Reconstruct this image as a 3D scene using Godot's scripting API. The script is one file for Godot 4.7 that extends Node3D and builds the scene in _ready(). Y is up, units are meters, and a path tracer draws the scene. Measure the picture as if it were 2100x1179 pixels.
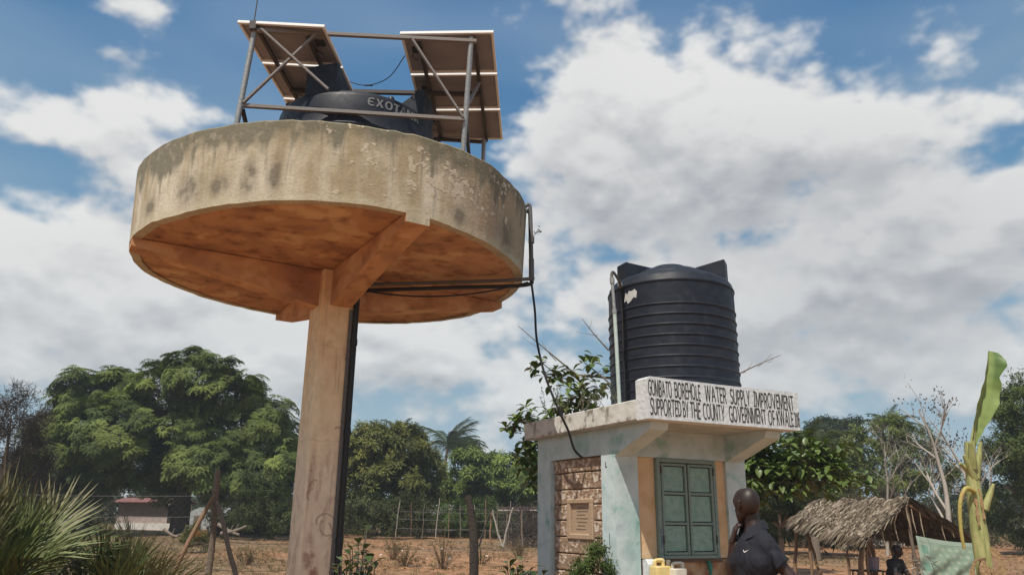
extends Node3D
# A concrete water tower and a water kiosk in a dry, red-soiled village; metres, y up.

class MB:
	var v := PackedVector3Array()
	var n := PackedVector3Array()
	var uv := PackedVector2Array()
	var c := PackedColorArray()
	var ix := PackedInt32Array()
	var col := Color.WHITE

	func vt(p: Vector3, nm: Vector3, u := Vector2.ZERO) -> int:
		v.append(p); n.append(nm); uv.append(u); c.append(col)
		return v.size() - 1

	func tri(a: int, b: int, d: int) -> void:
		var g := (v[b] - v[a]).cross(v[d] - v[a])
		if g.dot(n[a] + n[b] + n[d]) > 0.0:
			ix.append(a); ix.append(d); ix.append(b)
		else:
			ix.append(a); ix.append(b); ix.append(d)

	func quad(a: int, b: int, d: int, e: int) -> void:
		tri(a, b, d); tri(a, d, e)

	func face(pts: Array, out := Vector3.ZERO, uvs := []) -> void:   # a flat polygon; `out` picks its side
		var p0: Vector3 = pts[0]
		var nm := Vector3.ZERO
		for k in range(1, pts.size() - 1):
			nm += (pts[k] - p0).cross(pts[k + 1] - p0)
		nm = nm.normalized()
		if out != Vector3.ZERO and nm.dot(out) < 0.0:
			nm = -nm
		var ax := nm.cross(Vector3.UP)
		ax = Vector3.RIGHT if ax.length() < 0.1 else ax.normalized()
		var ay := ax.cross(nm)
		var ids := []
		for k in pts.size():
			var u := Vector2(pts[k].dot(ax), pts[k].dot(ay))
			if uvs.size() > k: u = uvs[k]
			ids.append(vt(pts[k], nm, u))
		for k in range(1, pts.size() - 1):
			tri(ids[0], ids[k], ids[k + 1])

	func box(at: Vector3, s: Vector3, b := Basis(), bev := 0.0) -> void:
		var h := s * 0.5
		var e := minf(bev, minf(h.x, minf(h.y, h.z)) * 0.9)
		for ax in 3:
			for sg in [-1.0, 1.0]:
				var nn := Vector3.ZERO; nn[ax] = sg
				var a1 := (ax + 1) % 3
				var a2 := (ax + 2) % 3
				var pts := []
				for k in [[-1, -1], [1, -1], [1, 1], [-1, 1]]:
					var q := Vector3.ZERO
					q[ax] = sg * h[ax]; q[a1] = k[0] * (h[a1] - e); q[a2] = k[1] * (h[a2] - e)
					pts.append(at + b * q)
				face(pts, b * nn)
		if e <= 0.0: return
		for ax in 3:
			var a1 := (ax + 1) % 3
			var a2 := (ax + 2) % 3
			for s1 in [-1.0, 1.0]:
				for s2 in [-1.0, 1.0]:
					var pts := []
					for k in [[-1, 0], [1, 0], [1, 1], [-1, 1]]:
						var q := Vector3.ZERO
						q[ax] = k[0] * (h[ax] - e)
						q[a1] = s1 * (h[a1] - (e if k[1] == 1 else 0.0))
						q[a2] = s2 * (h[a2] - (0.0 if k[1] == 1 else e))
						pts.append(at + b * q)
					var nn := Vector3.ZERO; nn[a1] = s1; nn[a2] = s2
					face(pts, b * nn)
		for sx in [-1.0, 1.0]:
			for sy in [-1.0, 1.0]:
				for sz in [-1.0, 1.0]:
					var o := Vector3(sx, sy, sz)
					face([at + b * (o * Vector3(h.x, h.y - e, h.z - e)), at + b * (o * Vector3(h.x - e, h.y, h.z - e)), at + b * (o * Vector3(h.x - e, h.y - e, h.z))], b * o)

	func bar(p: Vector3, q: Vector3, w: float, h: float, bev := 0.0, up := Vector3.UP) -> void:   # a square bar from p to q
		var z := (q - p).normalized()
		var x := up.cross(z)
		x = Vector3.RIGHT if x.length() < 0.01 else x.normalized()
		var y := z.cross(x)
		box((p + q) * 0.5, Vector3(w, h, (q - p).length()), Basis(x, y, z), bev)

	func tube(path: Array, rad, sides := 8, cap := true, wob := 0.0, sd := 0) -> void:
		var t0: Vector3 = (path[1] - path[0]).normalized()
		var x := t0.cross(Vector3.UP)
		x = t0.cross(Vector3.RIGHT).normalized() if x.length() < 0.1 else x.normalized()
		var rows := []
		var run := 0.0
		var rg := RandomNumberGenerator.new(); rg.seed = sd + 5
		for k in path.size():
			var t: Vector3 = (path[mini(k + 1, path.size() - 1)] - path[maxi(k - 1, 0)]).normalized()
			x = (x - t * x.dot(t)).normalized()
			var y := t.cross(x)
			if k > 0: run += (path[k] - path[k - 1]).length()
			var r: float = rad[k] if rad is Array else rad
			var row := []
			var first := 1.0
			for s in sides + 1:
				var a := TAU * s / sides
				var d := x * cos(a) + y * sin(a)
				var rr := r
				if wob > 0.0:
					rr *= 1.0 + rg.randf_range(-wob, wob)
					if s == 0: first = rr
					if s == sides: rr = first
				row.append(vt(path[k] + d * rr, d, Vector2(float(s) / sides * maxf(TAU * r, 0.02), run)))
			rows.append(row)
		for k in path.size() - 1:
			for s in sides:
				quad(rows[k][s], rows[k][s + 1], rows[k + 1][s + 1], rows[k + 1][s])
		if cap:
			for e in [0, path.size() - 1]:
				var r: float = rad[e] if rad is Array else rad
				if r < 0.002: continue
				var d: Vector3 = (path[0] - path[1]).normalized() if e == 0 else (path[e] - path[e - 1]).normalized()
				var ids := []
				for s in sides:
					ids.append(vt(v[rows[e][s]], d, Vector2.ZERO))
				for s in range(1, sides - 1):
					tri(ids[0], ids[s], ids[s + 1])

	func lathe(at: Vector3, prof: Array, seg := 48, vscale := 1.0) -> void:   # prof: Vector2(radius, height); corners over 40 degrees stay sharp
		var cnt := prof.size()
		var dirs := []
		for k in cnt - 1:
			var d: Vector2 = (prof[k + 1] - prof[k]).normalized()
			dirs.append(Vector2(d.y, -d.x))
		var run := 0.0
		for k in cnt - 1:
			var n0: Vector2 = dirs[k]
			var n1: Vector2 = dirs[k]
			if k > 0 and dirs[k - 1].dot(dirs[k]) > 0.76: n0 = (dirs[k - 1] + dirs[k]).normalized()
			if k < cnt - 2 and dirs[k + 1].dot(dirs[k]) > 0.76: n1 = (dirs[k + 1] + dirs[k]).normalized()
			var len0: float = (prof[k + 1] - prof[k]).length()
			var a0 := []
			var a1 := []
			for s in seg + 1:
				var a := TAU * s / seg
				var d := Vector3(sin(a), 0, cos(a))
				a0.append(vt(at + d * prof[k].x + Vector3(0, prof[k].y, 0), (d * n0.x + Vector3(0, n0.y, 0)).normalized(), Vector2(float(s) / seg, run * vscale)))
				a1.append(vt(at + d * prof[k + 1].x + Vector3(0, prof[k + 1].y, 0), (d * n1.x + Vector3(0, n1.y, 0)).normalized(), Vector2(float(s) / seg, (run + len0) * vscale)))
			for s in seg:
				quad(a0[s], a0[s + 1], a1[s + 1], a1[s])
			run += len0

	func prism(pts: Array, axis: Vector3, depth: float, bev := 0.0) -> void:   # a flat outline (in order) pushed along axis
		var mid := Vector3.ZERO
		for q in pts: mid += q
		mid /= pts.size()
		face(pts, -axis)
		var far := []
		for q in pts: far.append(q + axis * depth)
		face(far, axis)
		var nm := Vector3.ZERO
		for k in range(1, pts.size() - 1): nm += (pts[k] - pts[0]).cross(pts[k + 1] - pts[0])
		for k in pts.size():
			var p: Vector3 = pts[k]
			var q: Vector3 = pts[(k + 1) % pts.size()]
			face([p, q, q + axis * depth, p + axis * depth], (q - p).cross(nm))

	func mesh() -> ArrayMesh:
		var a := []
		a.resize(Mesh.ARRAY_MAX)
		a[Mesh.ARRAY_VERTEX] = v; a[Mesh.ARRAY_NORMAL] = n; a[Mesh.ARRAY_TEX_UV] = uv; a[Mesh.ARRAY_COLOR] = c; a[Mesh.ARRAY_INDEX] = ix
		var m := ArrayMesh.new()
		m.add_surface_from_arrays(Mesh.PRIMITIVE_TRIANGLES, a)
		return m

var M := {}
var rng := RandomNumberGenerator.new()

func lin(r: float, g: float, b: float) -> Color:   # a real-world base colour as the sRGB that albedo_color wants
	return Color(r, g, b).linear_to_srgb()

func mat(key: String, c: Color, rough := 0.85, metal := 0.0) -> StandardMaterial3D:
	var m := StandardMaterial3D.new()
	m.resource_name = key
	m.albedo_color = c; m.roughness = rough; m.metallic = metal
	M[key] = m
	return m

func fbm(sd: int, freq: float, oct := 4, kind := FastNoiseLite.TYPE_SIMPLEX_SMOOTH) -> FastNoiseLite:
	var f := FastNoiseLite.new()
	f.seed = sd; f.frequency = freq; f.noise_type = kind; f.fractal_octaves = oct
	f.fractal_type = FastNoiseLite.FRACTAL_FBM if oct > 1 else FastNoiseLite.FRACTAL_NONE
	return f

func ramp_tex(sd: int, freq: float, stops: Array, size := 512, oct := 5) -> NoiseTexture2D:   # stops: [offset, linear colour]
	var g := Gradient.new()
	g.offsets = PackedFloat32Array(stops.map(func(s): return s[0]))
	g.colors = PackedColorArray(stops.map(func(s): return (s[1] as Color).linear_to_srgb()))
	var t := NoiseTexture2D.new()
	t.width = size; t.height = size; t.seamless = true; t.noise = fbm(sd, freq, oct); t.color_ramp = g
	return t

func bump_tex(sd: int, freq: float, size := 512, oct := 5) -> NoiseTexture2D:
	var t := NoiseTexture2D.new()
	t.width = size; t.height = size; t.seamless = true; t.noise = fbm(sd, freq, oct)
	return t

func worn(key: String, stops: Array, sd: int, freq: float, scale: float, rough := 0.9, relief := 0.6, world := false) -> StandardMaterial3D:
	var m := mat(key, Color.WHITE, rough)
	m.albedo_texture = ramp_tex(sd, freq, stops)
	m.uv1_triplanar = true; m.uv1_world_triplanar = world
	m.uv1_scale = Vector3.ONE * scale
	if relief > 0.0:
		m.heightmap_enabled = true; m.heightmap_texture = bump_tex(sd + 1, freq * 2.0); m.heightmap_scale = relief
	m.vertex_color_use_as_albedo = true
	return m

func image_tex(w: int, h: int, px: PackedByteArray) -> ImageTexture:
	return ImageTexture.create_from_image(Image.create_from_data(w, h, false, Image.FORMAT_RGB8, px))

func put8(px: PackedByteArray, at: int, c: Color) -> void:
	var s := c.linear_to_srgb()
	px[at] = clampi(int(s.r * 255.0), 0, 255); px[at + 1] = clampi(int(s.g * 255.0), 0, 255); px[at + 2] = clampi(int(s.b * 255.0), 0, 255)

func thing(nm: String, label: String, cat: String, at := Vector3.ZERO, group := "", yaw := 0.0) -> Node3D:
	var o := Node3D.new()
	o.name = nm; o.position = at; o.rotation.y = yaw
	o.set_meta("label", label); o.set_meta("category", cat)
	if group: o.set_meta("group", group)
	add_child(o, true)
	return o

func part(parent: Node, nm: String, what, m: Material, at := Vector3.ZERO, b := Basis()) -> MeshInstance3D:
	var o := MeshInstance3D.new()
	o.name = nm
	o.mesh = what.mesh() if what is MB else what
	o.material_override = m
	o.transform = Transform3D(b, at)
	parent.add_child(o, true)
	return o

func solo(nm: String, label: String, cat: String, what, m: Material, at := Vector3.ZERO, group := "") -> MeshInstance3D:
	var o := part(self, nm, what, m, at)
	o.set_meta("label", label); o.set_meta("category", cat)
	if group: o.set_meta("group", group)
	return o

func structure(nm: String, what, m: Material) -> MeshInstance3D:
	var o := part(self, nm, what, m)
	o.set_meta("kind", "structure")
	return o

func copies(parent: Node, nm: String, me: Mesh, m: Material, xf: Array, cols: Array, stuff := true) -> MultiMeshInstance3D:
	var mm := MultiMesh.new()
	mm.transform_format = MultiMesh.TRANSFORM_3D
	mm.use_colors = true
	mm.mesh = me
	mm.instance_count = xf.size()
	for k in xf.size():
		mm.set_instance_transform(k, xf[k])
		mm.set_instance_color(k, cols[k])
	var o := MultiMeshInstance3D.new()
	o.name = nm; o.multimesh = mm; o.material_override = m
	if stuff: o.set_meta("kind", "stuff")
	parent.add_child(o, true)
	return o

func rnd(a: float, b: float) -> float:
	return rng.randf_range(a, b)

func ball() -> Vector3:
	while true:
		var p := Vector3(rnd(-1, 1), rnd(-1, 1), rnd(-1, 1))
		if p.length_squared() <= 1.0: return p
	return Vector3.ZERO

func sag(a: Vector3, b: Vector3, drop: float, steps := 10) -> Array:
	var out := []
	for k in steps + 1:
		var t := float(k) / steps
		out.append(a.lerp(b, t) - Vector3(0, drop * 4.0 * t * (1.0 - t), 0))
	return out

func curve(pts: Array, per := 6) -> Array:   # Catmull-Rom through the points
	var out := []
	for k in pts.size() - 1:
		var p0: Vector3 = pts[maxi(k - 1, 0)]
		var p1: Vector3 = pts[k]
		var p2: Vector3 = pts[k + 1]
		var p3: Vector3 = pts[mini(k + 2, pts.size() - 1)]
		for s in per:
			out.append(p1.cubic_interpolate(p2, p0, p3, float(s) / per))
	out.append(pts[-1])
	return out

func ground_at(x: float, z: float) -> float:
	var d := -z
	var h := 0.017 * clampf(d - 14.0, 0.0, 46.0)
	h += 0.03 * sin(x * 0.7 + z * 0.45) * sin(z * 0.53 - x * 0.2) * smoothstep(12.0, 20.0, d)
	return h

# ---------------------------------------------------------------- sky
func sky_texture() -> ImageTexture:
	var w := 3072
	var h := 1536
	var half := h / 2
	# where this afternoon's clouds stand: [azimuth, elevation, half width, half height, more or less cloud]
	var banks := [ [-31.9, 28.9, 4.4, 3.1, 0.40], [-27.1, 27.6, 6.2, 4.4, 0.42], [-33.4, 23.8, 5.1, 2.2, 0.34], [-24.5, 31.0, 2.2, 2.2, 0.15], [-14.7, 34.4, 9.5, 5.8, -0.60], [-19.7, 30.7, 4.4, 4.4, -0.35], [-36.8, 28.0, 3.3, 5.1, -0.55], [-6.4, 32.5, 5.1, 4.4, -0.45], [-35.1, 19.3, 3.6, 2.2, -0.35], [-33.9, 31.1, 4.4, 1.1, -0.30], [-0.7, 36.4, 1.8, 1.5, 0.45], [6.9, 35.4, 5.5, 3.1, 0.60], [13.4, 33.8, 1.1, 3.3, -0.40], [1.4, 32.4, 4.4, 1.1, -0.35], [7.9, 29.2, 7.3, 3.3, 0.50], [21.4, 29.5, 8.0, 2.9, 0.40], [29.4, 25.7, 7.3, 3.3, 0.45], [33.9, 25.1, 2.9, 2.2, 0.35], [17.1, 22.9, 16.4, 7.3, 0.60], [29.9, 17.9, 10.9, 5.5, 0.50], [30.4, 31.8, 9.5, 2.9, -0.22], [36.1, 27.5, 2.9, 3.6, -0.40], [33.3, 29.8, 5.8, 0.9, 0.25], [32.9, 22.3, 3.6, 1.5, -0.50], [0.3, 26.5, 2.2, 5.8, -0.05], [-31.4, 17.6, 8.0, 2.9, 0.45], [-24.5, 12.7, 15.3, 5.5, 0.55], [-7.3, 11.9, 10.9, 3.3, 0.50], [3.8, 17.9, 5.8, 5.5, 0.40], [5.6, 12.5, 5.5, 1.5, -0.45], [-10.4, 8.9, 4.4, 2.2, -0.30], [-5.3, 7.3, 5.5, 1.6, 0.40], [-25.6, 9.3, 10.9, 2.9, 0.30], [1.9, 6.4, 7.3, 2.2, 0.25], [-1.7, 9.5, 4.4, 1.1, -0.25], [24.0, 7.4, 5.8, 1.8, -0.35], [22.9, 11.4, 12.0, 3.3, 0.60], [-33.4, 14.7, 4.4, 2.9, 0.30], [-32.2, 7.7, 5.5, 2.2, 0.15] ]
	var greys := [ [18.9, 22.1, 12.7, 4.4, 0.80], [28.1, 16.2, 10.9, 4.4, 0.80], [24.5, 11.3, 10.9, 2.9, 0.90], [3.8, 23.0, 4.4, 7.3, 0.40], [-25.0, 16.0, 9.1, 2.2, 0.35], [-30.2, 10.8, 7.3, 2.2, 0.30], [3.8, 10.7, 5.5, 2.2, 0.20], [-16.3, 12.5, 10.9, 1.5, 0.30], [12.9, 25.7, 4.4, 2.2, 0.40] ]
	var gw := 384
	var gh := 96
	var guide := PackedFloat32Array(); guide.resize(gw * gh)
	var dark := PackedFloat32Array(); dark.resize(gw * gh)
	for j in gh:
		var el := 90.0 * (1.0 - (j + 0.5) / gh)
		for i in gw:
			var az := ((i + 0.5) / gw - 0.5) * 360.0   # straight ahead (-z) in the middle; the panorama itself starts there
			var b := 0.0
			var g := 0.0
			if absf(az) < 75.0 and el < 60.0:
				for k in banks:
					var x: float = (az - k[0]) / k[2]
					var y: float = (el - k[1]) / k[3]
					b += k[4] * exp(-(x * x + y * y) * 0.7)
				for k in greys:
					var x: float = (az - k[0]) / k[2]
					var y: float = (el - k[1]) / k[3]
					g += k[4] * exp(-(x * x + y * y) * 0.7)
			var away := smoothstep(38.0, 60.0, absf(az)) + smoothstep(40.0, 55.0, el) * 0.6
			guide[j * gw + i] = b + 0.14 * minf(away, 1.0)
			dark[j * gw + i] = minf(g, 1.0) + 0.25 * minf(away, 1.0)
	var gi := Image.create_from_data(gw, gh, false, Image.FORMAT_RF, guide.to_byte_array())
	gi.resize(w, half, Image.INTERPOLATE_CUBIC)
	var di := Image.create_from_data(gw, gh, false, Image.FORMAT_RF, dark.to_byte_array())
	di.resize(w, half, Image.INTERPOLATE_CUBIC)
	guide = gi.get_data().to_float32_array()
	dark = di.get_data().to_float32_array()
	var puffs := fbm(11, 4.2, 6)
	puffs.fractal_gain = 0.56
	var lumps := fbm(23, 9.0, 4)
	lumps.fractal_type = FastNoiseLite.FRACTAL_RIDGED
	var veil := fbm(31, 1.6, 3)
	var dens := PackedFloat32Array(); dens.resize(w * half)
	var out := PackedFloat32Array(); out.resize(w * h * 3)
	var ca := PackedFloat32Array()
	var sa := PackedFloat32Array()
	for i in w:
		var az := (i + 0.5) / w * TAU
		ca.append(cos(az)); sa.append(sin(az))
	var top := Vector3(0.068, 0.185, 0.385)
	var mid := Vector3(0.14, 0.31, 0.49)
	var low := Vector3(0.36, 0.50, 0.58)
	var white := Vector3(0.80, 0.80, 0.79)
	var grey := Vector3(0.37, 0.385, 0.42)
	for j in half:
		var el := PI * 0.5 * (1.0 - (j + 0.5) / half)
		var ce := cos(el)
		var se := sin(el)
		var blue := low.lerp(mid, smoothstep(0.02, 0.34, se)).lerp(top, smoothstep(0.22, 0.66, se))
		var row := j * w
		var up1 := maxi(j - 9, 0) * w
		var up2 := maxi(j - 26, 0) * w
		for i in w:
			var gx := row + (i + w / 2) % w
			var x := sa[i] * ce
			var z := -ca[i] * ce
			var y := se * 1.75
			var n := puffs.get_noise_3d(x, y, z)
			var q := n * 0.95 - lumps.get_noise_3d(x, y, z) * 0.20 + guide[gx] * 0.80 + 0.0
			dens[row + i] = q
			var cov := smoothstep(-0.07, 0.36, q) * 0.97
			var lit := clampf(0.77 + (q - dens[up1 + i]) * 0.42 + (q - dens[up2 + i]) * 0.50 + n * 0.10, 0.0, 1.0)
			lit = clampf(lit - dark[gx] * 0.40 * smoothstep(0.05, 0.6, q), 0.0, 1.0)
			var cl := grey.lerp(white, lit)
			if se < 0.3: cl = cl.lerp(low * 1.08, 0.25 * (1.0 - se / 0.3))
			var haze := clampf(veil.get_noise_3d(x, y * 2.0, z) * 0.35 + 0.12, 0.0, 0.4)
			var c := blue.lerp(Vector3(0.42, 0.52, 0.60), haze).lerp(cl, cov)
			var o := (row + i) * 3
			out[o] = c.x; out[o + 1] = c.y; out[o + 2] = c.z
	for j in range(half, h):   # below the horizon: dry earth
		var t := smoothstep(0.0, 0.12, float(j - half) / half)
		var c := low.lerp(Vector3(0.26, 0.15, 0.08), t)
		for i in w:
			var o := (j * w + i) * 3
			out[o] = c.x; out[o + 1] = c.y; out[o + 2] = c.z
	return ImageTexture.create_from_image(Image.create_from_data(w, h, false, Image.FORMAT_RGBF, out.to_byte_array()))

func _ready() -> void:
	rng.seed = 4
	# camera: held at eye height, tipped up at the tower
	var cam := Camera3D.new()
	cam.name = "camera"
	cam.position = Vector3(0, 1.6, 0)
	cam.basis = Basis(Vector3.RIGHT, 0.2935) * Basis(Vector3.BACK, 0.0126)
	cam.fov = 41.05; cam.near = 0.1; cam.far = 2000.0
	add_child(cam); cam.current = true
	# sky
	var env := Environment.new()
	env.background_mode = Environment.BG_SKY
	var sky_mat := PanoramaSkyMaterial.new()
	sky_mat.panorama = sky_texture()
	var sky := Sky.new(); sky.sky_material = sky_mat
	env.sky = sky
	env.tonemap_mode = Environment.TONE_MAPPER_LINEAR
	env.tonemap_exposure = 1.0
	env.sdfgi_enabled = true; env.ssao_enabled = true; env.ssil_enabled = true
	env.fog_enabled = true; env.fog_density = 0.0009; env.fog_light_color = Color(0.86, 0.90, 0.93)
	var we := WorldEnvironment.new(); we.name = "air"; we.environment = env
	add_child(we)
	# sun: high, behind the camera and a little to its left
	var sun := DirectionalLight3D.new()
	sun.name = "sun"
	sun.light_energy = 1.45; sun.light_color = Color(1.0, 0.965, 0.91)
	sun.light_angular_distance = 0.5; sun.shadow_enabled = true
	var to_sun := Vector3(-0.208, 0.870, 0.446).normalized()
	sun.basis = Basis.looking_at(-to_sun, Vector3(1, 0, 0.2))
	add_child(sun)
	materials()
	ground()
	tower()
	kiosk()
	tower_tank()
	solar_array()
	kiosk_tank()
	cable()
	trees()
	fences()
	far_houses()
	hut()
	banana()
	plants()
	person()
	small_things()

# ---------------------------------------------------------------- materials
func materials() -> void:
	rim_material()
	var u := worn("stained_underside", [[0.0, Color(0.33, 0.165, 0.09)], [0.3, Color(0.50, 0.26, 0.125)], [0.45, Color(0.60, 0.325, 0.16)], [0.6, Color(0.57, 0.295, 0.14)], [0.72, Color(0.70, 0.43, 0.225)], [1.0, Color(0.78, 0.52, 0.25)]], 41, 0.007, 0.26, 0.95, 1.2)
	u.detail_enabled = true; u.detail_blend_mode = BaseMaterial3D.BLEND_MODE_MUL
	u.detail_albedo = ramp_tex(43, 0.02, [[0.0, Color(0.45, 0.36, 0.3)], [0.30, Color(0.86, 0.80, 0.76)], [0.42, Color(1, 1, 1)], [1.0, Color(1, 1, 1)]])
	column_material()
	worn("galvanised", [[0.0, Color(0.20, 0.21, 0.21)], [0.5, Color(0.34, 0.35, 0.35)], [1.0, Color(0.46, 0.46, 0.45)]], 51, 0.03, 1.5, 0.5, 0.0).metallic = 0.35
	worn("rusty_steel", [[0.0, Color(0.085, 0.058, 0.048)], [0.4, Color(0.17, 0.14, 0.125)], [0.55, Color(0.25, 0.235, 0.225)], [1.0, Color(0.33, 0.32, 0.31)]], 53, 0.05, 3.0, 0.7, 0.2)
	worn("dark_steel", [[0.0, Color(0.03, 0.022, 0.02)], [1.0, Color(0.075, 0.06, 0.055)]], 55, 0.04, 2.0, 0.6, 0.0)
	worn("aluminium", [[0.0, Color(0.80, 0.80, 0.80)], [1.0, Color(0.88, 0.88, 0.87)]], 57, 0.02, 1.0, 0.5, 0.0)
	worn("back_sheet", [[0.0, Color(0.225, 0.21, 0.235)], [0.5, Color(0.255, 0.24, 0.265)], [1.0, Color(0.30, 0.28, 0.305)]], 59, 0.006, 0.5, 0.55, 0.0)
	mat("cells", lin(0.012, 0.016, 0.045), 0.12).clearcoat_enabled = true
	mat("black_plastic", lin(0.014, 0.014, 0.015), 0.5)
	mat("black_hose", lin(0.012, 0.012, 0.013), 0.6)
	worn("grey_pipe", [[0.0, Color(0.075, 0.075, 0.075)], [1.0, Color(0.16, 0.155, 0.15)]], 61, 0.03, 2.0, 0.6, 0.0)
	worn("white_pipe", [[0.0, Color(0.40, 0.52, 0.49)], [0.6, Color(0.52, 0.60, 0.575)], [1.0, Color(0.30, 0.47, 0.42)]], 63, 0.02, 1.5, 0.5, 0.0)
	var tk := worn("tank_plastic", [[0.0, Color(0.010, 0.013, 0.021)], [0.5, Color(0.015, 0.019, 0.030)], [0.75, Color(0.021, 0.025, 0.036)], [1.0, Color(0.040, 0.044, 0.052)]], 65, 0.012, 0.8, 0.42, 0.1)
	tk.roughness_texture = ramp_tex(66, 0.02, [[0.0, Color(0.13, 0.13, 0.13)], [1.0, Color(0.36, 0.36, 0.36)]])
	tk.roughness = 1.0; tk.metallic_specular = 0.38
	worn("letter_grey", [[0.0, Color(0.14, 0.15, 0.16)], [1.0, Color(0.26, 0.27, 0.28)]], 67, 0.06, 3.0, 0.7, 0.0)
	# kiosk paints
	var wl := worn("blue_wall", [[0.0, Color(0.42, 0.53, 0.545)], [0.4, Color(0.51, 0.625, 0.645)], [0.6, Color(0.55, 0.665, 0.685)], [1.0, Color(0.61, 0.70, 0.71)]], 71, 0.012, 0.45, 0.9, 0.35)
	wl.detail_enabled = true; wl.detail_blend_mode = BaseMaterial3D.BLEND_MODE_MUL
	wl.detail_albedo = ramp_tex(72, 0.008, [[0.0, Color(1, 1, 1)], [0.68, Color(1, 1, 1)], [0.86, Color(0.62, 0.82, 0.74)], [1.0, Color(0.36, 0.60, 0.50)]])
	worn("white_wall", [[0.0, Color(0.52, 0.555, 0.56)], [0.35, Color(0.63, 0.665, 0.675)], [1.0, Color(0.72, 0.75, 0.755)]], 73, 0.02, 0.6, 0.9, 0.5)
	var ro := worn("roof_edge", [[0.0, Color(0.14, 0.125, 0.10)], [0.25, Color(0.34, 0.32, 0.27)], [0.38, Color(0.56, 0.56, 0.52)], [0.6, Color(0.64, 0.64, 0.60)], [1.0, Color(0.70, 0.70, 0.67)]], 75, 0.012, 0.5, 0.95, 0.6)
	ro.normal_scale = 1.0
	worn("orange_wall", [[0.0, Color(0.55, 0.36, 0.19)], [0.5, Color(0.68, 0.47, 0.27)], [1.0, Color(0.72, 0.53, 0.33)]], 77, 0.01, 0.5, 0.9, 0.3)
	worn("brown_wall", [[0.0, Color(0.20, 0.09, 0.05)], [0.35, Color(0.44, 0.23, 0.12)], [0.6, Color(0.52, 0.33, 0.18)], [1.0, Color(0.58, 0.44, 0.28)]], 79, 0.012, 0.8, 0.9, 0.3)
	worn("soffit", [[0.0, Color(0.36, 0.41, 0.40)], [1.0, Color(0.52, 0.56, 0.53)]], 81, 0.01, 0.5, 0.95, 0.4)
	worn("teal_paint", [[0.0, Color(0.17, 0.30, 0.25)], [0.5, Color(0.225, 0.37, 0.315)], [1.0, Color(0.29, 0.43, 0.375)]], 83, 0.012, 1.2, 0.5, 0.1)
	worn("teal_frame", [[0.0, Color(0.13, 0.19, 0.165)], [0.5, Color(0.19, 0.265, 0.235)], [1.0, Color(0.26, 0.33, 0.29)]], 85, 0.03, 1.8, 0.6, 0.1)
	for k in 3:
		var b := worn("block_%s" % ["tan", "rose", "grey"][k], [[0.0, [Color(0.25, 0.165, 0.105), Color(0.28, 0.155, 0.10), Color(0.24, 0.18, 0.13)][k]], [0.45, Color(0.31, 0.205, 0.135)], [0.60, Color(0.37, 0.255, 0.175)], [0.66, Color(0.54, 0.45, 0.37)], [1.0, Color(0.64, 0.57, 0.49)]], 87 + k * 3, 0.010, 1.5, 0.95, 1.2)
		b.uv1_offset = Vector3(0.3 * k, 0.17 * k, 0.4)
	worn("mortar", [[0.0, Color(0.10, 0.07, 0.05)], [1.0, Color(0.20, 0.15, 0.11)]], 97, 0.03, 2.0, 0.95, 0.4)
	worn("plaque_stone", [[0.0, Color(0.36, 0.25, 0.16)], [1.0, Color(0.48, 0.36, 0.25)]], 99, 0.02, 2.0, 0.9, 0.3)
	mat("paint_black", lin(0.022, 0.021, 0.02), 0.85)
	mat("faded_print", lin(0.17, 0.12, 0.08), 0.9)
	mat("paint_blue", lin(0.05, 0.12, 0.32), 0.7)
	mat("gap_dark", lin(0.02, 0.022, 0.02), 0.9)
	# earth and wood
	var gr := worn("red_earth", [[0.0, Color(0.20, 0.098, 0.046)], [0.4, Color(0.285, 0.142, 0.064)], [0.6, Color(0.335, 0.172, 0.080)], [1.0, Color(0.42, 0.25, 0.135)]], 101, 0.012, 0.16, 0.97, 3.0, true)
	gr.detail_enabled = true; gr.detail_blend_mode = BaseMaterial3D.BLEND_MODE_MUL
	gr.detail_albedo = ramp_tex(103, 0.05, [[0.0, Color(0.55, 0.52, 0.46)], [0.4, Color(0.9, 0.88, 0.85)], [1.0, Color(1, 1, 1)]])
	worn("bark_grey", [[0.0, Color(0.10, 0.075, 0.055)], [0.5, Color(0.20, 0.16, 0.125)], [1.0, Color(0.32, 0.27, 0.22)]], 105, 0.03, 2.0, 0.95, 0.8)
	worn("bark_pale", [[0.0, Color(0.26, 0.23, 0.19)], [0.5, Color(0.42, 0.38, 0.33)], [1.0, Color(0.55, 0.51, 0.45)]], 107, 0.03, 1.5, 0.95, 0.5)
	worn("bark_dark", [[0.0, Color(0.02, 0.016, 0.013)], [0.6, Color(0.055, 0.045, 0.038)], [1.0, Color(0.10, 0.085, 0.07)]], 109, 0.03, 2.0, 0.95, 0.8)
	worn("pole_wood", [[0.0, Color(0.14, 0.08, 0.045)], [0.5, Color(0.24, 0.145, 0.085)], [1.0, Color(0.36, 0.25, 0.16)]], 111, 0.04, 3.0, 0.9, 0.4)
	mat("wire", lin(0.16, 0.155, 0.15), 0.6, 0.3)

func leaf_mat(key: String, rough := 0.72, through := 0.5) -> StandardMaterial3D:
	if M.has(key): return M[key]
	var m := mat(key, Color.WHITE, rough)
	m.vertex_color_use_as_albedo = true
	m.backlight_enabled = true
	m.backlight = Color(through, through * 1.1, through * 0.45)
	m.cull_mode = BaseMaterial3D.CULL_DISABLED
	m.metallic_specular = 0.35
	return m

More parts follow.
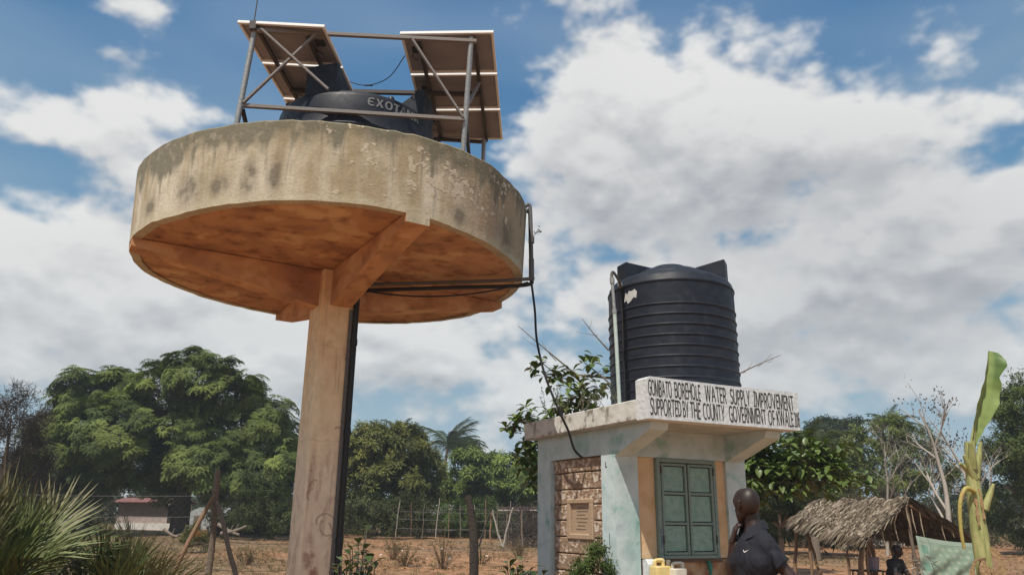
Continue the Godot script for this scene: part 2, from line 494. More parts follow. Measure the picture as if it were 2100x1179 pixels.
func rim_material() -> void:
	var w := 1536
	var h := 224
	var a := PackedByteArray(); a.resize(w * h * 3)
	var b := PackedByteArray(); b.resize(w * h * 3)
	var big := fbm(201, 0.7, 4)
	var fine := fbm(202, 5.0, 4)
	var grain := fbm(203, 24.0, 2)
	var streak := fbm(204, 1.0, 4)
	var flake := fbm(205, 5.2, 5)
	var crack := fbm(206, 1.6, 4)
	crack.fractal_type = FastNoiseLite.FRACTAL_RIDGED
	for j in h:
		var y := 1.07 * (1.0 - (j + 0.5) / h)
		for i in w:
			var th := TAU * (i + 0.5) / w
			if th > PI: th -= TAU
			var x := sin(th) * 2.9
			var z := cos(th) * 2.9
			var deg := rad_to_deg(th)
			var n1 := big.get_noise_3d(x, y, z)
			var n2 := fine.get_noise_3d(x, y, z)
			var n3 := grain.get_noise_3d(x, y, z)
			var st := streak.get_noise_3d(x * 2.6, y * 0.35, z * 2.6)
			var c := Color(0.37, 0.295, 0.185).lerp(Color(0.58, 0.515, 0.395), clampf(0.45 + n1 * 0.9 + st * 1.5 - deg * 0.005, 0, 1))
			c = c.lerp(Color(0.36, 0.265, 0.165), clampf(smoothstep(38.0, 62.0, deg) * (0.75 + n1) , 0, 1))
			# the pale band along the bottom edge
			c = c.lerp(Color(0.50, 0.44, 0.31), 0.6 * smoothstep(0.16, 0.05, y + n2 * 0.08))
			# mould that runs down from the rim
			var run := 0.16 + 0.50 * clampf(st + 0.18, 0, 1) + n1 * 0.30 + 0.10 * smoothstep(-20.0, -45.0, deg) - 0.10 * smoothstep(0.0, 20.0, deg) * smoothstep(45.0, 25.0, deg)
			var mould := smoothstep(run + 0.16, run - 0.12, 1.07 - y + n2 * 0.05) * clampf(0.86 + n2 * 0.8 + st * 0.4, 0, 1)
			c = c.lerp(Color(0.135, 0.125, 0.082), clampf(mould, 0, 0.88))
			# thin drips
			var drip := smoothstep(0.20, 0.42, streak.get_noise_3d(x * 9.0, y * 0.5 + 7.0, z * 9.0)) * smoothstep(0.1, 0.9, y + st * 0.8)
			c = c.lerp(Color(0.17, 0.15, 0.105), drip * 0.5)
			# blotches low on the wall
			for s in [[-27.0, 0.30, 4.0, 0.20], [-17.0, 0.27, 2.8, 0.13], [-9.0, 0.33, 2.2, 0.22], [-2.5, 0.33, 1.6, 0.24], [-43.0, 0.24, 2.5, 0.12], [44.0, 0.18, 2.0, 0.12], [66.0, 0.30, 5.0, 0.22]]:
				var dx: float = (deg - s[0]) / s[2]
				var dy: float = (y - s[1]) / s[3]
				if absf(dx) < 3.0:
					c = c.lerp(Color(0.13, 0.11, 0.08), clampf(exp(-(dx * dx + dy * dy)) * (0.85 + n2 * 1.1), 0, 0.8))
			# flaking skin of old limewash
			var zone := exp(-pow((deg - 38.0) / 11.0, 2.0)) * smoothstep(0.20, 0.45, y) * smoothstep(0.98, 0.74, y) * 0.5
			zone += exp(-pow((deg - 62.0) / 8.0, 2.0)) * smoothstep(0.25, 0.45, y) * 0.26
			zone += exp(-pow((deg - 17.0) / 16.0, 2.0)) * 0.13
			var fl := flake.get_noise_3d(x, y, z) + zone * 1.15 - 0.54
			var skin := smoothstep(0.0, 0.02, fl) * smoothstep(0.06, 0.12, zone)
			c = c.lerp(Color(0.60, 0.52, 0.395).lerp(Color(0.50, 0.42, 0.30), clampf(0.5 + n2, 0, 1)), skin * 0.9)
			c = c.lerp(c * 0.4, smoothstep(0.035, 0.0, absf(fl + 0.012)) * 0.55)
			var cr := smoothstep(0.86, 0.95, crack.get_noise_3d(x, y * 1.6, z)) * 0.5
			c = c * (1.0 - cr) * (1.0 + n3 * 0.16 + n2 * 0.14)
			var o := (j * w + i) * 3
			put8(a, o, c)
			var hgt := clampi(int((0.42 + n2 * 0.16 + n3 * 0.10 + skin * 0.22 - cr * 0.25) * 255.0), 0, 255)
			b[o] = hgt; b[o + 1] = hgt; b[o + 2] = hgt
	var m := mat("basin_render", Color.WHITE, 0.95)
	m.albedo_texture = image_tex(w, h, a)
	m.heightmap_enabled = true; m.heightmap_texture = image_tex(w, h, b); m.heightmap_scale = 1.3

func column_material() -> void:
	var w := 512
	var h := 1024
	var a := PackedByteArray(); a.resize(w * h * 3)
	var big := fbm(211, 0.9, 4)
	var fine := fbm(212, 6.0, 4)
	var scuff := fbm(213, 2.2, 4)
	for j in h:
		var y := 5.2 * (1.0 - (j + 0.5) / h)
		for i in w:
			var x := 2.26 * i / w
			var th := TAU * i / w
			var p := Vector3(sin(th) * 0.36, y, cos(th) * 0.36)
			var n1 := big.get_noise_3d(p.x * 2.0, p.y * 0.6, p.z * 2.0)
			var n2 := fine.get_noise_3d(p.x, p.y * 0.8, p.z)
			var c := Color(0.80, 0.60, 0.36).lerp(Color(0.86, 0.72, 0.49), clampf(0.5 + n1 + n2 * 0.4, 0, 1))
			c = c.lerp(Color(0.84, 0.70, 0.54), smoothstep(3.4, 1.6, y + n1) * 0.75)
			c = c.lerp(Color(0.76, 0.48, 0.22), smoothstep(4.0, 4.9, y) * 0.55)
			var sc := smoothstep(0.24, 0.50, scuff.get_noise_3d(p.x * 3.0, p.y * 0.9, p.z * 3.0) + 0.14 * smoothstep(2.6, 1.2, y))
			c = c.lerp(Color(0.30, 0.14, 0.09), sc * 0.32 * smoothstep(3.4, 2.0, y))
			# scrapes and smears at hand height on the front, a cold joint and rust weeps
			var fx := x - 0.0
			for e in [[0.30, 1.52, 0.13, 0.4, 3.3], [0.33, 1.47, 0.10, 2.2, 5.2], [0.24, 1.40, 0.16, -0.6, 0.9], [0.10, 2.02, 0.07, 1.2, 4.4], [0.12, 1.88, 0.11, 2.0, 3.9], [0.38, 2.75, 0.06, 0.0, 2.5]]:
				var q := Vector2(fx - e[0], y - e[1])
				var an := wrapf(q.angle() - e[3], 0.0, TAU)
				if an < e[4] - e[3] and absf(q.length() - e[2] - n2 * 0.03) < 0.012 + n2 * 0.012: c = c.lerp(Color(0.27, 0.17, 0.13), 0.55)
			for e in [[0.05, 2.15, 0.035, 0.30], [0.09, 1.10, 0.06, 0.22], [0.16, 0.98, 0.05, 0.14], [0.20, 0.80, 0.05, 0.16], [0.40, 3.9, 0.03, 0.10]]:
				var q := Vector2((fx - e[0]) / e[2], (y - e[1]) / e[3])
				c = c.lerp(Color(0.30, 0.135, 0.095), clampf(exp(-q.length_squared()) * (0.7 + n2 * 2.2), 0.0, 0.65))
			c = c.lerp(c * 0.72, smoothstep(0.012, 0.0, absf(y - 2.62 + n2 * 0.03)) * 0.6 + smoothstep(0.012, 0.0, absf(y - 3.95 + n2 * 0.03)) * 0.5)
			c = c.lerp(Color(0.42, 0.27, 0.16), 0.35 * smoothstep(0.30, 0.55, big.get_noise_3d(p.x * 14.0, p.y * 0.5, p.z * 14.0)))
			c = c * (1.0 + n2 * 0.14)
			put8(a, (j * w + i) * 3, c)
	var m := mat("column_render", Color.WHITE, 0.95)
	m.albedo_texture = image_tex(w, h, a)
	m.heightmap_enabled = true; m.heightmap_texture = bump_tex(214, 0.03); m.heightmap_scale = 0.5

# ---------------------------------------------------------------- ground
func ground() -> void:
	var g := MB.new()
	var xs := []
	var zs := []
	for k in 141:
		var t := (k - 70) / 70.0
		xs.append(34.0 * t + 900.0 * pow(t, 5.0) * 1.0)
	for k in 151:
		var t := k / 150.0
		zs.append(40.0 - 110.0 * t - 1500.0 * pow(t, 7.0))
	zs[0] = 900.0; zs[1] = 200.0
	var patch := fbm(301, 0.055, 4)
	var patch2 := fbm(302, 0.3, 3)
	var ids := []
	for z in zs:
		var row := []
		for x in xs:
			var p := Vector3(x, ground_at(x, z), z)
			var e := 0.3
			var nm := Vector3(ground_at(x - e, z) - ground_at(x + e, z), 2.0 * e, ground_at(x, z - e) - ground_at(x, z + e)).normalized()
			var dry := clampf(patch.get_noise_2d(x, z) * 1.6 + patch2.get_noise_2d(x, z) * 0.7 + 0.1 + 0.4 * smoothstep(-4.0, -16.0, x) + 0.45 * smoothstep(4.5, 2.0, x) * smoothstep(-16.0, -22.0, z), 0.0, 1.0)
			g.col = Color(1, 1, 1).lerp(Color(0.60, 0.77, 0.86), dry)
			# paler unseen ground round the tower, added to bounce light onto it
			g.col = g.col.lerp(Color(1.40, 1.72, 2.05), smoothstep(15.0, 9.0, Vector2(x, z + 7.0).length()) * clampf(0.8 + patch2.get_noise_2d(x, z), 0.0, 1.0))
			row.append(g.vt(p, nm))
		ids.append(row)
	for j in zs.size() - 1:
		for i in xs.size() - 1:
			g.quad(ids[j][i], ids[j][i + 1], ids[j + 1][i + 1], ids[j + 1][i])
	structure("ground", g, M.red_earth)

# ---------------------------------------------------------------- the tower
var TC := Vector3(-2.67, 0, -11.12)
var AX := 0.5454   # the cross beams and the column stand 31 degrees round

func around_tab(tab: Array, deg: float) -> float:
	for k in tab.size() - 1:
		if deg <= tab[k + 1][0]:
			var t := clampf((deg - tab[k][0]) / (tab[k + 1][0] - tab[k][0]), 0.0, 1.0)
			return lerpf(tab[k][1], tab[k + 1][1], t * t * (3.0 - 2.0 * t))
	return tab[-1][1]

func tower() -> void:
	var t := thing("water_tower", "round concrete water tower basin on a single square column, stained cream rim and orange underside", "water tower", TC)
	var low := [[-180, 2.93], [-165, 2.90], [-130, 2.82], [-109, 2.81], [-87, 2.87], [-64, 2.85], [-45, 2.84], [-29, 2.80], [-12, 2.86], [3, 2.93], [20, 2.96], [32, 2.93], [48, 2.83], [67, 2.79], [92, 2.83], [113, 2.82], [147, 2.99], [166, 2.98], [180, 2.93]]
	var high := [[-180, 2.90], [-60, 2.90], [-40, 2.87], [-20, 2.855], [3, 2.885], [18, 2.89], [38, 2.95], [50, 2.94], [66, 2.89], [90, 2.88], [180, 2.90]]
	var chip := fbm(311, 3.0, 4)
	var seg := 160
	var rows := 10
	var w := MB.new()
	var ring := []
	for k in seg + 1:
		var a := TAU * k / seg
		var deg := rad_to_deg(a)
		if deg > 180.0: deg -= 360.0
		var d := Vector3(sin(a), 0, cos(a))
		var cut := chip.get_noise_2d(sin(a) * 2.9, cos(a) * 2.9)
		var rb := around_tab(low, deg) + 0.012 * chip.get_noise_2d(sin(a) * 7.0 + 9.0, cos(a) * 7.0)
		var rt := around_tab(high, deg)
		var yt := 6.17 + cut * 0.022
		var yb := 5.10 + 0.012 * chip.get_noise_2d(sin(a) * 9.0, cos(a) * 9.0 + 20.0)
		var pr := []
		for r in rows + 1:
			var f := float(r) / rows
			pr.append([d * lerpf(rb, rt, f) + Vector3(0, lerpf(yb, yt - 0.03, f), 0), d, 1.0 - f])
		ring.append([pr, d, rb, rt, yb, yt])
	for k in seg:
		for r in rows:
			var q := []
			for s in [[k, r], [k + 1, r], [k + 1, r + 1], [k, r + 1]]:
				var e = ring[s[0]][0][s[1]]
				q.append(w.vt(e[0], e[1], Vector2(float(s[0]) / seg, e[2])))
			w.quad(q[0], q[1], q[2], q[3])
		# rounded top edge, inner face, under lip
		for st in [[0.0, -0.03, 0.03, 0.0, 0.7, 0.7, 0.0, 0.02], [0.03, 0.0, 0.15, 0.0, 0.0, 1.0, 0.01, 0.04], [0.15, 0.0, 0.16, -0.9, -1.0, 0.0, 0.04, 0.9]]:
			var q := []
			for s in [[k, 0], [k + 1, 0], [k + 1, 1], [k, 1]]:
				var e = ring[s[0]]
				var off: float = st[0] if s[1] == 0 else st[2]
				var dy: float = st[1] if s[1] == 0 else st[3]
				q.append(w.vt(e[1] * (e[3] - off) + Vector3(0, e[5] + dy, 0), (e[1] * st[4] + Vector3(0, st[5], 0)).normalized(), Vector2(float(s[0]) / seg, st[6] if s[1] == 0 else st[7])))
			w.quad(q[0], q[1], q[2], q[3])
		var q2 := []
		for s in [[k, 0.0], [k + 1, 0.0], [k + 1, 0.12], [k, 0.12]]:
			var e = ring[s[0]]
			q2.append(w.vt(e[1] * (e[2] - s[1]) + Vector3(0, e[4], 0), Vector3.DOWN, Vector2(float(s[0]) / seg, 0.97)))
		w.quad(q2[0], q2[1], q2[2], q2[3])
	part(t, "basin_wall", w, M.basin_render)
	# the slab that carries it, a shade rougher and stained
	var f := MB.new()
	var bumpy := fbm(312, 1.2, 3)
	var prev := []
	for r in 15:
		var fr := float(r) / 14.0
		var row := []
		for k in 97:
			var a := TAU * k / 96
			var deg := rad_to_deg(a)
			if deg > 180.0: deg -= 360.0
			var rad := (around_tab(low, deg) - 0.06) * fr
			var p := Vector3(sin(a) * rad, 0, cos(a) * rad)
			p.y = 5.115 + 0.012 * bumpy.get_noise_2d(p.x, p.z)
			f.col = Color(1, 1, 1) * (0.90 + 0.16 * bumpy.get_noise_2d(p.x * 0.6 + 31.0, p.z * 3.5))
			row.append(f.vt(p, Vector3.DOWN))
		if r > 0:
			for k in 96: f.quad(prev[k], prev[k + 1], row[k + 1], row[k])
		prev = row
	var prev2 := []
	for r in 2:
		var row := []
		for k in 97:
			var a := TAU * k / 96
			row.append(f.vt(Vector3(sin(a) * 2.76 * r, 5.27, cos(a) * 2.76 * r), Vector3.UP))
		if r > 0:
			for k in 96: f.quad(prev2[k], prev2[k + 1], row[k + 1], row[k])
		prev2 = row
	part(t, "basin_floor", f, M.stained_underside)
	for k in 4:
		var a := AX + k * PI / 2
		var d := Vector3(sin(a), 0, cos(a))
		var s := Vector3(cos(a), 0, -sin(a))
		var b := MB.new()
		var end: float = around_tab(low, rad_to_deg(wrapf(a, -PI, PI))) - (0.0 if k == 0 else 0.02)
		var prof := [[0.26, 5.105], [0.26, 4.56], [0.5, 4.58], [0.85, 4.655], [1.6, 4.79], [end - 0.03, 4.99], [end + 0.012, 5.0], [end + 0.012, 5.098]]
		var pts := []
		for q in prof: pts.append(d * q[0] + Vector3(0, q[1], 0) - s * 0.15)
		b.prism(pts, s, 0.30)
		part(t, "beam", b, M.stained_underside)
		if k == 0:   # the rim's render runs down over this beam's end
			var cap := MB.new()
			for e in [[-0.155, 0.155]]:
				var c0: Vector3 = d * (end + 0.016) + s * e[0]
				var c1: Vector3 = d * (end + 0.016) + s * e[1]
				cap.face([c0 + Vector3(0, 4.985, 0), c1 + Vector3(0, 4.985, 0), c1 + Vector3(0, 5.13, 0), c0 + Vector3(0, 5.13, 0)], d, [Vector2(0.08, 1.0), Vector2(0.095, 1.0), Vector2(0.095, 0.9), Vector2(0.08, 0.9)])
			part(t, "beam_end", cap, M.basin_render)
	# column: rounded arrises, wrapped texture
	var c := MB.new()
	var hw := 0.2825
	var path := []
	for q in [[-1, 1], [1, 1], [1, -1], [-1, -1]]:
		var e := 0.025
		var cx: float = q[0] * hw
		var cz: float = q[1] * hw
		var ax := Vector3(cx - q[0] * e, 0, cz)
		var az := Vector3(cx, 0, cz - q[1] * e)
		if q[0] * q[1] > 0: path.append_array([[az, 0], [ax, 0]] if q[0] < 0 else [[ax, 0], [az, 0]])
		else: path.append_array([[az, 0], [ax, 0]] if q[0] > 0 else [[az, 0], [ax, 0]])
	path = [Vector3(-hw + 0.025, 0, hw), Vector3(hw - 0.025, 0, hw), Vector3(hw, 0, hw - 0.025), Vector3(hw, 0, -hw + 0.025), Vector3(hw - 0.025, 0, -hw), Vector3(-hw + 0.025, 0, -hw), Vector3(-hw, 0, -hw + 0.025), Vector3(-hw, 0, hw - 0.025)]
	var run := 0.0
	var turn := Basis(Vector3.UP, AX)
	for k in 8:
		var p: Vector3 = path[k]
		var q: Vector3 = path[(k + 1) % 8]
		var l := (q - p).length()
		var u0 := run / 2.2
		var u1 := (run + l) / 2.2
		for yk in 10:
			var y0 := 5.1 * yk / 10.0
			var y1 := 5.1 * (yk + 1) / 10.0
			c.face([turn * p + Vector3(0, y0, 0), turn * q + Vector3(0, y0, 0), turn * q + Vector3(0, y1, 0), turn * p + Vector3(0, y1, 0)], turn * (p + q), [Vector2(u0, 1 - y0 / 5.2), Vector2(u1, 1 - y0 / 5.2), Vector2(u1, 1 - y1 / 5.2), Vector2(u0, 1 - y1 / 5.2)])
		run += l
	part(t, "column", c, M.column_render)
	# pipes down the front face
	var nf := Vector3(sin(AX), 0, cos(AX))
	var tf := Vector3(cos(AX), 0, -sin(AX))
	var cond := MB.new()
	cond.box(nf * 0.305 + tf * 0.165 + Vector3(0, 2.28, 0), Vector3(0.045, 4.5, 0.04), Basis(Vector3.UP, AX), 0.006)
	for y in [0.9, 1.85, 2.9, 3.8]:
		cond.box(nf * 0.308 + tf * 0.165 + Vector3(0, y, 0), Vector3(0.056, 0.03, 0.052), Basis(Vector3.UP, AX), 0.004)
	part(t, "conduit", cond, M.grey_pipe)
	var dp := MB.new()
	dp.tube([nf * 0.33 + tf * 0.235 + Vector3(0, 0, 0), nf * 0.33 + tf * 0.235 + Vector3(0, 2.0, 0), nf * 0.325 + tf * 0.235 + Vector3(0, 4.72, 0)], 0.042, 10)
	for y in [1.25, 2.7, 4.0]:
		dp.tube([nf * 0.33 + tf * 0.235 + Vector3(0, y, 0), nf * 0.33 + tf * 0.235 + Vector3(0, y + 0.09, 0)], 0.05, 10)
	part(t, "down_pipe", dp, M.black_hose)
	# pipes beside the rim and under the slab
	var o := -TC
	var rp := MB.new()
	rp.tube(curve([o + Vector3(0.19, 6.22, -10.98), o + Vector3(0.24, 6.26, -10.98), o + Vector3(0.27, 6.16, -10.98), o + Vector3(0.285, 5.6, -10.96), o + Vector3(0.29, 5.1, -10.94), o + Vector3(0.24, 5.04, -10.93), o + Vector3(-0.6, 5.0, -10.98), o + Vector3(-2.30, 4.97, -11.10)], 4), 0.028, 10)
	rp.tube([o + Vector3(0.287, 5.36, -10.95), o + Vector3(0.292, 5.02, -10.94)], 0.042, 10)
	rp.tube([o + Vector3(0.285, 5.62, -10.96), o + Vector3(0.286, 5.72, -10.96)], 0.047, 10)
	part(t, "overflow_pipe", rp, M.grey_pipe)
	var rq := MB.new()
	rq.tube(curve([o + Vector3(0.215, 6.18, -11.10), o + Vector3(0.26, 6.2, -11.10), o + Vector3(0.275, 5.7, -11.06), o + Vector3(0.28, 5.12, -11.03), o + Vector3(0.2, 4.965, -11.0), o + Vector3(-0.8, 4.93, -11.05), o + Vector3(-2.30, 4.90, -11.18)], 4), 0.03, 8)
	part(t, "supply_pipe", rq, M.black_hose)
	var sg := MB.new()
	sg.tube(sag(o + Vector3(0.24, 4.98, -10.9), o + Vector3(-2.28, 4.86, -11.0), 0.16, 12), 0.013, 6)
	part(t, "hanging_cable", sg, M.black_hose)
	# a weed growing out of the pipe joint
	var wd := thing("weed_sprig", "tiny dark weed growing beside the pipe at the basin's right edge", "weed", Vector3(0.33, 5.72, -10.93))
	var st := MB.new()
	st.tube([Vector3(-0.03, 0.0, 0), Vector3(0.03, 0.05, 0.0), Vector3(0.06, 0.12, 0.0)], [0.006, 0.005, 0.003], 5)
	part(wd, "stem", st, M.bark_dark)
	var lf := MB.new()
	for k in 14:
		var p := Vector3(rnd(0.0, 0.11), rnd(0.02, 0.15), rnd(-0.04, 0.04))
		leaf_into(lf, p, ball().normalized(), 0.05, 0.03, Color(0.05, 0.07, 0.03))
	part(wd, "foliage", lf, leaf_mat("leaf"))

func leaf_into(m: MB, p: Vector3, dir: Vector3, l: float, w: float, c: Color, fold := 0.25) -> void:
	m.col = c
	var x := dir.cross(Vector3.UP)
	x = Vector3.RIGHT if x.length() < 0.05 else x.normalized()
	var up := x.cross(dir).normalized()
	var tip := p + dir * l - Vector3(0, l * 0.12, 0)
	var mid := p + dir * l * 0.45
	var nl := (up + x * fold).normalized()
	var nr := (up - x * fold).normalized()
	var sl := mid - x * w * 0.5 + up * w * fold * 0.5
	var sr := mid + x * w * 0.5 + up * w * fold * 0.5
	var a := m.vt(p, nl); var b := m.vt(sl, nl); var d := m.vt(tip, nl); var e := m.vt(mid, nl)
	m.quad(a, b, d, e)
	a = m.vt(p, nr); b = m.vt(sr, nr); d = m.vt(tip, nr); e = m.vt(mid, nr)
	m.quad(a, b, d, e)
	m.col = Color.WHITE

# ---------------------------------------------------------------- the tank and the panels on top
func tank_lug(m: MB, at: Vector3, dir: float, wide: float, r0: float, r1: float, y0: float, y1: float) -> void:
	var d := Vector3(sin(dir), 0, cos(dir))
	var s := Vector3(cos(dir), 0, -sin(dir)) * wide
	var e := 0.012
	var o := at + d * r1
	var pts := [o + Vector3(0, y0 - 0.12, 0), o + Vector3(0, y1 - e, 0), o - d * e + Vector3(0, y1, 0), o - d * 0.05 + Vector3(0, y1 - 0.006, 0), at + d * r0 + Vector3(0, y0 + 0.12, 0), at + d * r0 + Vector3(0, y0 - 0.12, 0)]
	for k in pts.size(): pts[k] -= s * 0.5
	m.prism(pts, s.normalized(), wide)

func tower_tank() -> void:
	var c := Vector3(-2.3, 5.27, -10.15)
	var t := thing("rooftop_water_tank", "squat black plastic water tank with pale lettering, under the solar panels on the tower", "water tank", c)
	var b := MB.new()
	var prof := [Vector2(0.02, 0.0), Vector2(1.1, 0.0), Vector2(1.12, 0.03)]
	for k in 6:
		var y := 0.25 + k * 0.21
		prof.append_array([Vector2(1.12, y - 0.03), Vector2(1.135, y - 0.012), Vector2(1.135, y + 0.012), Vector2(1.12, y + 0.03)])
	prof.append_array([Vector2(1.12, 1.50), Vector2(1.115, 1.72), Vector2(1.10, 1.77), Vector2(1.07, 1.80), Vector2(1.03, 1.815), Vector2(0.9, 1.87), Vector2(0.7, 1.945), Vector2(0.5, 2.0), Vector2(0.42, 2.02)])
	b.lathe(Vector3.ZERO, prof, 72)
	part(t, "body", b, M.tank_plastic)
	var l := MB.new()
	l.lathe(Vector3.ZERO, [Vector2(0.42, 2.0), Vector2(0.43, 2.03), Vector2(0.43, 2.07), Vector2(0.41, 2.09), Vector2(0.3, 2.12), Vector2(0.02, 2.13)], 40)
	part(t, "lid", l, M.tank_plastic)
	for a in [-17.0, 78.0, 163.0, 258.0]:
		var g := MB.new()
		tank_lug(g, Vector3.ZERO, deg_to_rad(a), 0.46, 0.62, 1.075, 1.80, 2.22)
		part(t, "lug", g, M.tank_plastic)
	var v := MB.new()
	v.lathe(Vector3(0.55, 1.93, 0.5), [Vector2(0.05, 0.0), Vector2(0.05, 0.09), Vector2(0.035, 0.11), Vector2(0.005, 0.115)], 14)
	part(t, "vent_cap", v, M.tank_plastic)
	# raised letters round the shoulder
	var word := ["Є", "X", "O", "T", "A", "N", "K"]
	var at := [20.0, 26.2, 32.8, 38.9, 44.4, 50.6, 56.8]
	for k in word.size():
		var a := deg_to_rad(at[k])
		var m := text_mesh(word[k], 0.168, 0.012, "Droid Sans", 700)
		var d := Vector3(sin(a), 0, cos(a))
		part(t, "letter", m, M.letter_grey, d * 1.118 + Vector3(0, 1.645, 0), Basis(Vector3(cos(a), 0, -sin(a)), Vector3.UP, d))

func text_mesh(s: String, size: float, depth: float, font := "Droid Sans", weight := 700) -> TextMesh:
	var f := SystemFont.new()
	f.font_names = PackedStringArray([font]); f.font_weight = weight
	var m := TextMesh.new()
	m.text = s; m.font = f; m.font_size = 64; m.pixel_size = size / 64.0; m.depth = depth
	m.horizontal_alignment = HORIZONTAL_ALIGNMENT_CENTER
	return m

func solar_array() -> void:
	var t := thing("solar_array", "two banks of solar panels seen from below on a braced steel frame above the tower", "solar panels")
	var banks := [[Vector3(-3.70, 7.90, -8.73), Vector3(1.19, -0.12, 0.03), Vector3(0.062, -0.045, -0.885), 1], [Vector3(-1.565, 7.90, -8.93), Vector3(1.272, 0, -0.02), Vector3(0.036, -0.052, -0.925), 0]]
	for bk in banks:
		var o: Vector3 = bk[0]
		var e1: Vector3 = bk[1]
		var rw: Vector3 = bk[2]
		var up := rw.cross(e1).normalized()
		if up.y < 0: up = -up
		var z := -rw.normalized()
		var x := (e1 - z * e1.dot(z)).normalized()
		var bs := Basis(x, up, z)
		for r in 3:
			var p0: Vector3 = o + rw * r
			var w := e1.length()
			var d := rw.length() - 0.035
			var at := p0 + e1 * 0.5 + rw * (0.5 * d / rw.length()) - up * 0.004 * r
			var pn := MeshInstance3D.new()
			pn.name = "solar_panel"
			var fr := MB.new()
			var th := 0.042
			for s in [-1, 1]:
				fr.box(Vector3(0, 0, s * (d / 2 - 0.0175)), Vector3(w, th, 0.035), Basis(), 0.003)
				fr.box(Vector3(s * (w / 2 - 0.0175), 0, 0), Vector3(0.035, th, d - 0.07), Basis(), 0.003)
			pn.mesh = fr.mesh(); pn.material_override = M.aluminium
			pn.transform = Transform3D(bs, at)
			t.add_child(pn, true)
			var sh := MB.new()
			sh.box(Vector3(0, 0.008, 0), Vector3(w - 0.072, 0.006, d - 0.072))
			part(pn, "back_sheet", sh, M.back_sheet)
			var gl := MB.new()
			gl.box(Vector3(0, 0.0145, 0), Vector3(w - 0.072, 0.005, d - 0.072))
			part(pn, "cell_glass", gl, M.cells)
			var jx := 0.36 * w if bk[3] == 1 else -0.36 * w
			var jb := MB.new()
			jb.box(Vector3(jx, -0.012, d / 2 - 0.36), Vector3(0.13, 0.035, 0.12), Basis(), 0.01)
			jb.tube(curve([Vector3(jx - 0.05, -0.015, d / 2 - 0.40), Vector3(jx - 0.08, -0.04, d / 2 - 0.5), Vector3(jx - 0.02, -0.02, d / 2 - 0.58)]), 0.006, 5)
			part(pn, "junction_box", jb, M.black_plastic)
			var lb := MB.new()
			lb.box(Vector3(jx - 0.02, 0.0035, d / 2 - 0.19), Vector3(0.16, 0.002, 0.06))
			part(pn, "type_plate", lb, M.letter_grey)
	# sloping rafters under each bank, then rails, posts and braces
	for q in [[[-3.44, -8.80], [-3.27, -11.35]], [[-2.78, -8.88], [-2.62, -11.42]], [[-1.32, -8.98], [-1.22, -11.66]], [[-0.56, -8.99], [-0.46, -11.66]]]:
		var b := MB.new()
		var y: float = 7.842 - (0.10 * (q[0][0] + 3.7) if q[0][0] < -2.0 else 0.0)
		b.bar(Vector3(q[0][0], y, q[0][1]), Vector3(q[1][0], y - 0.048 * 3, q[1][1]), 0.05, 0.05, 0.004)
		part(t, "rafter", b, M.dark_steel)
	var rails := [[Vector3(-3.50, 7.79, -8.80), Vector3(-0.52, 7.79, -8.985), 0.05, "top_rail", "rusty_steel"], [Vector3(-3.55, 6.72, -8.90), Vector3(-0.66, 6.68, -9.12), 0.05, "lower_rail", "rusty_steel"],
		[Vector3(-3.38, 7.735, -10.2), Vector3(-0.50, 7.735, -10.25), 0.06, "middle_rail", "dark_steel"], [Vector3(-3.28, 7.66, -11.35), Vector3(-0.46, 7.64, -11.6), 0.05, "rear_rail", "dark_steel"]]
	for q in rails:
		var b := MB.new()
		b.bar(q[0], q[1], q[2], q[2], 0.004)
		part(t, q[3], b, M[q[4]])
	for q in [[Vector3(-3.475, 7.86, -8.82), Vector3(-3.69, 5.26, -8.98)], [Vector3(-0.595, 7.85, -8.99), Vector3(-0.72, 5.26, -9.36)], [Vector3(-0.50, 7.66, -11.55), Vector3(-0.53, 5.26, -11.55)], [Vector3(-3.27, 7.66, -11.33), Vector3(-3.4, 5.26, -11.4)]]:
		var b := MB.new()
		b.tube([q[0], q[1]], 0.036, 12)
		part(t, "post", b, M.galvanised)
	for q in [[Vector3(-3.53, 6.74, -8.87), Vector3(-2.64, 7.79, -8.83)], [Vector3(-3.38, 7.80, -8.78), Vector3(-2.44, 6.96, -8.88)], [Vector3(-1.40, 7.78, -8.90), Vector3(-0.68, 6.70, -9.10)], [Vector3(-3.56, 6.75, -8.92), Vector3(-3.36, 7.76, -9.62)], [Vector3(-0.66, 6.85, -9.16), Vector3(-0.52, 7.75, -9.95)]]:
		var b := MB.new()
		b.bar(q[0], q[1], 0.042, 0.03, 0.003)
		part(t, "brace", b, M.rusty_steel)
	for q in [[Vector3(-3.56, 6.70, -8.95), Vector3(-3.36, 5.3, -10.1)], [Vector3(-0.66, 6.9, -9.2), Vector3(-0.52, 5.3, -10.1)], [Vector3(-1.26, 7.68, -11.5), Vector3(-0.85, 5.3, -10.9)]]:
		var b := MB.new()
		b.bar(q[0], q[1], 0.045, 0.045, 0.003)
		part(t, "strut", b, M.dark_steel)
	var an := MB.new()
	an.tube([Vector3(-3.485, 7.78, -8.78), Vector3(-3.485, 7.95, -8.78), Vector3(-3.47, 9.1, -8.80)], [0.012, 0.008, 0.005], 6)
	an.box(Vector3(-3.485, 7.84, -8.775), Vector3(0.10, 0.14, 0.07), Basis(), 0.01)
	part(t, "lightning_rod", an, M.dark_steel)
	var wi := MB.new()
	wi.tube(curve([Vector3(-2.55, 7.84, -10.0), Vector3(-2.36, 7.74, -10.0), Vector3(-2.12, 7.69, -9.95), Vector3(-1.82, 7.74, -9.8), Vector3(-1.56, 7.86, -9.45)]), 0.007, 5)
	wi.box(Vector3(-2.15, 7.69, -9.96), Vector3(0.12, 0.022, 0.022), Basis(), 0.005)
	part(t, "panel_lead", wi, M.black_hose)

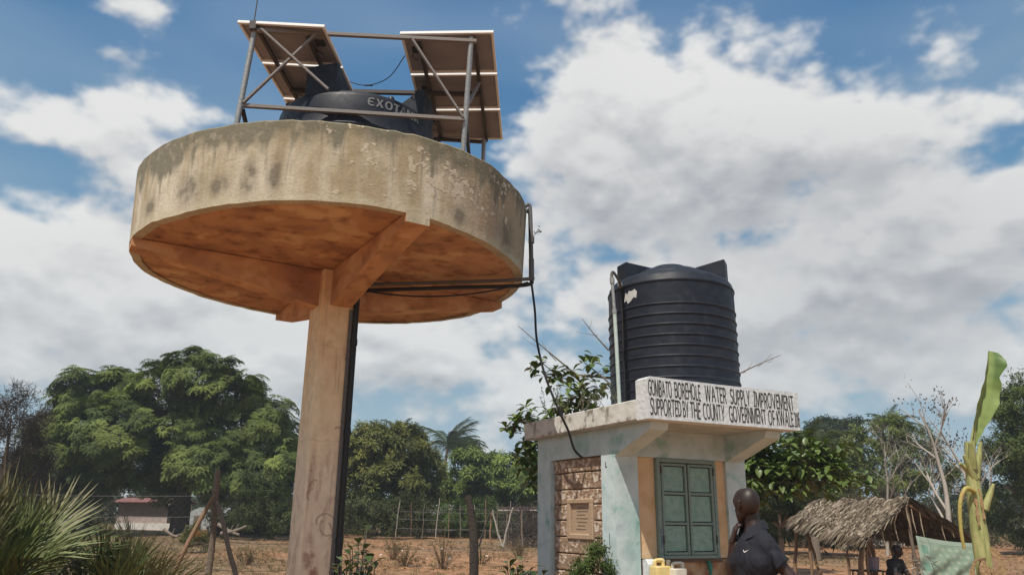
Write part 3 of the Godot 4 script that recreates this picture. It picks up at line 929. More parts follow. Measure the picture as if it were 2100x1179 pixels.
# ---------------------------------------------------------------- the kiosk: local x runs along the front, -z runs back
var KA := Vector3(1.675, 0, -9.364)
var KY := 0.4655

func kiosk() -> void:
	var t := thing("water_kiosk", "small pale blue water kiosk with a flat roof, lettered white fascia and green shutters", "building", KA, "", KY)
	var floor_m := MB.new()
	floor_m.box(Vector3(1.2, 0.04, -1.9), Vector3(2.7, 0.08, 2.9), Basis(), 0.01)
	part(t, "plinth", floor_m, M.plaque_stone)
	# frame of posts and lintels
	for q in [["corner_pillar", 0.10, 0.47, 0.90, 1.22, 0.08, 2.80], ["rear_pillar", 0.10, 0.42, 2.60, 3.00, 0.08, 2.80], ["corner_pillar", 2.00, 2.36, 0.902, 1.2, 0.08, 2.80], ["side_lintel", 0.104, 0.36, 1.22, 2.60, 2.455, 2.80], ["front_lintel", 0.47, 2.00, 0.905, 1.15, 2.43, 2.80], ["side_wall", 2.11, 2.35, 1.2, 3.0, 0.08, 2.80], ["back_wall", 0.42, 2.11, 2.78, 2.99, 0.08, 2.80]]:
		var b := MB.new()
		b = stained(Vector3((q[1] + q[2]) / 2, (q[5] + q[6]) / 2, -(q[3] + q[4]) / 2), Vector3(q[2] - q[1], q[6] - q[5], q[4] - q[3]), Vector3.ZERO)
		part(t, q[0], b, M.blue_wall)
	# orange reveal beside the shutter, wall under it
	for q in [[0.47, 0.772, 1.13, 2.43], [1.80, 2.00, 1.13, 2.43]]:
		var b := MB.new()
		b.box(Vector3((q[0] + q[1]) / 2, (q[2] + q[3]) / 2, -1.03), Vector3(q[1] - q[0], q[3] - q[2], 0.17), Basis(), 0.004)
		part(t, "orange_wall", b, M.orange_wall)
	var lw := MB.new()
	lw.box(Vector3(1.235, 0.60, -1.06), Vector3(1.53, 1.04, 0.18), Basis(), 0.004)
	part(t, "lower_wall", lw, M.brown_wall)
	var sill := MB.new()
	sill.box(Vector3(1.27, 1.105, -0.985), Vector3(1.18, 0.045, 0.13), Basis(), 0.006)
	part(t, "window_sill", sill, M.mortar)
	for q in [[0.50, 0.625], [1.92, 2.06]]:
		var b := MB.new()
		b.prism([Vector3(q[0], 0.08, -0.905), Vector3(q[0], 1.125, -0.905), Vector3(q[0], 1.135, -0.84), Vector3(q[0], 1.07, -0.785), Vector3(q[0], 0.08, -0.78)], Vector3.RIGHT, q[1] - q[0])
		part(t, "side_pier", b, M.white_wall)
	var ledge := MB.new()
	ledge.box(Vector3(1.27, 0.39, -0.73), Vector3(1.29, 0.62, 0.34), Basis(), 0.015)
	part(t, "filling_ledge", ledge, M.plaque_stone)
	part(t, "painted_number", text_mesh("4", 0.17, 0.003, "Droid Sans", 700), M.paint_black, Vector3(1.985, 0.98, -0.778), Basis(Vector3.RIGHT, -0.02))
	part(t, "painted_mark", text_mesh("L", 0.10, 0.003, "Droid Sans", 700), M.paint_black, Vector3(0.099, 2.315, -1.10), Basis(Vector3.UP, -PI / 2))
	var mk := MB.new()
	mk.bar(Vector3(0.098, 1.45, -1.055), Vector3(0.098, 1.25, -1.045), 0.008, 0.003)
	mk.bar(Vector3(0.098, 1.25, -1.045), Vector3(0.098, 1.27, -1.09), 0.008, 0.003)
	part(t, "painted_mark", mk, M.paint_black)
	# shutters
	var fr := MB.new()
	for q in [[0.772, 0.835, 1.13, 2.43], [1.745, 1.80, 1.13, 2.43]]:
		fr.box(Vector3((q[0] + q[1]) / 2, (q[2] + q[3]) / 2, -0.935), Vector3(q[1] - q[0], q[3] - q[2], 0.10), Basis(), 0.006)
	fr.box(Vector3(1.29, 2.40, -0.935), Vector3(0.91, 0.055, 0.098), Basis(), 0.006)
	fr.box(Vector3(1.29, 1.15, -0.935), Vector3(0.91, 0.045, 0.098), Basis(), 0.006)
	part(t, "window_frame", fr, M.teal_frame)
	var dk := MB.new()
	dk.box(Vector3(1.29, 1.77, -0.96), Vector3(0.9, 1.18, 0.01))
	part(t, "shutter_gap", dk, M.gap_dark)
	for s in 2:
		var x0 := 0.845 if s == 0 else 1.300
		var x1 := 1.278 if s == 0 else 1.735
		var leaf := MB.new()
		for x in [x0 + 0.0175, x1 - 0.0175]:
			leaf.box(Vector3(x, 1.77, -0.905), Vector3(0.035, 1.18, 0.04), Basis(), 0.004)
		for y in [1.195, 1.575, 1.965, 2.345]:
			leaf.box(Vector3((x0 + x1) / 2, y, -0.9055), Vector3(x1 - x0 - 0.07, 0.034, 0.036), Basis(), 0.004)
		var lf := part(t, "shutter", leaf, M.teal_frame)
		for y in [[1.214, 1.556], [1.594, 1.946], [1.984, 2.326]]:
			var pn := MB.new()
			pn.box(Vector3((x0 + x1) / 2, (y[0] + y[1]) / 2, -0.925), Vector3(x1 - x0 - 0.086, y[1] - y[0] - 0.016, 0.02), Basis(), 0.003)
			part(lf, "shutter_panel", pn, M.teal_paint)
		for y in [1.32, 2.22]:
			var hg := MB.new()
			hg.tube([Vector3(0.838 if s == 0 else 1.742, y, -0.882), Vector3(0.838 if s == 0 else 1.742, y + 0.10, -0.882)], 0.013, 8)
			part(lf, "hinge", hg, M.dark_steel)
	var sc := MB.new()
	for k in 16:
		sc.bar(Vector3(0.80 + rnd(-0.016, 0.016), 1.25 + k * 0.016, -0.8835), Vector3(0.80 + rnd(-0.016, 0.016), 1.27 + k * 0.016 + rnd(0, 0.02), -0.8835), 0.006, 0.002)
	part(t, "blue_scribble", sc, M.paint_blue)
	for q in [[0.98, 1.50], [0.985, 1.44], [1.0, 1.38], [0.97, 1.34], [1.02, 1.48], [1.62, 1.38], [1.55, 1.33], [1.12, 1.70], [1.64, 1.43]]:
		var sm := MB.new()
		sm.box(Vector3(q[0], q[1], -0.9135), Vector3(rnd(0.012, 0.03), rnd(0.008, 0.02), 0.003), Basis(Vector3.BACK, rnd(0, 3)))
		part(t, "paint_chip", sm, M.teal_frame)
	# block wall set back between the pillars
	var mo := MB.new()
	mo.box(Vector3(0.30, 1.27, -1.91), Vector3(0.20, 2.38, 1.37))
	part(t, "mortar_bed", mo, M.mortar)
	var ys := [2.452, 2.258, 2.022, 1.815, 1.598, 1.375, 1.15, 0.92, 0.69, 0.46, 0.23, 0.09]
	for r in 11:
		var joints := [1.225, 1.90, 2.595] if r % 2 == 0 else [1.225, 1.56, 2.22, 2.595]
		for k in joints.size() - 1:
			var w0: float = joints[k] + 0.004
			var w1: float = joints[k + 1] - 0.004
			var segs := [[w0, w1]]
			if r in [3, 4]:   # the plaque interrupts these courses
				segs = []
				if w0 < 1.50: segs.append([w0, minf(w1, 1.52)])
				if w1 > 2.2: segs.append([maxf(w0, 2.225), w1])
			for s in segs:
				if s[1] - s[0] < 0.03: continue
				var b := MB.new()
				var proud := rnd(-0.006, 0.008)
				var hgt: float = ys[r] - ys[r + 1] - 0.014
				var tilt := Basis(Vector3.RIGHT, rnd(-0.008, 0.008))
				b.box(Vector3.ZERO, Vector3(0.06, hgt, s[1] - s[0]), Basis(), 0.012)
				part(t, "stone_block", b, M["block_%s" % ["tan", "rose", "grey"][rng.randi() % 3]], Vector3(0.192 - proud, (ys[r] + ys[r + 1]) / 2, -(s[0] + s[1]) / 2), tilt)
	var pf := MB.new()
	for q in [[1.84, 1.88, 1.53, 2.215], [1.36, 1.405, 1.53, 2.215]]:
		pf.box(Vector3(0.175, (q[0] + q[1]) / 2 , -(q[2] + q[3]) / 2), Vector3(0.07, q[1] - q[0] + 0.03, q[3] - q[2]), Basis(), 0.012)
	for w in [1.575, 2.17]:
		pf.box(Vector3(0.175, 1.62, -w), Vector3(0.068, 0.43, 0.09), Basis(), 0.012)
	part(t, "plaque_frame", pf, M.plaque_stone)
	var pq := MB.new()
	pq.box(Vector3(0.20, 1.62, -1.872), Vector3(0.04, 0.43, 0.50))
	var pq_part := part(t, "plaque", pq, M.plaque_stone)
	var pr := MB.new()
	for k in 7:
		var wd := rnd(0.16, 0.34)
		pr.box(Vector3(0.179, 1.77 - k * 0.048, -1.86 - rnd(-0.03, 0.03)), Vector3(0.003, 0.011, wd))
	part(pq_part, "worn_inscription", pr, M.faded_print)
	# roof
	var rs := MB.new()
	rs.box(Vector3(1.26, 2.93, -1.74), Vector3(2.52, 0.255, 3.0), Basis(), 0.012)
	part(t, "roof_slab", rs, M.roof_edge)
	var under := MB.new()
	under.box(Vector3(1.26, 2.797, -1.72), Vector3(2.46, 0.01, 2.9))
	part(t, "soffit", under, M.soffit)
	var fb := MB.new()
	fb.prism([Vector3(0, 2.795, 0), Vector3(2.535, 2.80, 0), Vector3(2.545, 3.315, 0), Vector3(1.2, 3.305, 0), Vector3(0.05, 3.315, 0), Vector3(0.0, 3.285, 0)], Vector3(0, 0, -1), 0.238)
	var sg := part(t, "name_board", fb, M.white_wall)
	for q in [["GOMBATO", 840, 985, 0], ["BOREHOLE", 1000, 1162, 0], ["WATER", 1187, 1320, 0], ["SUPPLY", 1343, 1468, 0], ["IMPROVEMENT", 1488, 1740, 0], ["SUPPORTED", 848, 1038, 1], ["BY", 1046, 1083, 1], ["THE", 1091, 1155, 1], ["COUNTY", 1169, 1303, 1], ["GOVERNMENT", 1329, 1560, 1], ["OF", 1572, 1613, 1], ["KWALE", 1622, 1729, 1], ["2016", 1734, 1783, 1]]:
		var t0: float = (q[1] - 835.0) / 935.0
		var t1: float = (q[2] - 835.0) / 935.0
		var u0 := 2.54 * t0 / (1.1 - 0.1 * t0)
		var u1 := minf(2.54 * t1 / (1.1 - 0.1 * t1), 2.535)
		var x := u0
		var word: String = q[0]
		var ws := []
		var tot := 0.0
		for ch in word:   # each letter gets its own slight lean and size
			var m := text_mesh(ch, 0.205 / 0.714, 0.004, "Droid Sans", 400)
			var w: float = m.get_aabb().size.x + 0.022
			ws.append([m, w]); tot += w
		var sx := (u1 - u0) / tot
		var o: Node3D = null
		for e in ws:
			var h := rnd(0.93, 1.03)
			part(sg, "letter", e[0], M.paint_black, Vector3(x + e[1] * sx * 0.5, (3.175 if q[3] == 0 else 2.94) + rnd(-0.006, 0.006) - 0.008 * x * (1 if q[3] == 0 else 0), 0.002), Basis(Vector3(sx, rnd(-0.012, 0.012), 0), Vector3(rnd(-0.05, 0.03), h, 0), Vector3(0, 0, 1)))
			x += e[1] * sx
	for q in [[0.168, 0.44], [2.07, 2.345]]:
		var b := MB.new()
		b.prism([Vector3(q[0], 2.792, -0.99), Vector3(q[0], 2.42, -0.99), Vector3(q[0], 2.70, -0.20), Vector3(q[0], 2.792, -0.17)], Vector3.RIGHT, q[1] - q[0])
		part(t, "roof_bracket", b, M.blue_wall)
	var tp := MB.new()
	tp.tube([Vector3(1.60, 0.72, -0.89), Vector3(1.60, 1.02, -0.89), Vector3(1.595, 1.08, -0.90), Vector3(1.60, 1.09, -1.0)], 0.022, 10)
	tp.tube([Vector3(1.60, 0.98, -0.89), Vector3(1.60, 1.07, -0.89)], 0.034, 10)
	part(t, "tap_pipe", tp, mat("teal_pipe", lin(0.03, 0.20, 0.14), 0.5))
	for c in t.get_children():   # the walls stand back under the roof's overhang
		if not (c.name.begins_with("roof") or c.name.begins_with("soffit") or c.name.begins_with("name_board")):
			c.position += Vector3(0.065, 0, -0.09)
	# weeds on the roof edge
	var wp := thing("roof_weeds", "straggly grey-green weeds growing on the kiosk roof left of the tank", "weeds", Vector3(1.30, 3.06, -10.35))
	var rw := MB.new()
	var rl := MB.new()
	for k in 26:
		var b := Vector3(rnd(-0.5, 0.16), 0, rnd(-0.9, 0.3))
		b.x -= b.z * -0.45
		var h := rnd(0.10, 0.42)
		var tip := b + Vector3(rnd(-0.12, 0.12), h, rnd(-0.1, 0.1))
		rw.tube([b, b.lerp(tip, 0.5) + Vector3(rnd(-0.02, 0.02), 0, 0), tip], [0.004, 0.003, 0.0015], 4, false)
		for s in 12:
			var f := rnd(0.25, 1.0)
			leaf_into(rl, b.lerp(tip, f), (ball() + Vector3(0, 0.5, 0)).normalized(), rnd(0.03, 0.07), 0.02, Color(0.16, 0.19, 0.12) * rnd(0.7, 1.2))
	part(wp, "stem", rw, M.bark_grey)
	part(wp, "foliage", rl, leaf_mat("leaf"))

func stained(b: Vector3, s: Vector3, origin: Vector3) -> MB:   # a wall block whose faces are fine enough to carry painted-on algae stains
	var m := MB.new()
	var ns := fbm(801, 2.6, 4)
	for ax in 3:
		var a1 := (ax + 1) % 3
		var a2 := (ax + 2) % 3
		for sg in [-1.0, 1.0]:
			var nn := Vector3.ZERO; nn[ax] = sg
			var c1 := maxi(int(s[a1] / 0.05), 1)
			var c2 := maxi(int(s[a2] / 0.05), 1)
			var rows := []
			for j in c2 + 1:
				var row := []
				for i in c1 + 1:
					var q := b
					q[ax] += sg * s[ax] * 0.5
					q[a1] += (float(i) / c1 - 0.5) * s[a1]
					q[a2] += (float(j) / c2 - 0.5) * s[a2]
					var n := ns.get_noise_3d(q.x * 1.3, q.y, q.z * 1.3)
					var k := 0.0
					for e in [[Vector3(0.46, 1.25, -0.95), Vector3(0.17, 0.48, 0.3), 0.95], [Vector3(0.30, 1.75, -0.95), Vector3(0.16, 0.35, 0.3), 0.35], [Vector3(0.16, 2.66, -1.70), Vector3(0.3, 0.16, 0.30), 0.85], [Vector3(0.16, 0.5, -1.1), Vector3(0.5, 0.5, 0.4), 0.6], [Vector3(2.1, 0.7, -0.95), Vector3(0.3, 0.5, 0.3), 0.6], [Vector3(0.2, 2.5, -2.8), Vector3(0.3, 0.3, 0.25), 0.2]]:
						var d: Vector3 = (q - e[0]) / e[1]
						k += e[2] * exp(-d.length_squared())
					k = smoothstep(0.16, 0.62, k * (1.0 + n * 1.4) + n * 0.12)
					m.col = Color(1, 1, 1).lerp(Color(0.50, 0.73, 0.66), k * 0.48)
					if q.y < 0.9 + n * 0.5 and q.y < 1.2: m.col = m.col.lerp(Color(0.78, 0.76, 0.58), 0.45 * smoothstep(1.1, 0.3, q.y))
					row.append(m.vt(q - origin, nn))
				rows.append(row)
			for j in c2:
				for i in c1: m.quad(rows[j][i], rows[j][i + 1], rows[j + 1][i + 1], rows[j + 1][i])
	m.col = Color.WHITE
	return m

func kiosk_tank() -> void:
	var c := Vector3(2.365, 3.06, -10.998)
	var t := thing("water_tank", "tall ribbed black plastic water tank standing on the kiosk roof", "water tank", c)
	var b := MB.new()
	var R := 0.915
	var prof := [Vector2(0.02, 0.0), Vector2(R, 0.0), Vector2(R + 0.01, 0.03)]
	for k in 10:
		var y := 0.096 + k * 0.146
		prof.append_array([Vector2(R, y - 0.022), Vector2(R + 0.009, y - 0.014), Vector2(R + 0.014, y), Vector2(R + 0.009, y + 0.010), Vector2(R, y + 0.016)])
	prof.append_array([Vector2(R, 1.72), Vector2(R + 0.010, 1.73), Vector2(R + 0.013, 1.745), Vector2(R + 0.010, 1.76), Vector2(R - 0.002, 1.775), Vector2(R - 0.015, 1.83), Vector2(R - 0.05, 1.88), Vector2(R - 0.11, 1.92), Vector2(R - 0.20, 1.95), Vector2(0.645, 1.965), Vector2(0.63, 1.97), Vector2(0.615, 2.0), Vector2(0.59, 2.02), Vector2(0.48, 2.085), Vector2(0.36, 2.13), Vector2(0.27, 2.155), Vector2(0.26, 2.155)])
	b.lathe(Vector3.ZERO, prof, 96)
	part(t, "body", b, M.tank_plastic)
	var l := MB.new()
	l.lathe(Vector3.ZERO, [Vector2(0.26, 2.14), Vector2(0.27, 2.15), Vector2(0.27, 2.175), Vector2(0.25, 2.185), Vector2(0.1, 2.205), Vector2(0.01, 2.21)], 32)
	part(t, "lid", l, M.tank_plastic)
	for a in [-66.0, 66.0, 180.0]:
		var g := MB.new()
		tank_lug(g, Vector3.ZERO, deg_to_rad(a), 0.23, 0.36, 0.84, 1.99, 2.14 if a < 0.0 else 2.20)
		part(t, "lug", g, M.tank_plastic)
	# torn label
	var lb := MB.new()
	var edge := [[-56.5, 1.50], [-54.5, 1.64], [-52.0, 1.60], [-50.5, 1.655], [-47.0, 1.645], [-44.0, 1.665], [-41.5, 1.62], [-42.5, 1.53], [-45.0, 1.555], [-48.5, 1.50], [-52.0, 1.47], [-53.5, 1.53]]
	var mid := lb.vt(polar(-48.5, R + 0.006, 1.575), polar(-48.5, 1, 0))
	var ids := []
	for e in edge: ids.append(lb.vt(polar(e[0], R + 0.007, e[1]), polar(e[0], 1, 0)))
	for k in ids.size(): lb.tri(mid, ids[k], ids[(k + 1) % ids.size()])
	part(t, "torn_label", lb, worn("label_paper", [[0.0, Color(0.30, 0.31, 0.31)], [0.4, Color(0.50, 0.51, 0.51)], [1.0, Color(0.62, 0.62, 0.61)]], 131, 0.06, 2.0, 0.8, 0.0))
	var hp := MB.new()
	hp.tube([polar(-57.5, R + 0.035, 1.80), polar(-57.5, R + 0.04, 1.72), polar(-57.2, R + 0.035, 0.9), polar(-57.0, R + 0.035, 0.02)], 0.014, 6)
	part(t, "overflow_hose", hp, M.black_hose)
	# the filler pipe stands beside the tank
	var f := thing("filler_pipe", "slim white standpipe with a bend at its top, left side of the roof tank", "pipe", Vector3(1.40, 2.93, -9.98))
	var p := MB.new()
	p.tube([Vector3(0.02, 0, 0.0), Vector3(0.0, 0.9, 0), Vector3(-0.015, 1.38, 0)], 0.026, 10)
	part(f, "lower_pipe", p, M.white_pipe)
	var p2 := MB.new()
	p2.tube([Vector3(-0.015, 1.38, 0), Vector3(-0.035, 1.80, 0)], 0.022, 10)
	p2.tube([Vector3(-0.014, 1.34, 0), Vector3(-0.016, 1.40, 0)], 0.033, 10)
	p2.tube([Vector3(-0.033, 1.76, 0), Vector3(-0.036, 1.84, 0)], 0.033, 10)
	part(f, "upper_pipe", p2, M.galvanised)
	var p3 := MB.new()
	p3.tube(curve([Vector3(-0.036, 1.82, 0), Vector3(-0.038, 1.90, 0), Vector3(-0.01, 1.93, -0.03), Vector3(0.10, 1.90, -0.30), Vector3(0.15, 1.88, -0.50)], 4), 0.02, 8)
	p3.tube([Vector3(0.135, 1.885, -0.44), Vector3(0.15, 1.88, -0.50)], 0.04, 10)
	part(f, "bend", p3, M.grey_pipe)

func polar(deg: float, r: float, y: float) -> Vector3:
	var a := deg_to_rad(deg)
	return Vector3(sin(a) * r, y, cos(a) * r)

func cable() -> void:
	var m := MB.new()
	m.tube(curve([Vector3(0.29, 5.02, -11.0), Vector3(0.31, 4.85, -10.99), Vector3(0.345, 4.55, -10.98), Vector3(0.375, 4.09, -10.94), Vector3(0.50, 3.55, -10.89), Vector3(0.71, 3.02, -10.85), Vector3(0.815, 2.80, -10.87), Vector3(0.90, 2.55, -10.92), Vector3(1.02, 2.44, -10.99)], 6), 0.018, 8)
	m.tube([Vector3(0.69, 3.07, -10.85), Vector3(0.72, 3.0, -10.85)], 0.028, 8)
	solo("power_cable", "black cable hanging from the tower basin down into the kiosk's block wall", "cable", m, M.black_hose)

# ---------------------------------------------------------------- people: capsules joined by a smooth minimum, meshed as surface nets
func nets(m: MB, prims: Array, cell: float, k: float, keep = null) -> void:
	var lo := Vector3.INF
	var hi := -Vector3.INF
	for q in prims:
		var r := maxf(q[2], q[3]) + cell * 3.0
		lo = lo.min((q[0] as Vector3).min(q[1]) - Vector3.ONE * r)
		hi = hi.max((q[0] as Vector3).max(q[1]) + Vector3.ONE * r)
	var nx := int((hi.x - lo.x) / cell) + 2
	var ny := int((hi.y - lo.y) / cell) + 2
	var nz := int((hi.z - lo.z) / cell) + 2
	var f := PackedFloat32Array()
	f.resize(nx * ny * nz)
	f.fill(1.0)
	for q in prims:
		var a: Vector3 = q[0]
		var b: Vector3 = q[1]
		var ra: float = q[2]
		var rb: float = q[3]
		var r := maxf(ra, rb) + k + cell * 2.0
		var c0 := ((a.min(b) - Vector3.ONE * r - lo) / cell).floor()
		var c1 := ((a.max(b) + Vector3.ONE * r - lo) / cell).ceil()
		var ab := b - a
		var l2 := maxf(ab.length_squared(), 1e-9)
		for z in range(maxi(int(c0.z), 0), mini(int(c1.z) + 1, nz)):
			for y in range(maxi(int(c0.y), 0), mini(int(c1.y) + 1, ny)):
				var at := (z * ny + y) * nx
				for x in range(maxi(int(c0.x), 0), mini(int(c1.x) + 1, nx)):
					var p := lo + Vector3(x, y, z) * cell
					var t := clampf((p - a).dot(ab) / l2, 0.0, 1.0)
					var d := p.distance_to(a + ab * t) - lerpf(ra, rb, t)
					var o := f[at + x]
					var h := maxf(k - absf(d - o), 0.0)
					f[at + x] = minf(d, o) - h * h / (4.0 * k)
	if keep != null:
		for z in nz:
			for y in ny:
				for x in nx:
					var i := (z * ny + y) * nx + x
					if f[i] < cell * 2.0: f[i] = maxf(f[i], keep.call(lo + Vector3(x, y, z) * cell))
	var ids := PackedInt32Array(); ids.resize(nx * ny * nz); ids.fill(-1)
	var offs := [0, 1, nx, nx + 1, nx * ny, nx * ny + 1, nx * ny + nx, nx * ny + nx + 1]
	var edges := [[0, 1], [2, 3], [4, 5], [6, 7], [0, 2], [1, 3], [4, 6], [5, 7], [0, 4], [1, 5], [2, 6], [3, 7]]
	var first := m.v.size()
	for z in nz - 1:
		for y in ny - 1:
			for x in nx - 1:
				var i := (z * ny + y) * nx + x
				var f0 := f[i] < 0.0
				var mixed := false
				for s in range(1, 8):
					if (f[i + offs[s]] < 0.0) != f0:
						mixed = true; break
				if not mixed: continue
				var sum := Vector3.ZERO
				var n := 0
				for e in edges:
					var fa := f[i + offs[e[0]]]
					var fb := f[i + offs[e[1]]]
					if (fa < 0.0) != (fb < 0.0):
						var t := fa / (fa - fb)
						var pa := Vector3(e[0] & 1, (e[0] >> 1) & 1, e[0] >> 2)
						var pb := Vector3(e[1] & 1, (e[1] >> 1) & 1, e[1] >> 2)
						sum += pa.lerp(pb, t)
						n += 1
				var gx := f[i + offs[1]] + f[i + offs[3]] + f[i + offs[5]] + f[i + offs[7]] - f[i] - f[i + offs[2]] - f[i + offs[4]] - f[i + offs[6]]
				var gy := f[i + offs[2]] + f[i + offs[3]] + f[i + offs[6]] + f[i + offs[7]] - f[i] - f[i + offs[1]] - f[i + offs[4]] - f[i + offs[5]]
				var gz := f[i + offs[4]] + f[i + offs[5]] + f[i + offs[6]] + f[i + offs[7]] - f[i] - f[i + offs[1]] - f[i + offs[2]] - f[i + offs[3]]
				ids[i] = m.vt(lo + (Vector3(x, y, z) + sum / n) * cell, Vector3(gx, gy, gz).normalized())
	for z in range(1, nz - 1):
		for y in range(1, ny - 1):
			for x in range(1, nx - 1):
				var i := (z * ny + y) * nx + x
				var s := f[i] < 0.0
				if (f[i + 1] < 0.0) != s: quad_if(m, ids[i], ids[i - nx], ids[i - nx - nx * ny], ids[i - nx * ny])
				if (f[i + nx] < 0.0) != s: quad_if(m, ids[i], ids[i - 1], ids[i - 1 - nx * ny], ids[i - nx * ny])
				if (f[i + nx * ny] < 0.0) != s: quad_if(m, ids[i], ids[i - 1], ids[i - 1 - nx], ids[i - nx])
	# smooth normals from the faces
	var acc := PackedVector3Array(); acc.resize(m.v.size() - first)
	for t in range(0, m.ix.size(), 3):
		if m.ix[t] < first: continue
		var g := (m.v[m.ix[t + 2]] - m.v[m.ix[t]]).cross(m.v[m.ix[t + 1]] - m.v[m.ix[t]])
		for s in 3: acc[m.ix[t + s] - first] += g
	for v in acc.size():
		if acc[v].length_squared() > 0.0: m.n[first + v] = acc[v].normalized()

func quad_if(m: MB, a: int, b: int, c: int, d: int) -> void:
	if a >= 0 and b >= 0 and c >= 0 and d >= 0: m.quad(a, b, c, d)

func hand_prims(wrist: Vector3, dir: Vector3, palm_n: Vector3, thumb_side: float, curl: float) -> Array:
	var d := dir.normalized()
	var s := d.cross(palm_n).normalized() * thumb_side
	var nn := s.cross(d).normalized() * thumb_side
	if nn.dot(palm_n) < 0.0: nn = -nn
	var out := []
	for k in [-0.027, -0.009, 0.009, 0.027]:
		out.append([wrist + s * k * 0.55, wrist + d * 0.085 + s * k, 0.017, 0.0145])
	var lens := [0.070, 0.082, 0.078, 0.060]
	for k in 4:
		var base: Vector3 = wrist + d * 0.088 + s * (0.031 - k * 0.0205)
		var a := curl * 0.7
		var p1: Vector3 = base + (d * cos(a) + nn * sin(a)) * lens[k] * 0.5
		var p2: Vector3 = p1 + (d * cos(a * 2.1) + nn * sin(a * 2.1)) * lens[k] * 0.32
		var p3: Vector3 = p2 + (d * cos(a * 2.9) + nn * sin(a * 2.9)) * lens[k] * 0.26
		out.append([base, p1, 0.0095, 0.009]); out.append([p1, p2, 0.009, 0.0083]); out.append([p2, p3, 0.0083, 0.007])
	var tb := wrist + d * 0.022 + s * 0.026
	var t1 := tb + (d * 0.65 + s * 0.7 + nn * 0.25).normalized() * 0.042
	var t2 := t1 + (d * 0.9 + s * 0.25 + nn * 0.35).normalized() * 0.034
	out.append([tb, t1, 0.014, 0.011]); out.append([t1, t2, 0.011, 0.0085])
	return out

func head_prims(c: Vector3, b: Basis) -> Array:   # c: centre of the skull
	var q := []
	for e in [[Vector3(0, 0.018, -0.018), Vector3(0, 0.022, 0.022), 0.088, 0.083], [Vector3(0, 0.045, -0.03), Vector3(0, 0.04, 0.03), 0.068, 0.066], [Vector3(0, -0.02, 0.03), Vector3(0, -0.085, 0.052), 0.066, 0.036],
		[Vector3(-0.035, -0.06, 0.02), Vector3(-0.012, -0.095, 0.066), 0.034, 0.022], [Vector3(0.035, -0.06, 0.02), Vector3(0.012, -0.095, 0.066), 0.034, 0.022], [Vector3(0, -0.098, 0.07), Vector3(0, -0.094, 0.075), 0.019, 0.018],
		[Vector3(0, 0.005, 0.098), Vector3(0, -0.035, 0.112), 0.010, 0.015], [Vector3(-0.015, -0.040, 0.100), Vector3(0.015, -0.040, 0.100), 0.011, 0.011], [Vector3(-0.02, -0.065, 0.085), Vector3(0.02, -0.065, 0.085), 0.013, 0.013],
		[Vector3(-0.045, 0.025, 0.075), Vector3(0.045, 0.025, 0.075), 0.018, 0.018]]:
		q.append([c + b * e[0], c + b * e[1], e[2], e[3]])
	return q

func ear_prims(c: Vector3, b: Basis) -> Array:
	var q := []
	for s in [-1.0, 1.0]:
		for e in [[Vector3(0.083, 0.024, -0.008), Vector3(0.094, 0.022, -0.022), 0.010, 0.009], [Vector3(0.094, 0.022, -0.022), Vector3(0.093, -0.005, -0.022), 0.009, 0.008], [Vector3(0.093, -0.005, -0.022), Vector3(0.083, -0.030, -0.004), 0.008, 0.009], [Vector3(0.08, 0.015, -0.004), Vector3(0.08, -0.02, -0.002), 0.010, 0.010]]:
			q.append([c + b * (e[0] * Vector3(s, 1, 1)), c + b * (e[1] * Vector3(s, 1, 1)), e[2], e[3]])
	return q

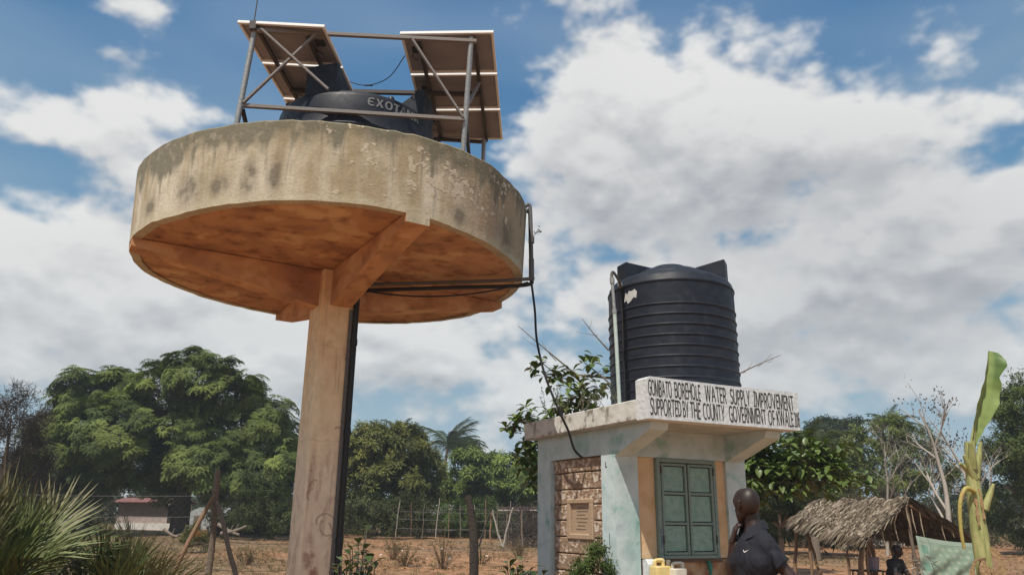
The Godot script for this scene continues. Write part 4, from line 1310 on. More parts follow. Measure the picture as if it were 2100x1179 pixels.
func person() -> void:
	var skin := mat("dark_skin", lin(0.038, 0.018, 0.0125), 0.5)
	skin.vertex_color_use_as_albedo = true
	skin.heightmap_enabled = true; skin.heightmap_texture = bump_tex(402, 0.08); skin.heightmap_scale = 0.05
	skin.uv1_triplanar = true; skin.uv1_scale = Vector3.ONE * 6.0
	worn("navy_knit", [[0.0, Color(0.0060, 0.0070, 0.0135)], [1.0, Color(0.0095, 0.0108, 0.019)]], 404, 0.05, 5.0, 0.85, 0.12)
	M.navy_knit.uv1_scale = Vector3(2.2, 1.1, 2.2); M.navy_knit.heightmap_texture = bump_tex(411, 0.012, 512, 3); M.navy_knit.heightmap_scale = 1.7
	worn("dark_cloth", [[0.0, Color(0.02, 0.02, 0.024)], [1.0, Color(0.035, 0.034, 0.038)]], 406, 0.05, 5.0, 0.9, 0.12)
	mat("swoosh_white", lin(0.75, 0.75, 0.75), 0.7)
	mat("eye_white", lin(0.6, 0.58, 0.54), 0.3)
	var t := thing("person", "man in navy polo shirt turned away, hand at his chin", "person", Vector3(1.665, 0.0, -5.5), "", deg_to_rad(-72))
	t.scale = Vector3(0.88, 1.0, 0.88)
	var hb := Basis(Vector3.UP, deg_to_rad(-82)) * Basis(Vector3.RIGHT, -0.03)
	var hc := Vector3(-0.005, 1.715, 0.028)
	var lw := Vector3(0.195, 1.05, -0.055)
	var rw := Vector3(-0.115, 1.475, 0.11)
	var le := Vector3(0.265, 1.255, -0.12)
	var re := Vector3(-0.20, 1.24, 0.06)
	var torso := [[Vector3(-0.09, 1.02, 0.0), Vector3(0.09, 1.02, 0.0), 0.115, 0.115], [Vector3(-0.075, 1.18, 0.01), Vector3(0.075, 1.18, 0.01), 0.104, 0.104], [Vector3(-0.095, 1.34, 0.015), Vector3(0.095, 1.34, 0.015), 0.108, 0.108], [Vector3(-0.11, 1.43, -0.015), Vector3(0.11, 1.43, -0.015), 0.078, 0.078], [Vector3(-0.155, 1.445, -0.01), Vector3(-0.045, 1.54, -0.015), 0.052, 0.048], [Vector3(0.155, 1.445, -0.01), Vector3(0.045, 1.54, -0.015), 0.052, 0.048], [Vector3(0, 1.05, 0), Vector3(0, 1.4, 0.0), 0.11, 0.12]]
	var arms := [[Vector3(0.175, 1.445, -0.01), le, 0.052, 0.041], [Vector3(-0.175, 1.445, 0.0), re, 0.052, 0.041]]
	var fore := [[le, le.lerp(lw, 0.3), 0.040, 0.043], [le.lerp(lw, 0.3), lw, 0.043, 0.027], [re, re.lerp(rw, 0.3), 0.040, 0.043], [re.lerp(rw, 0.3), rw, 0.043, 0.027]]
	var neck := [[Vector3(0, 1.50, -0.02), Vector3(0.0, 1.66, 0.0), 0.062, 0.056]]
	var legs := []
	for s in [-1.0, 1.0]:
		legs.append_array([[Vector3(s * 0.09, 0.96, 0), Vector3(s * 0.105, 0.53, 0.02), 0.095, 0.062], [Vector3(s * 0.105, 0.53, 0.02), Vector3(s * 0.11, 0.30, -0.01), 0.06, 0.058], [Vector3(s * 0.11, 0.30, -0.01), Vector3(s * 0.11, 0.09, -0.02), 0.056, 0.042]])
	var feet := []
	for s in [-1.0, 1.0]:
		feet.append_array([[Vector3(s * 0.11, 0.06, -0.05), Vector3(s * 0.12, 0.045, 0.10), 0.045, 0.042], [Vector3(s * 0.12, 0.045, 0.10), Vector3(s * 0.13, 0.035, 0.18), 0.042, 0.033]])
	var body := MB.new()
	nets(body, torso + arms + fore + neck + legs, 0.014, 0.045)
	var h0 := body.v.size()
	nets(body, head_prims(hc, hb), 0.006, 0.022)
	var inv := hb.inverse()
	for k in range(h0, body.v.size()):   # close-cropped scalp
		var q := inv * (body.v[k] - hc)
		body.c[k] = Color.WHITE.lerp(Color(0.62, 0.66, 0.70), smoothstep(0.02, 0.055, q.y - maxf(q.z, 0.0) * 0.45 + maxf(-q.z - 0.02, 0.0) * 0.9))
	nets(body, ear_prims(hc, hb), 0.004, 0.006)
	nets(body, hand_prims(rw, Vector3(0.30, 0.93, -0.22), Vector3(0.4, -0.1, -0.9), 1.0, 0.55), 0.0045, 0.007)
	nets(body, hand_prims(lw, Vector3(-0.35, -0.35, 0.86), Vector3(-0.9, 0.1, -0.4), 1.0, 0.35), 0.0045, 0.007)
	part(t, "body", body, skin)
	for s in [-1.0, 1.0]:
		var e := MB.new()
		nets(e, [[hc + hb * Vector3(s * 0.032, 0.008, 0.083), hc + hb * Vector3(s * 0.033, 0.008, 0.083), 0.0115, 0.0115]], 0.003, 0.004)
		part(t, "eye", e, M.eye_white)
	# polo shirt
	var sh := []
	for q in torso: sh.append([q[0], q[1], q[2] + 0.016, q[3] + 0.016])
	for q in [[Vector3(0.17, 1.445, -0.01), Vector3(0.175, 1.445, -0.01).lerp(le, 0.68), 0.060, 0.066], [Vector3(-0.17, 1.445, 0.0), Vector3(-0.175, 1.445, 0.0).lerp(re, 0.72), 0.062, 0.068]]: sh.append(q)
	# folds: thin ridges across the back, waist and sleeves
	for k in 16:
		var a := rnd(0, TAU)
		var y := rnd(0.95, 1.34)
		var p := Vector3(sin(a) * 0.205, y, cos(a) * 0.132)
		sh.append([p, p + Vector3(cos(a) * rnd(0.05, 0.14), rnd(-0.10, 0.10), -sin(a) * 0.06), 0.012, 0.006])
	for k in 7:
		var p := Vector3(0.175, 1.445, -0.01).lerp(le, rnd(0.2, 0.6)) + Vector3(rnd(0.02, 0.06), 0, rnd(-0.05, 0.05))
		sh.append([p, p + Vector3(0.03, -0.07, rnd(-0.05, 0.05)), 0.016, 0.008])
	var la := (le - Vector3(0.175, 1.445, -0.01)).normalized()
	var ra := (re - Vector3(-0.175, 1.445, 0.0)).normalized()
	var lend := Vector3(0.175, 1.445, -0.01).lerp(le, 0.60)
	var rend := Vector3(-0.175, 1.445, 0.0).lerp(re, 0.70)
	var shirt := MB.new()
	nets(shirt, sh, 0.011, 0.035, func(p: Vector3) -> float:
		var d := 0.90 - p.y
		if p.x > 0.17: d = maxf(d, (p - lend).dot(la))
		if p.x < -0.155: d = maxf(d, (p - rend).dot(ra))
		return maxf(d, p.y - 1.56 + maxf(p.z, 0.0) * 0.5))
	part(t, "polo_shirt", shirt, M.navy_knit)
	# collar: a leaning strip round the neck, open in front
	var co := MB.new()
	var rows := []
	for k in 29:
		var a := deg_to_rad(22.0 + 316.0 * k / 28.0)
		var d := Vector3(sin(a), 0, cos(a))
		var front := maxf(cos(a), 0.0)
		var c := Vector3(0, 1.590 - front * 0.060, -0.012)
		var r := []
		for q in [[0.074, 0.012], [0.088, 0.03], [0.098, 0.012], [0.118, -0.028 - front * 0.02]]:
			r.append(co.vt(c + d * (q[0] + front * 0.01) * Vector3(1.0, 1, 1.0) + Vector3(0, q[1], 0), (d + Vector3(0, 0.8, 0)).normalized()))
		rows.append(r)
	for k in 28:
		for s in 3: co.quad(rows[k][s], rows[k + 1][s], rows[k + 1][s + 1], rows[k][s + 1])
	part(t, "collar", co, M.navy_knit)
	# the white tick on the chest
	var best := Vector3.ZERO
	for p in shirt.v:
		if absf(p.x - 0.10) < 0.02 and absf(p.y - 1.435) < 0.02 and p.z > best.z: best = p
	var sw := MB.new()
	var px := [[-0.030, 0.010], [-0.028, -0.004], [-0.020, -0.010], [-0.008, -0.008], [0.034, 0.011], [-0.006, -0.001], [-0.016, -0.002], [-0.021, 0.003]]
	var fr := []
	for q in px: fr.append(best + Vector3(q[0] * 0.85, q[1], 0.004 - (q[0] + 0.0) * 0.25))
	for k in range(0, 8):
		sw.face([fr[k], fr[(k + 1) % 8], (fr[6] + fr[3]) * 0.5], Vector3(0.2, 0, 1))
	part(t, "chest_tick", sw, M.swoosh_white)
	var tr := MB.new()
	var tl := []
	for q in legs: tl.append([q[0], q[1], q[2] + 0.022, q[3] + 0.026])
	tl.append([Vector3(-0.08, 1.0, 0), Vector3(0.08, 1.0, 0), 0.118, 0.118])
	nets(tr, tl, 0.016, 0.03, func(p: Vector3) -> float: return maxf(0.07 - p.y, p.y - 1.06))
	part(t, "trousers", tr, M.dark_cloth)
	for s in 2:
		var ft := MB.new()
		nets(ft, feet.slice(s * 2, s * 2 + 2), 0.01, 0.03, func(p: Vector3) -> float: return 0.006 - p.y)
		part(t, "shoe", ft, M.black_plastic)
	# someone sitting in the shade of the shelter
	var g := ground_at(8.3, -17.6)
	var s := thing("person", "person in dark clothes sitting in the deep shade under the thatched shelter", "person", Vector3(8.28, g, -17.45), "", deg_to_rad(35))
	var b2 := MB.new()
	var c2 := Vector3(0, 1.02, 0.10)
	var h2 := Basis(Vector3.UP, 0.5) * Basis(Vector3.RIGHT, 0.25)
	var arms2 := [[Vector3(0.17, 0.78, 0.04), Vector3(0.23, 0.55, 0.14), 0.05, 0.04], [Vector3(0.23, 0.55, 0.14), Vector3(0.10, 0.48, 0.36), 0.04, 0.028], [Vector3(-0.17, 0.78, 0.04), Vector3(-0.23, 0.55, 0.14), 0.05, 0.04], [Vector3(-0.23, 0.55, 0.14), Vector3(-0.10, 0.48, 0.36), 0.04, 0.028]]
	var trunk2 := [[Vector3(-0.09, 0.36, -0.04), Vector3(0.09, 0.36, -0.04), 0.12, 0.12], [Vector3(-0.08, 0.55, -0.02), Vector3(0.08, 0.55, -0.02), 0.11, 0.11], [Vector3(-0.11, 0.73, 0.03), Vector3(0.11, 0.73, 0.03), 0.105, 0.105], [Vector3(-0.14, 0.79, 0.03), Vector3(0.14, 0.79, 0.03), 0.065, 0.065], [Vector3(0, 0.36, -0.03), Vector3(0, 0.76, 0.03), 0.11, 0.10]]
	var legs2 := []
	for q in [-1.0, 1.0]: legs2.append_array([[Vector3(q * 0.1, 0.36, 0), Vector3(q * 0.15, 0.42, 0.40), 0.085, 0.06], [Vector3(q * 0.15, 0.42, 0.40), Vector3(q * 0.14, 0.07, 0.40), 0.055, 0.04], [Vector3(q * 0.14, 0.05, 0.38), Vector3(q * 0.15, 0.035, 0.54), 0.042, 0.034]])
	nets(b2, trunk2 + arms2 + legs2 + [[Vector3(0, 0.82, 0.04), Vector3(0, 0.95, 0.085), 0.055, 0.052]], 0.018, 0.05)
	nets(b2, head_prims(c2, h2), 0.009, 0.022)
	nets(b2, ear_prims(c2, h2), 0.005, 0.006)
	nets(b2, hand_prims(Vector3(0.10, 0.48, 0.36), Vector3(-0.3, -0.2, 1), Vector3(0, -1, 0), 1.0, 0.5), 0.006, 0.007)
	nets(b2, hand_prims(Vector3(-0.10, 0.48, 0.36), Vector3(0.3, -0.2, 1), Vector3(0, -1, 0), -1.0, 0.5), 0.006, 0.007)
	part(s, "body", b2, skin)
	var cl := []
	for q in trunk2: cl.append([q[0], q[1], q[2] + 0.018, q[3] + 0.018])
	for q in [arms2[0], arms2[2]]: cl.append([q[0], (q[0] as Vector3).lerp(q[1], 0.8), q[2] + 0.02, q[3] + 0.025])
	var c3 := MB.new()
	nets(c3, cl, 0.018, 0.05, func(p: Vector3) -> float: return p.y - 0.85)
	part(s, "shirt", c3, M.dark_cloth)
	var l3 := []
	for q in [legs2[0], legs2[1], legs2[3], legs2[4]]: l3.append([q[0], q[1], q[2] + 0.025, q[3] + 0.03])
	var c4 := MB.new()
	nets(c4, l3, 0.018, 0.05, func(p: Vector3) -> float: return 0.10 - p.y)
	part(s, "wrap_skirt", c4, M.dark_cloth)
	var stool := thing("stool", "low wooden stool under the person sitting in the shelter", "stool", Vector3(8.28, g, -17.45), "", deg_to_rad(35))
	var sb := MB.new()
	sb.box(Vector3(0, 0.21, -0.03), Vector3(0.34, 0.04, 0.28), Basis(), 0.01)
	part(stool, "seat", sb, M.pole_wood)
	for q in [[-1, -1], [1, -1], [1, 1], [-1, 1]]:
		var lg := MB.new()
		lg.tube([Vector3(q[0] * 0.14, 0.0, q[1] * 0.11 - 0.03), Vector3(q[0] * 0.12, 0.19, q[1] * 0.09 - 0.03)], 0.018, 6)
		part(stool, "leg", lg, M.pole_wood)

# ---------------------------------------------------------------- trees
var twigs := {}

func twig(kind: String) -> Array:   # a few variants of a leafy twig
	if twigs.has(kind): return twigs[kind]
	var out := []
	for k in 3:
		var m := MB.new()
		match kind:
			"drooping":   # compound leaves that hang from a rosette
				for s in 7:
					var a := TAU * s / 7.0 + rnd(-0.3, 0.3)
					var d := Vector3(sin(a), rnd(0.05, 0.5), cos(a)).normalized()
					for q in 5:
						var p := d * (0.08 + 0.075 * q) - Vector3(0, 0.011 * q * q, 0)
						for side in [-1.0, 1.0]:
							var sd = Vector3(cos(a), 0, -sin(a)) * side
							leaf_into(m, p, (sd * 0.75 + d * 0.55 - Vector3(0, 0.25, 0)).normalized(), 0.20, 0.062, Color(1, 1, 1) * rnd(0.8, 1.2))
			"mango":
				for s in 16:
					var a := rnd(0, TAU)
					var d := Vector3(sin(a), rnd(-0.6, 0.55), cos(a)).normalized()
					leaf_into(m, d * rnd(0.0, 0.12), d, rnd(0.22, 0.34), rnd(0.06, 0.085), Color(1, 1, 1) * rnd(0.75, 1.25))
			"fine":
				for s in 26:
					var d := (ball() + Vector3(0, 0.15, 0)).normalized()
					leaf_into(m, d * rnd(0.0, 0.26), ball().normalized(), rnd(0.10, 0.17), rnd(0.035, 0.055), Color(1, 1, 1) * rnd(0.75, 1.25))
			"dry":
				for s in 12:
					leaf_into(m, ball() * 0.3, ball().normalized(), rnd(0.07, 0.13), rnd(0.03, 0.05), Color(1, 1, 1) * rnd(0.6, 1.3))
				for s in 7:
					var p := ball() * 0.12
					m.col = Color(0.9, 0.8, 0.75)
					m.tube([p, p + ball().normalized() * 0.4], [0.008, 0.003], 3, false)
				m.col = Color.WHITE
		out.append(m.mesh())
	twigs[kind] = out
	return out

func crown(parent: Node, lobes: Array, kind: String, density: float, clump: float, per: int, dark: Color, light: Color, size := 1.0, squash := 0.6, mkey := "leaf") -> void:
	var sets := [[], [], []]
	var cols := [[], [], []]
	for l in lobes:
		var c := Vector3(l[0], l[1], l[2])
		var r: float = l[3]
		var n := int(density * r * r * 4.0 * PI * 0.8)
		for q in n:
			var d := ball().normalized()
			if d.y < -0.55 and rnd(0, 1) < 0.7: continue
			var at := c + d * r * rnd(0.78, 1.08) * Vector3(1, 0.92, 1)
			var inside := false
			for o in lobes:
				if o != l and at.distance_to(Vector3(o[0], o[1], o[2])) < o[3] * 0.72: inside = true; break
			if inside: continue
			var tone := rnd(0.0, 1.0)
			var base := dark.lerp(light, tone * tone * 0.6 + rnd(0.0, 0.35))
			var cr := clump * rnd(0.6, 1.25)
			for s in per:
				var off := ball() * cr
				off.y *= squash
				off.y -= (off.x * off.x + off.z * off.z) * 0.25 / cr
				var up := (d * 0.7 + Vector3(0, 0.6, 0) + ball() * 0.5).normalized()
				var x := up.cross(Vector3(rnd(-1, 1), 0.1, rnd(-1, 1))).normalized()
				var sz := size * rnd(0.75, 1.3)
				var b := Basis(x, up, x.cross(up)) * Basis(Vector3.UP, rnd(0, TAU))
				var v := rng.randi() % 3
				sets[v].append(Transform3D(b.scaled(Vector3.ONE * sz), at + off))
				cols[v].append(base * rnd(0.75, 1.25))
		# a looser fill inside, so that the crown is not hollow
		for q in int(n * 0.5):
			var at := c + ball() * r * 0.75
			var v := rng.randi() % 3
			sets[v].append(Transform3D(Basis.from_euler(Vector3(rnd(-1, 1), rnd(0, TAU), rnd(-1, 1))).scaled(Vector3.ONE * size * 1.4), at))
			cols[v].append(dark.lerp(light, rnd(0, 0.4)))
	var tw := twig(kind)
	for v in 3:
		if sets[v].size() > 0:
			copies(parent, "foliage", tw[v], leaf_mat(mkey), sets[v], cols[v])

func trunk(parent: Node, height: float, r: float, lobes: Array, m: Material, lean := Vector3.ZERO, limbs := 6) -> void:
	var t := MB.new()
	var top := Vector3(0, height, 0) + lean
	t.tube(curve([Vector3(0, -0.2, 0), Vector3(rnd(-0.1, 0.1), height * 0.4, rnd(-0.1, 0.1)) + lean * 0.35, top], 4), range(9).map(func(k): return r * (1.35 - 0.09 * k) if k < 2 else r * (1.1 - 0.06 * k)), 9, false, 0.06, int(height * 10))
	part(parent, "trunk", t, m)
	var n := mini(limbs, lobes.size())
	for k in n:
		var l = lobes[k * lobes.size() / n]
		var e := Vector3(l[0], l[1], l[2])
		var b := MB.new()
		var start := top.lerp(Vector3.ZERO, rnd(0.02, 0.2))
		var mid := start.lerp(e, 0.5) + Vector3(rnd(-0.3, 0.3), rnd(0.0, 0.5), rnd(-0.3, 0.3))
		b.tube(curve([start, mid, e], 4), range(9).map(func(q): return r * (0.55 - 0.055 * q)), 6, false, 0.05, k)
		part(parent, "limb", b, m)

func local_lobes(lobes: Array, at: Vector3) -> Array:   # lobe heights are given above the ground
	return lobes.map(func(l): return [l[0] - at.x, l[1], l[2] - at.z, l[3]])

func tree(nm: String, label: String, cat: String, x: float, z: float, lobes: Array, th: float, tr: float, bark: Material, kind: String, o: Dictionary, group := "") -> Node3D:
	var at := Vector3(x, ground_at(x, z), z)
	var t := thing(nm, label, cat, at, group)
	var ll := local_lobes(lobes, at)
	if th > 0.0: trunk(t, th, tr, ll, bark, o.get("lean", Vector3.ZERO), o.get("limbs", 6))
	crown(t, ll, kind, o.get("density", 1.0), o.get("clump", 0.6), o.get("per", 14), o.dark, o.light, o.get("size", 1.0), o.get("squash", 0.6), o.get("mat", "leaf"))
	return t

func frond_mesh(l: float, n: int, leaflet: float, droop: float, c: Color, wind := 0.0, wide := 0.035) -> ArrayMesh:   # grows along +z
	var m := MB.new()
	m.col = c
	var pts := []
	for k in 9:
		var f := k / 8.0
		pts.append(Vector3(wind * f * f * l * 0.4, sin(f * 1.9) * l * 0.22 - droop * f * f * l, f * l))
	m.tube(pts, range(9).map(func(k): return 0.028 * l / 4.0 * (1.15 - k * 0.12)), 5, false)
	for k in n:
		var f := 0.12 + 0.88 * k / n
		var i := int(f * 8.0)
		var p: Vector3 = pts[i].lerp(pts[mini(i + 1, 8)], f * 8.0 - i)
		var len := leaflet * (1.0 - 0.65 * absf(f - 0.45) * 1.3) * rnd(0.85, 1.1)
		for s in [-1.0, 1.0]:
			var d := Vector3(s * 0.85 + wind * 0.7, -0.12 - droop * 0.6 + rnd(-0.15, 0.15), 0.5).normalized()
			var mid := p + d * len * 0.5
			var tip := p + d * len - Vector3(0, len * (0.30 + droop * 0.3), 0) + Vector3(wind * len * 0.2, 0, 0)
			var w := Vector3(0, 0.3, 1).cross(d).normalized().cross(d).normalized() * wide * l / 4.0
			var nm := d.cross(w).normalized()
			if nm.y < 0: nm = -nm
			m.col = c * rnd(0.75, 1.25)
			var a := m.vt(p - w, nm); var b := m.vt(p + w, nm)
			var e := m.vt(mid + w, nm); var g := m.vt(mid - w, nm); var h := m.vt(tip, nm)
			m.quad(a, b, e, g); m.tri(g, e, h)
	return m.mesh()

func palm(nm: String, label: String, x: float, z: float, head: Vector3, fronds: int, l: float, leaflet: float, c: Color, wind: float, group := "") -> void:
	var at := Vector3(x, ground_at(x, z), z)
	var t := thing(nm, label, "palm tree", at, group)
	var top := head - at
	var st := MB.new()
	st.tube(curve([Vector3(0, -0.2, 0), Vector3(top.x * 0.3, top.y * 0.5, top.z * 0.3), top], 5), range(11).map(func(k): return 0.17 - 0.006 * k), 8, true, 0.04, 3)
	part(t, "trunk", st, M.bark_grey)
	var vs := []
	for k in 4: vs.append(frond_mesh(l, 30, leaflet, [0.15, 0.35, 0.6, 0.45][k], c * rnd(0.85, 1.15), wind))
	for k in fronds:
		var yaw := k * 2.39996
		var pitch := -1.1 + 1.25 * sqrt(float(k) / fronds)
		var b := Basis(Vector3.UP, yaw) * Basis(Vector3.RIGHT, pitch)
		if wind != 0.0:
			var fwd := (b * Vector3(0, 0, 1) + Vector3(wind * 0.7, 0, 0)).normalized()
			b = Basis.looking_at(-fwd, Vector3.UP)
		part(t, "frond", vs[k % 4], leaf_mat("leaf"), top, b.scaled(Vector3.ONE * rnd(0.85, 1.1)))

func bare_tree(t: Node, base: Vector3, height: float, r: float, levels: int, m: Material, sd: int, spread := 0.55, tips := []) -> void:
	var rg := RandomNumberGenerator.new(); rg.seed = sd
	var st := MB.new()
	var br := MB.new()
	grow(st, br, base, Vector3(rg.randf_range(-0.08, 0.08), 1, 0.05).normalized(), height * 0.42, r, levels, rg, spread, true, tips)
	part(t, "trunk", st, m)
	part(t, "branches", br, m)

func grow(st: MB, br: MB, p: Vector3, d: Vector3, l: float, r: float, lev: int, rg: RandomNumberGenerator, spread: float, main: bool, tips: Array) -> void:
	var pts := [p]
	var q := p
	var dd := d
	for k in 4:
		dd = (dd + Vector3(rg.randf_range(-0.12, 0.12), rg.randf_range(-0.02, 0.08), rg.randf_range(-0.12, 0.12))).normalized()
		q += dd * l / 4.0
		pts.append(q)
	(st if main else br).tube(pts, [r, r * 0.92, r * 0.84, r * 0.76, r * 0.68], 6 if main else 4, false)
	if lev <= 0:
		tips.append(q)
		return
	var n := 2 + rg.randi() % 2
	if main:
		grow(st, br, q, (dd + Vector3(rg.randf_range(-0.2, 0.2), 0.3, rg.randf_range(-0.2, 0.2))).normalized(), l * 0.8, r * 0.66, lev - 1, rg, spread, lev > 3, tips)
	for k in n:
		var s: Vector3 = pts[2 + rg.randi() % 3]
		var o := Vector3(rg.randf_range(-1, 1), rg.randf_range(-0.1, 0.5), rg.randf_range(-1, 1)).normalized()
		grow(st, br, s, (dd + o * spread * 1.6).normalized(), l * rg.randf_range(0.55, 0.8), r * 0.5, lev - 1, rg, spread, false, tips)

func obovate(l: float, w: float, c: Color, fold: float, curl: float) -> ArrayMesh:   # a large leaf growing along +z
	var m := MB.new()
	m.col = c
	var rows := []
	for k in 6:
		var f := k / 5.0
		var hw: float = w * 0.5 * [0.10, 0.42, 0.78, 1.0, 0.82, 0.06][k]
		var y := sin(f * 2.4) * l * 0.10 - curl * f * f * l
		var nm := Vector3(0, 1, 0.35 * (f - 0.4) + curl).normalized()
		rows.append([m.vt(Vector3(-hw, y + fold * hw, f * l), (nm + Vector3(fold, 0, 0)).normalized()), m.vt(Vector3(0, y, f * l), nm), m.vt(Vector3(hw, y + fold * hw, f * l), (nm - Vector3(fold, 0, 0)).normalized())])
	for k in 5:
		m.quad(rows[k][0], rows[k][1], rows[k + 1][1], rows[k + 1][0])
		m.quad(rows[k][1], rows[k][2], rows[k + 1][2], rows[k + 1][1])
	return m.mesh()

func trees() -> void:
	# the big dark tree on the left
	tree("shade_tree", "big dark green spreading shade tree over the small red-roofed house at left", "tree", -18.4, -45.0,
		[[-18.1, 8.6, -43.8, 1.6], [-20.3, 8.0, -44.6, 1.7], [-23.1, 7.7, -45.4, 1.6], [-25.7, 7.4, -46.3, 1.8], [-16.3, 8.0, -44.2, 1.6], [-14.9, 6.5, -45.0, 1.9], [-26.6, 5.3, -45.9, 1.9], [-22.0, 5.1, -43.2, 2.4], [-19.6, 5.5, -44.4, 2.6], [-17.0, 5.4, -45.6, 2.5], [-14.7, 4.9, -46.6, 2.3], [-25.9, 3.8, -44.2, 1.6], [-23.5, 3.3, -45.0, 1.7], [-20.9, 3.6, -45.9, 1.9], [-16.9, 3.6, -43.7, 1.7], [-14.4, 3.0, -44.6, 1.7], [-25.7, 8.3, -45.2, 0.9], [-15.8, 8.6, -45.6, 0.8], [-12.7, 3.7, -44.3, 1.4]],
		3.2, 0.55, M.bark_dark, "drooping", {"dark": Color(0.066, 0.096, 0.030), "light": Color(0.255, 0.31, 0.075), "density": 0.95, "clump": 0.72, "per": 12, "size": 0.92, "limbs": 12, "squash": 0.8})
	tree("dry_tree", "thin brown-leaved half dry tree at the left edge of the photo", "tree", -24.4, -38.0,
		[[-23.9, 5.7, -37.0, 1.3], [-24.7, 4.2, -37.6, 1.7], [-23.6, 4.0, -38.3, 1.1], [-24.3, 2.4, -39.1, 1.5]],
		2.2, 0.25, M.bark_grey, "dry", {"dark": Color(0.055, 0.038, 0.032), "light": Color(0.10, 0.080, 0.050), "density": 1.2, "clump": 0.5, "per": 9, "size": 1.25, "squash": 0.9})
	tree("mango_tree", "olive green rounded mango tree just right of the tower's column", "tree", -7.6, -50.0,
		[[-8.7, 5.1, -48.8, 1.6], [-6.7, 5.1, -49.6, 1.7], [-10.2, 4.3, -50.4, 1.6], [-5.5, 4.1, -51.0, 1.3], [-7.4, 3.2, -49.0, 1.9], [-9.4, 2.8, -50.0, 1.6], [-5.7, 2.6, -50.6, 1.3]],
		1.6, 0.35, M.bark_dark, "mango", {"dark": Color(0.10, 0.122, 0.034), "light": Color(0.30, 0.29, 0.075), "density": 1.9, "clump": 0.55, "per": 11, "size": 1.05})
	tree("mango_tree", "bright green low mango tree between the column and the kiosk", "tree", -0.6, -56.0,
		[[-2.9, 4.3, -54.9, 1.5], [-0.5, 4.0, -55.6, 1.7], [-4.0, 3.0, -56.4, 1.5], [-1.6, 2.7, -57.2, 1.7], [1.2, 3.5, -55.2, 1.6], [2.4, 2.7, -56.0, 1.5]],
		1.2, 0.35, M.bark_dark, "mango", {"dark": Color(0.10, 0.148, 0.040), "light": Color(0.28, 0.35, 0.085), "density": 1.7, "clump": 0.6, "per": 11, "size": 1.15})
	tree("dark_tree", "distant blue-green tree showing above the fascia's right end", "tree", 29.0, -70.0,
		[[26.6, 7.9, -68.5, 2.0], [28.6, 8.5, -69.6, 1.6], [31.3, 8.8, -70.3, 1.3], [30.1, 7.0, -71.5, 2.1]],
		4.0, 0.4, M.bark_dark, "mango", {"dark": Color(0.030, 0.046, 0.022), "light": Color(0.060, 0.086, 0.040), "density": 0.9, "clump": 0.7, "per": 10, "size": 1.3})
	tree("neem_tree", "light green feathery tree behind the thatched shelter", "tree", 21.0, -45.0,
		[[21.7, 5.9, -44.1, 1.2], [20.5, 5.2, -44.7, 1.4], [23.6, 5.4, -45.3, 1.2], [19.8, 4.2, -46.0, 1.3], [21.5, 3.8, -44.1, 1.7], [23.8, 3.9, -45.0, 1.4], [18.2, 3.3, -45.6, 1.3], [19.6, 2.7, -44.0, 1.3]],
		1.8, 0.3, M.bark_grey, "fine", {"dark": Color(0.10, 0.132, 0.036), "light": Color(0.27, 0.31, 0.08), "density": 1.7, "clump": 0.5, "per": 10, "size": 1.15})
	tree("small_leaved_tree", "grey-green small-leaved tree just right of the kiosk behind the standing man", "tree", 8.2, -24.2,
		[[7.9, 2.6, -23.5, 0.7], [7.3, 2.2, -23.8, 0.7], [8.8, 2.4, -24.2, 0.7], [8.3, 1.8, -24.5, 0.8], [9.0, 1.8, -23.7, 0.5]],
		1.5, 0.09, M.bark_grey, "fine", {"dark": Color(0.050, 0.070, 0.034), "light": Color(0.125, 0.150, 0.072), "density": 5.0, "clump": 0.28, "per": 12, "size": 0.62})
	tree("leafy_tree", "dark green feathery tree at the right edge of the photo", "tree", 23.0, -35.0,
		[[22.7, 5.9, -34.0, 1.3], [22.4, 4.3, -34.7, 1.2], [22.1, 2.9, -35.3, 1.3], [23.3, 1.9, -36.0, 1.4], [23.3, 4.3, -34.1, 1.8], [24.5, 6.4, -35.5, 1.8]],
		2.0, 0.3, M.bark_grey, "fine", {"dark": Color(0.056, 0.086, 0.024), "light": Color(0.16, 0.20, 0.045), "density": 1.6, "clump": 0.5, "per": 11, "size": 1.05})
	# palms
	palm("coconut_palm", "wind-bent coconut palm standing clear above the trees left of the kiosk", -6.1, -70.0, Vector3(-5.6, 7.7, -70.0), 34, 2.9, 1.05, Color(0.055, 0.078, 0.040), 1.1, "far coconut palms")
	palm("coconut_palm", "coconut palm crown peeping over the olive mango tree", -10.4, -75.0, Vector3(-10.6, 9.2, -75.0), 24, 2.2, 0.8, Color(0.045, 0.065, 0.032), 0.5, "far coconut palms")
	palm("coconut_palm", "coconut palm crown above the light green tree at right", 35.4, -72.0, Vector3(35.2, 10.4, -72.0), 18, 2.4, 0.75, Color(0.045, 0.07, 0.03), 0.3, "far coconut palms")
	palm("coconut_palm", "shaggy coconut palm right behind the fascia's right end", 11.4, -30.0, Vector3(11.5, 4.35, -30.0), 26, 1.5, 0.5, Color(0.075, 0.095, 0.042), 0.25)
	palm("coconut_palm", "coconut palm fronds hanging beside the kiosk's rear pillar", 2.6, -40.0, Vector3(1.9, 3.6, -40.0), 16, 1.9, 0.6, Color(0.10, 0.145, 0.045), -0.2)
	# pale bare trees on the right
	for q in [[17.5, -32.0, 5.9, 0.13, 71, "tall pale-barked bare tree with scattered dead leaves behind the shelter's right end"], [19.3, -32.5, 5.2, 0.11, 92, "slender pale-barked bare tree directly behind the banana plant"], [15.9, -34.0, 4.6, 0.08, 55, "thinnest pale bare sapling left of the tall pale-barked tree"]]:
		var at := Vector3(q[0], ground_at(q[0], q[1]), q[1])
		var t := thing("bare_tree", q[5], "tree", at, "pale bare trees")
		var tips := []
		bare_tree(t, Vector3(0, -0.1, 0), q[2], q[3], 4, M.bark_pale, q[4], 0.5, tips)
		var xs := []
		var cs := []
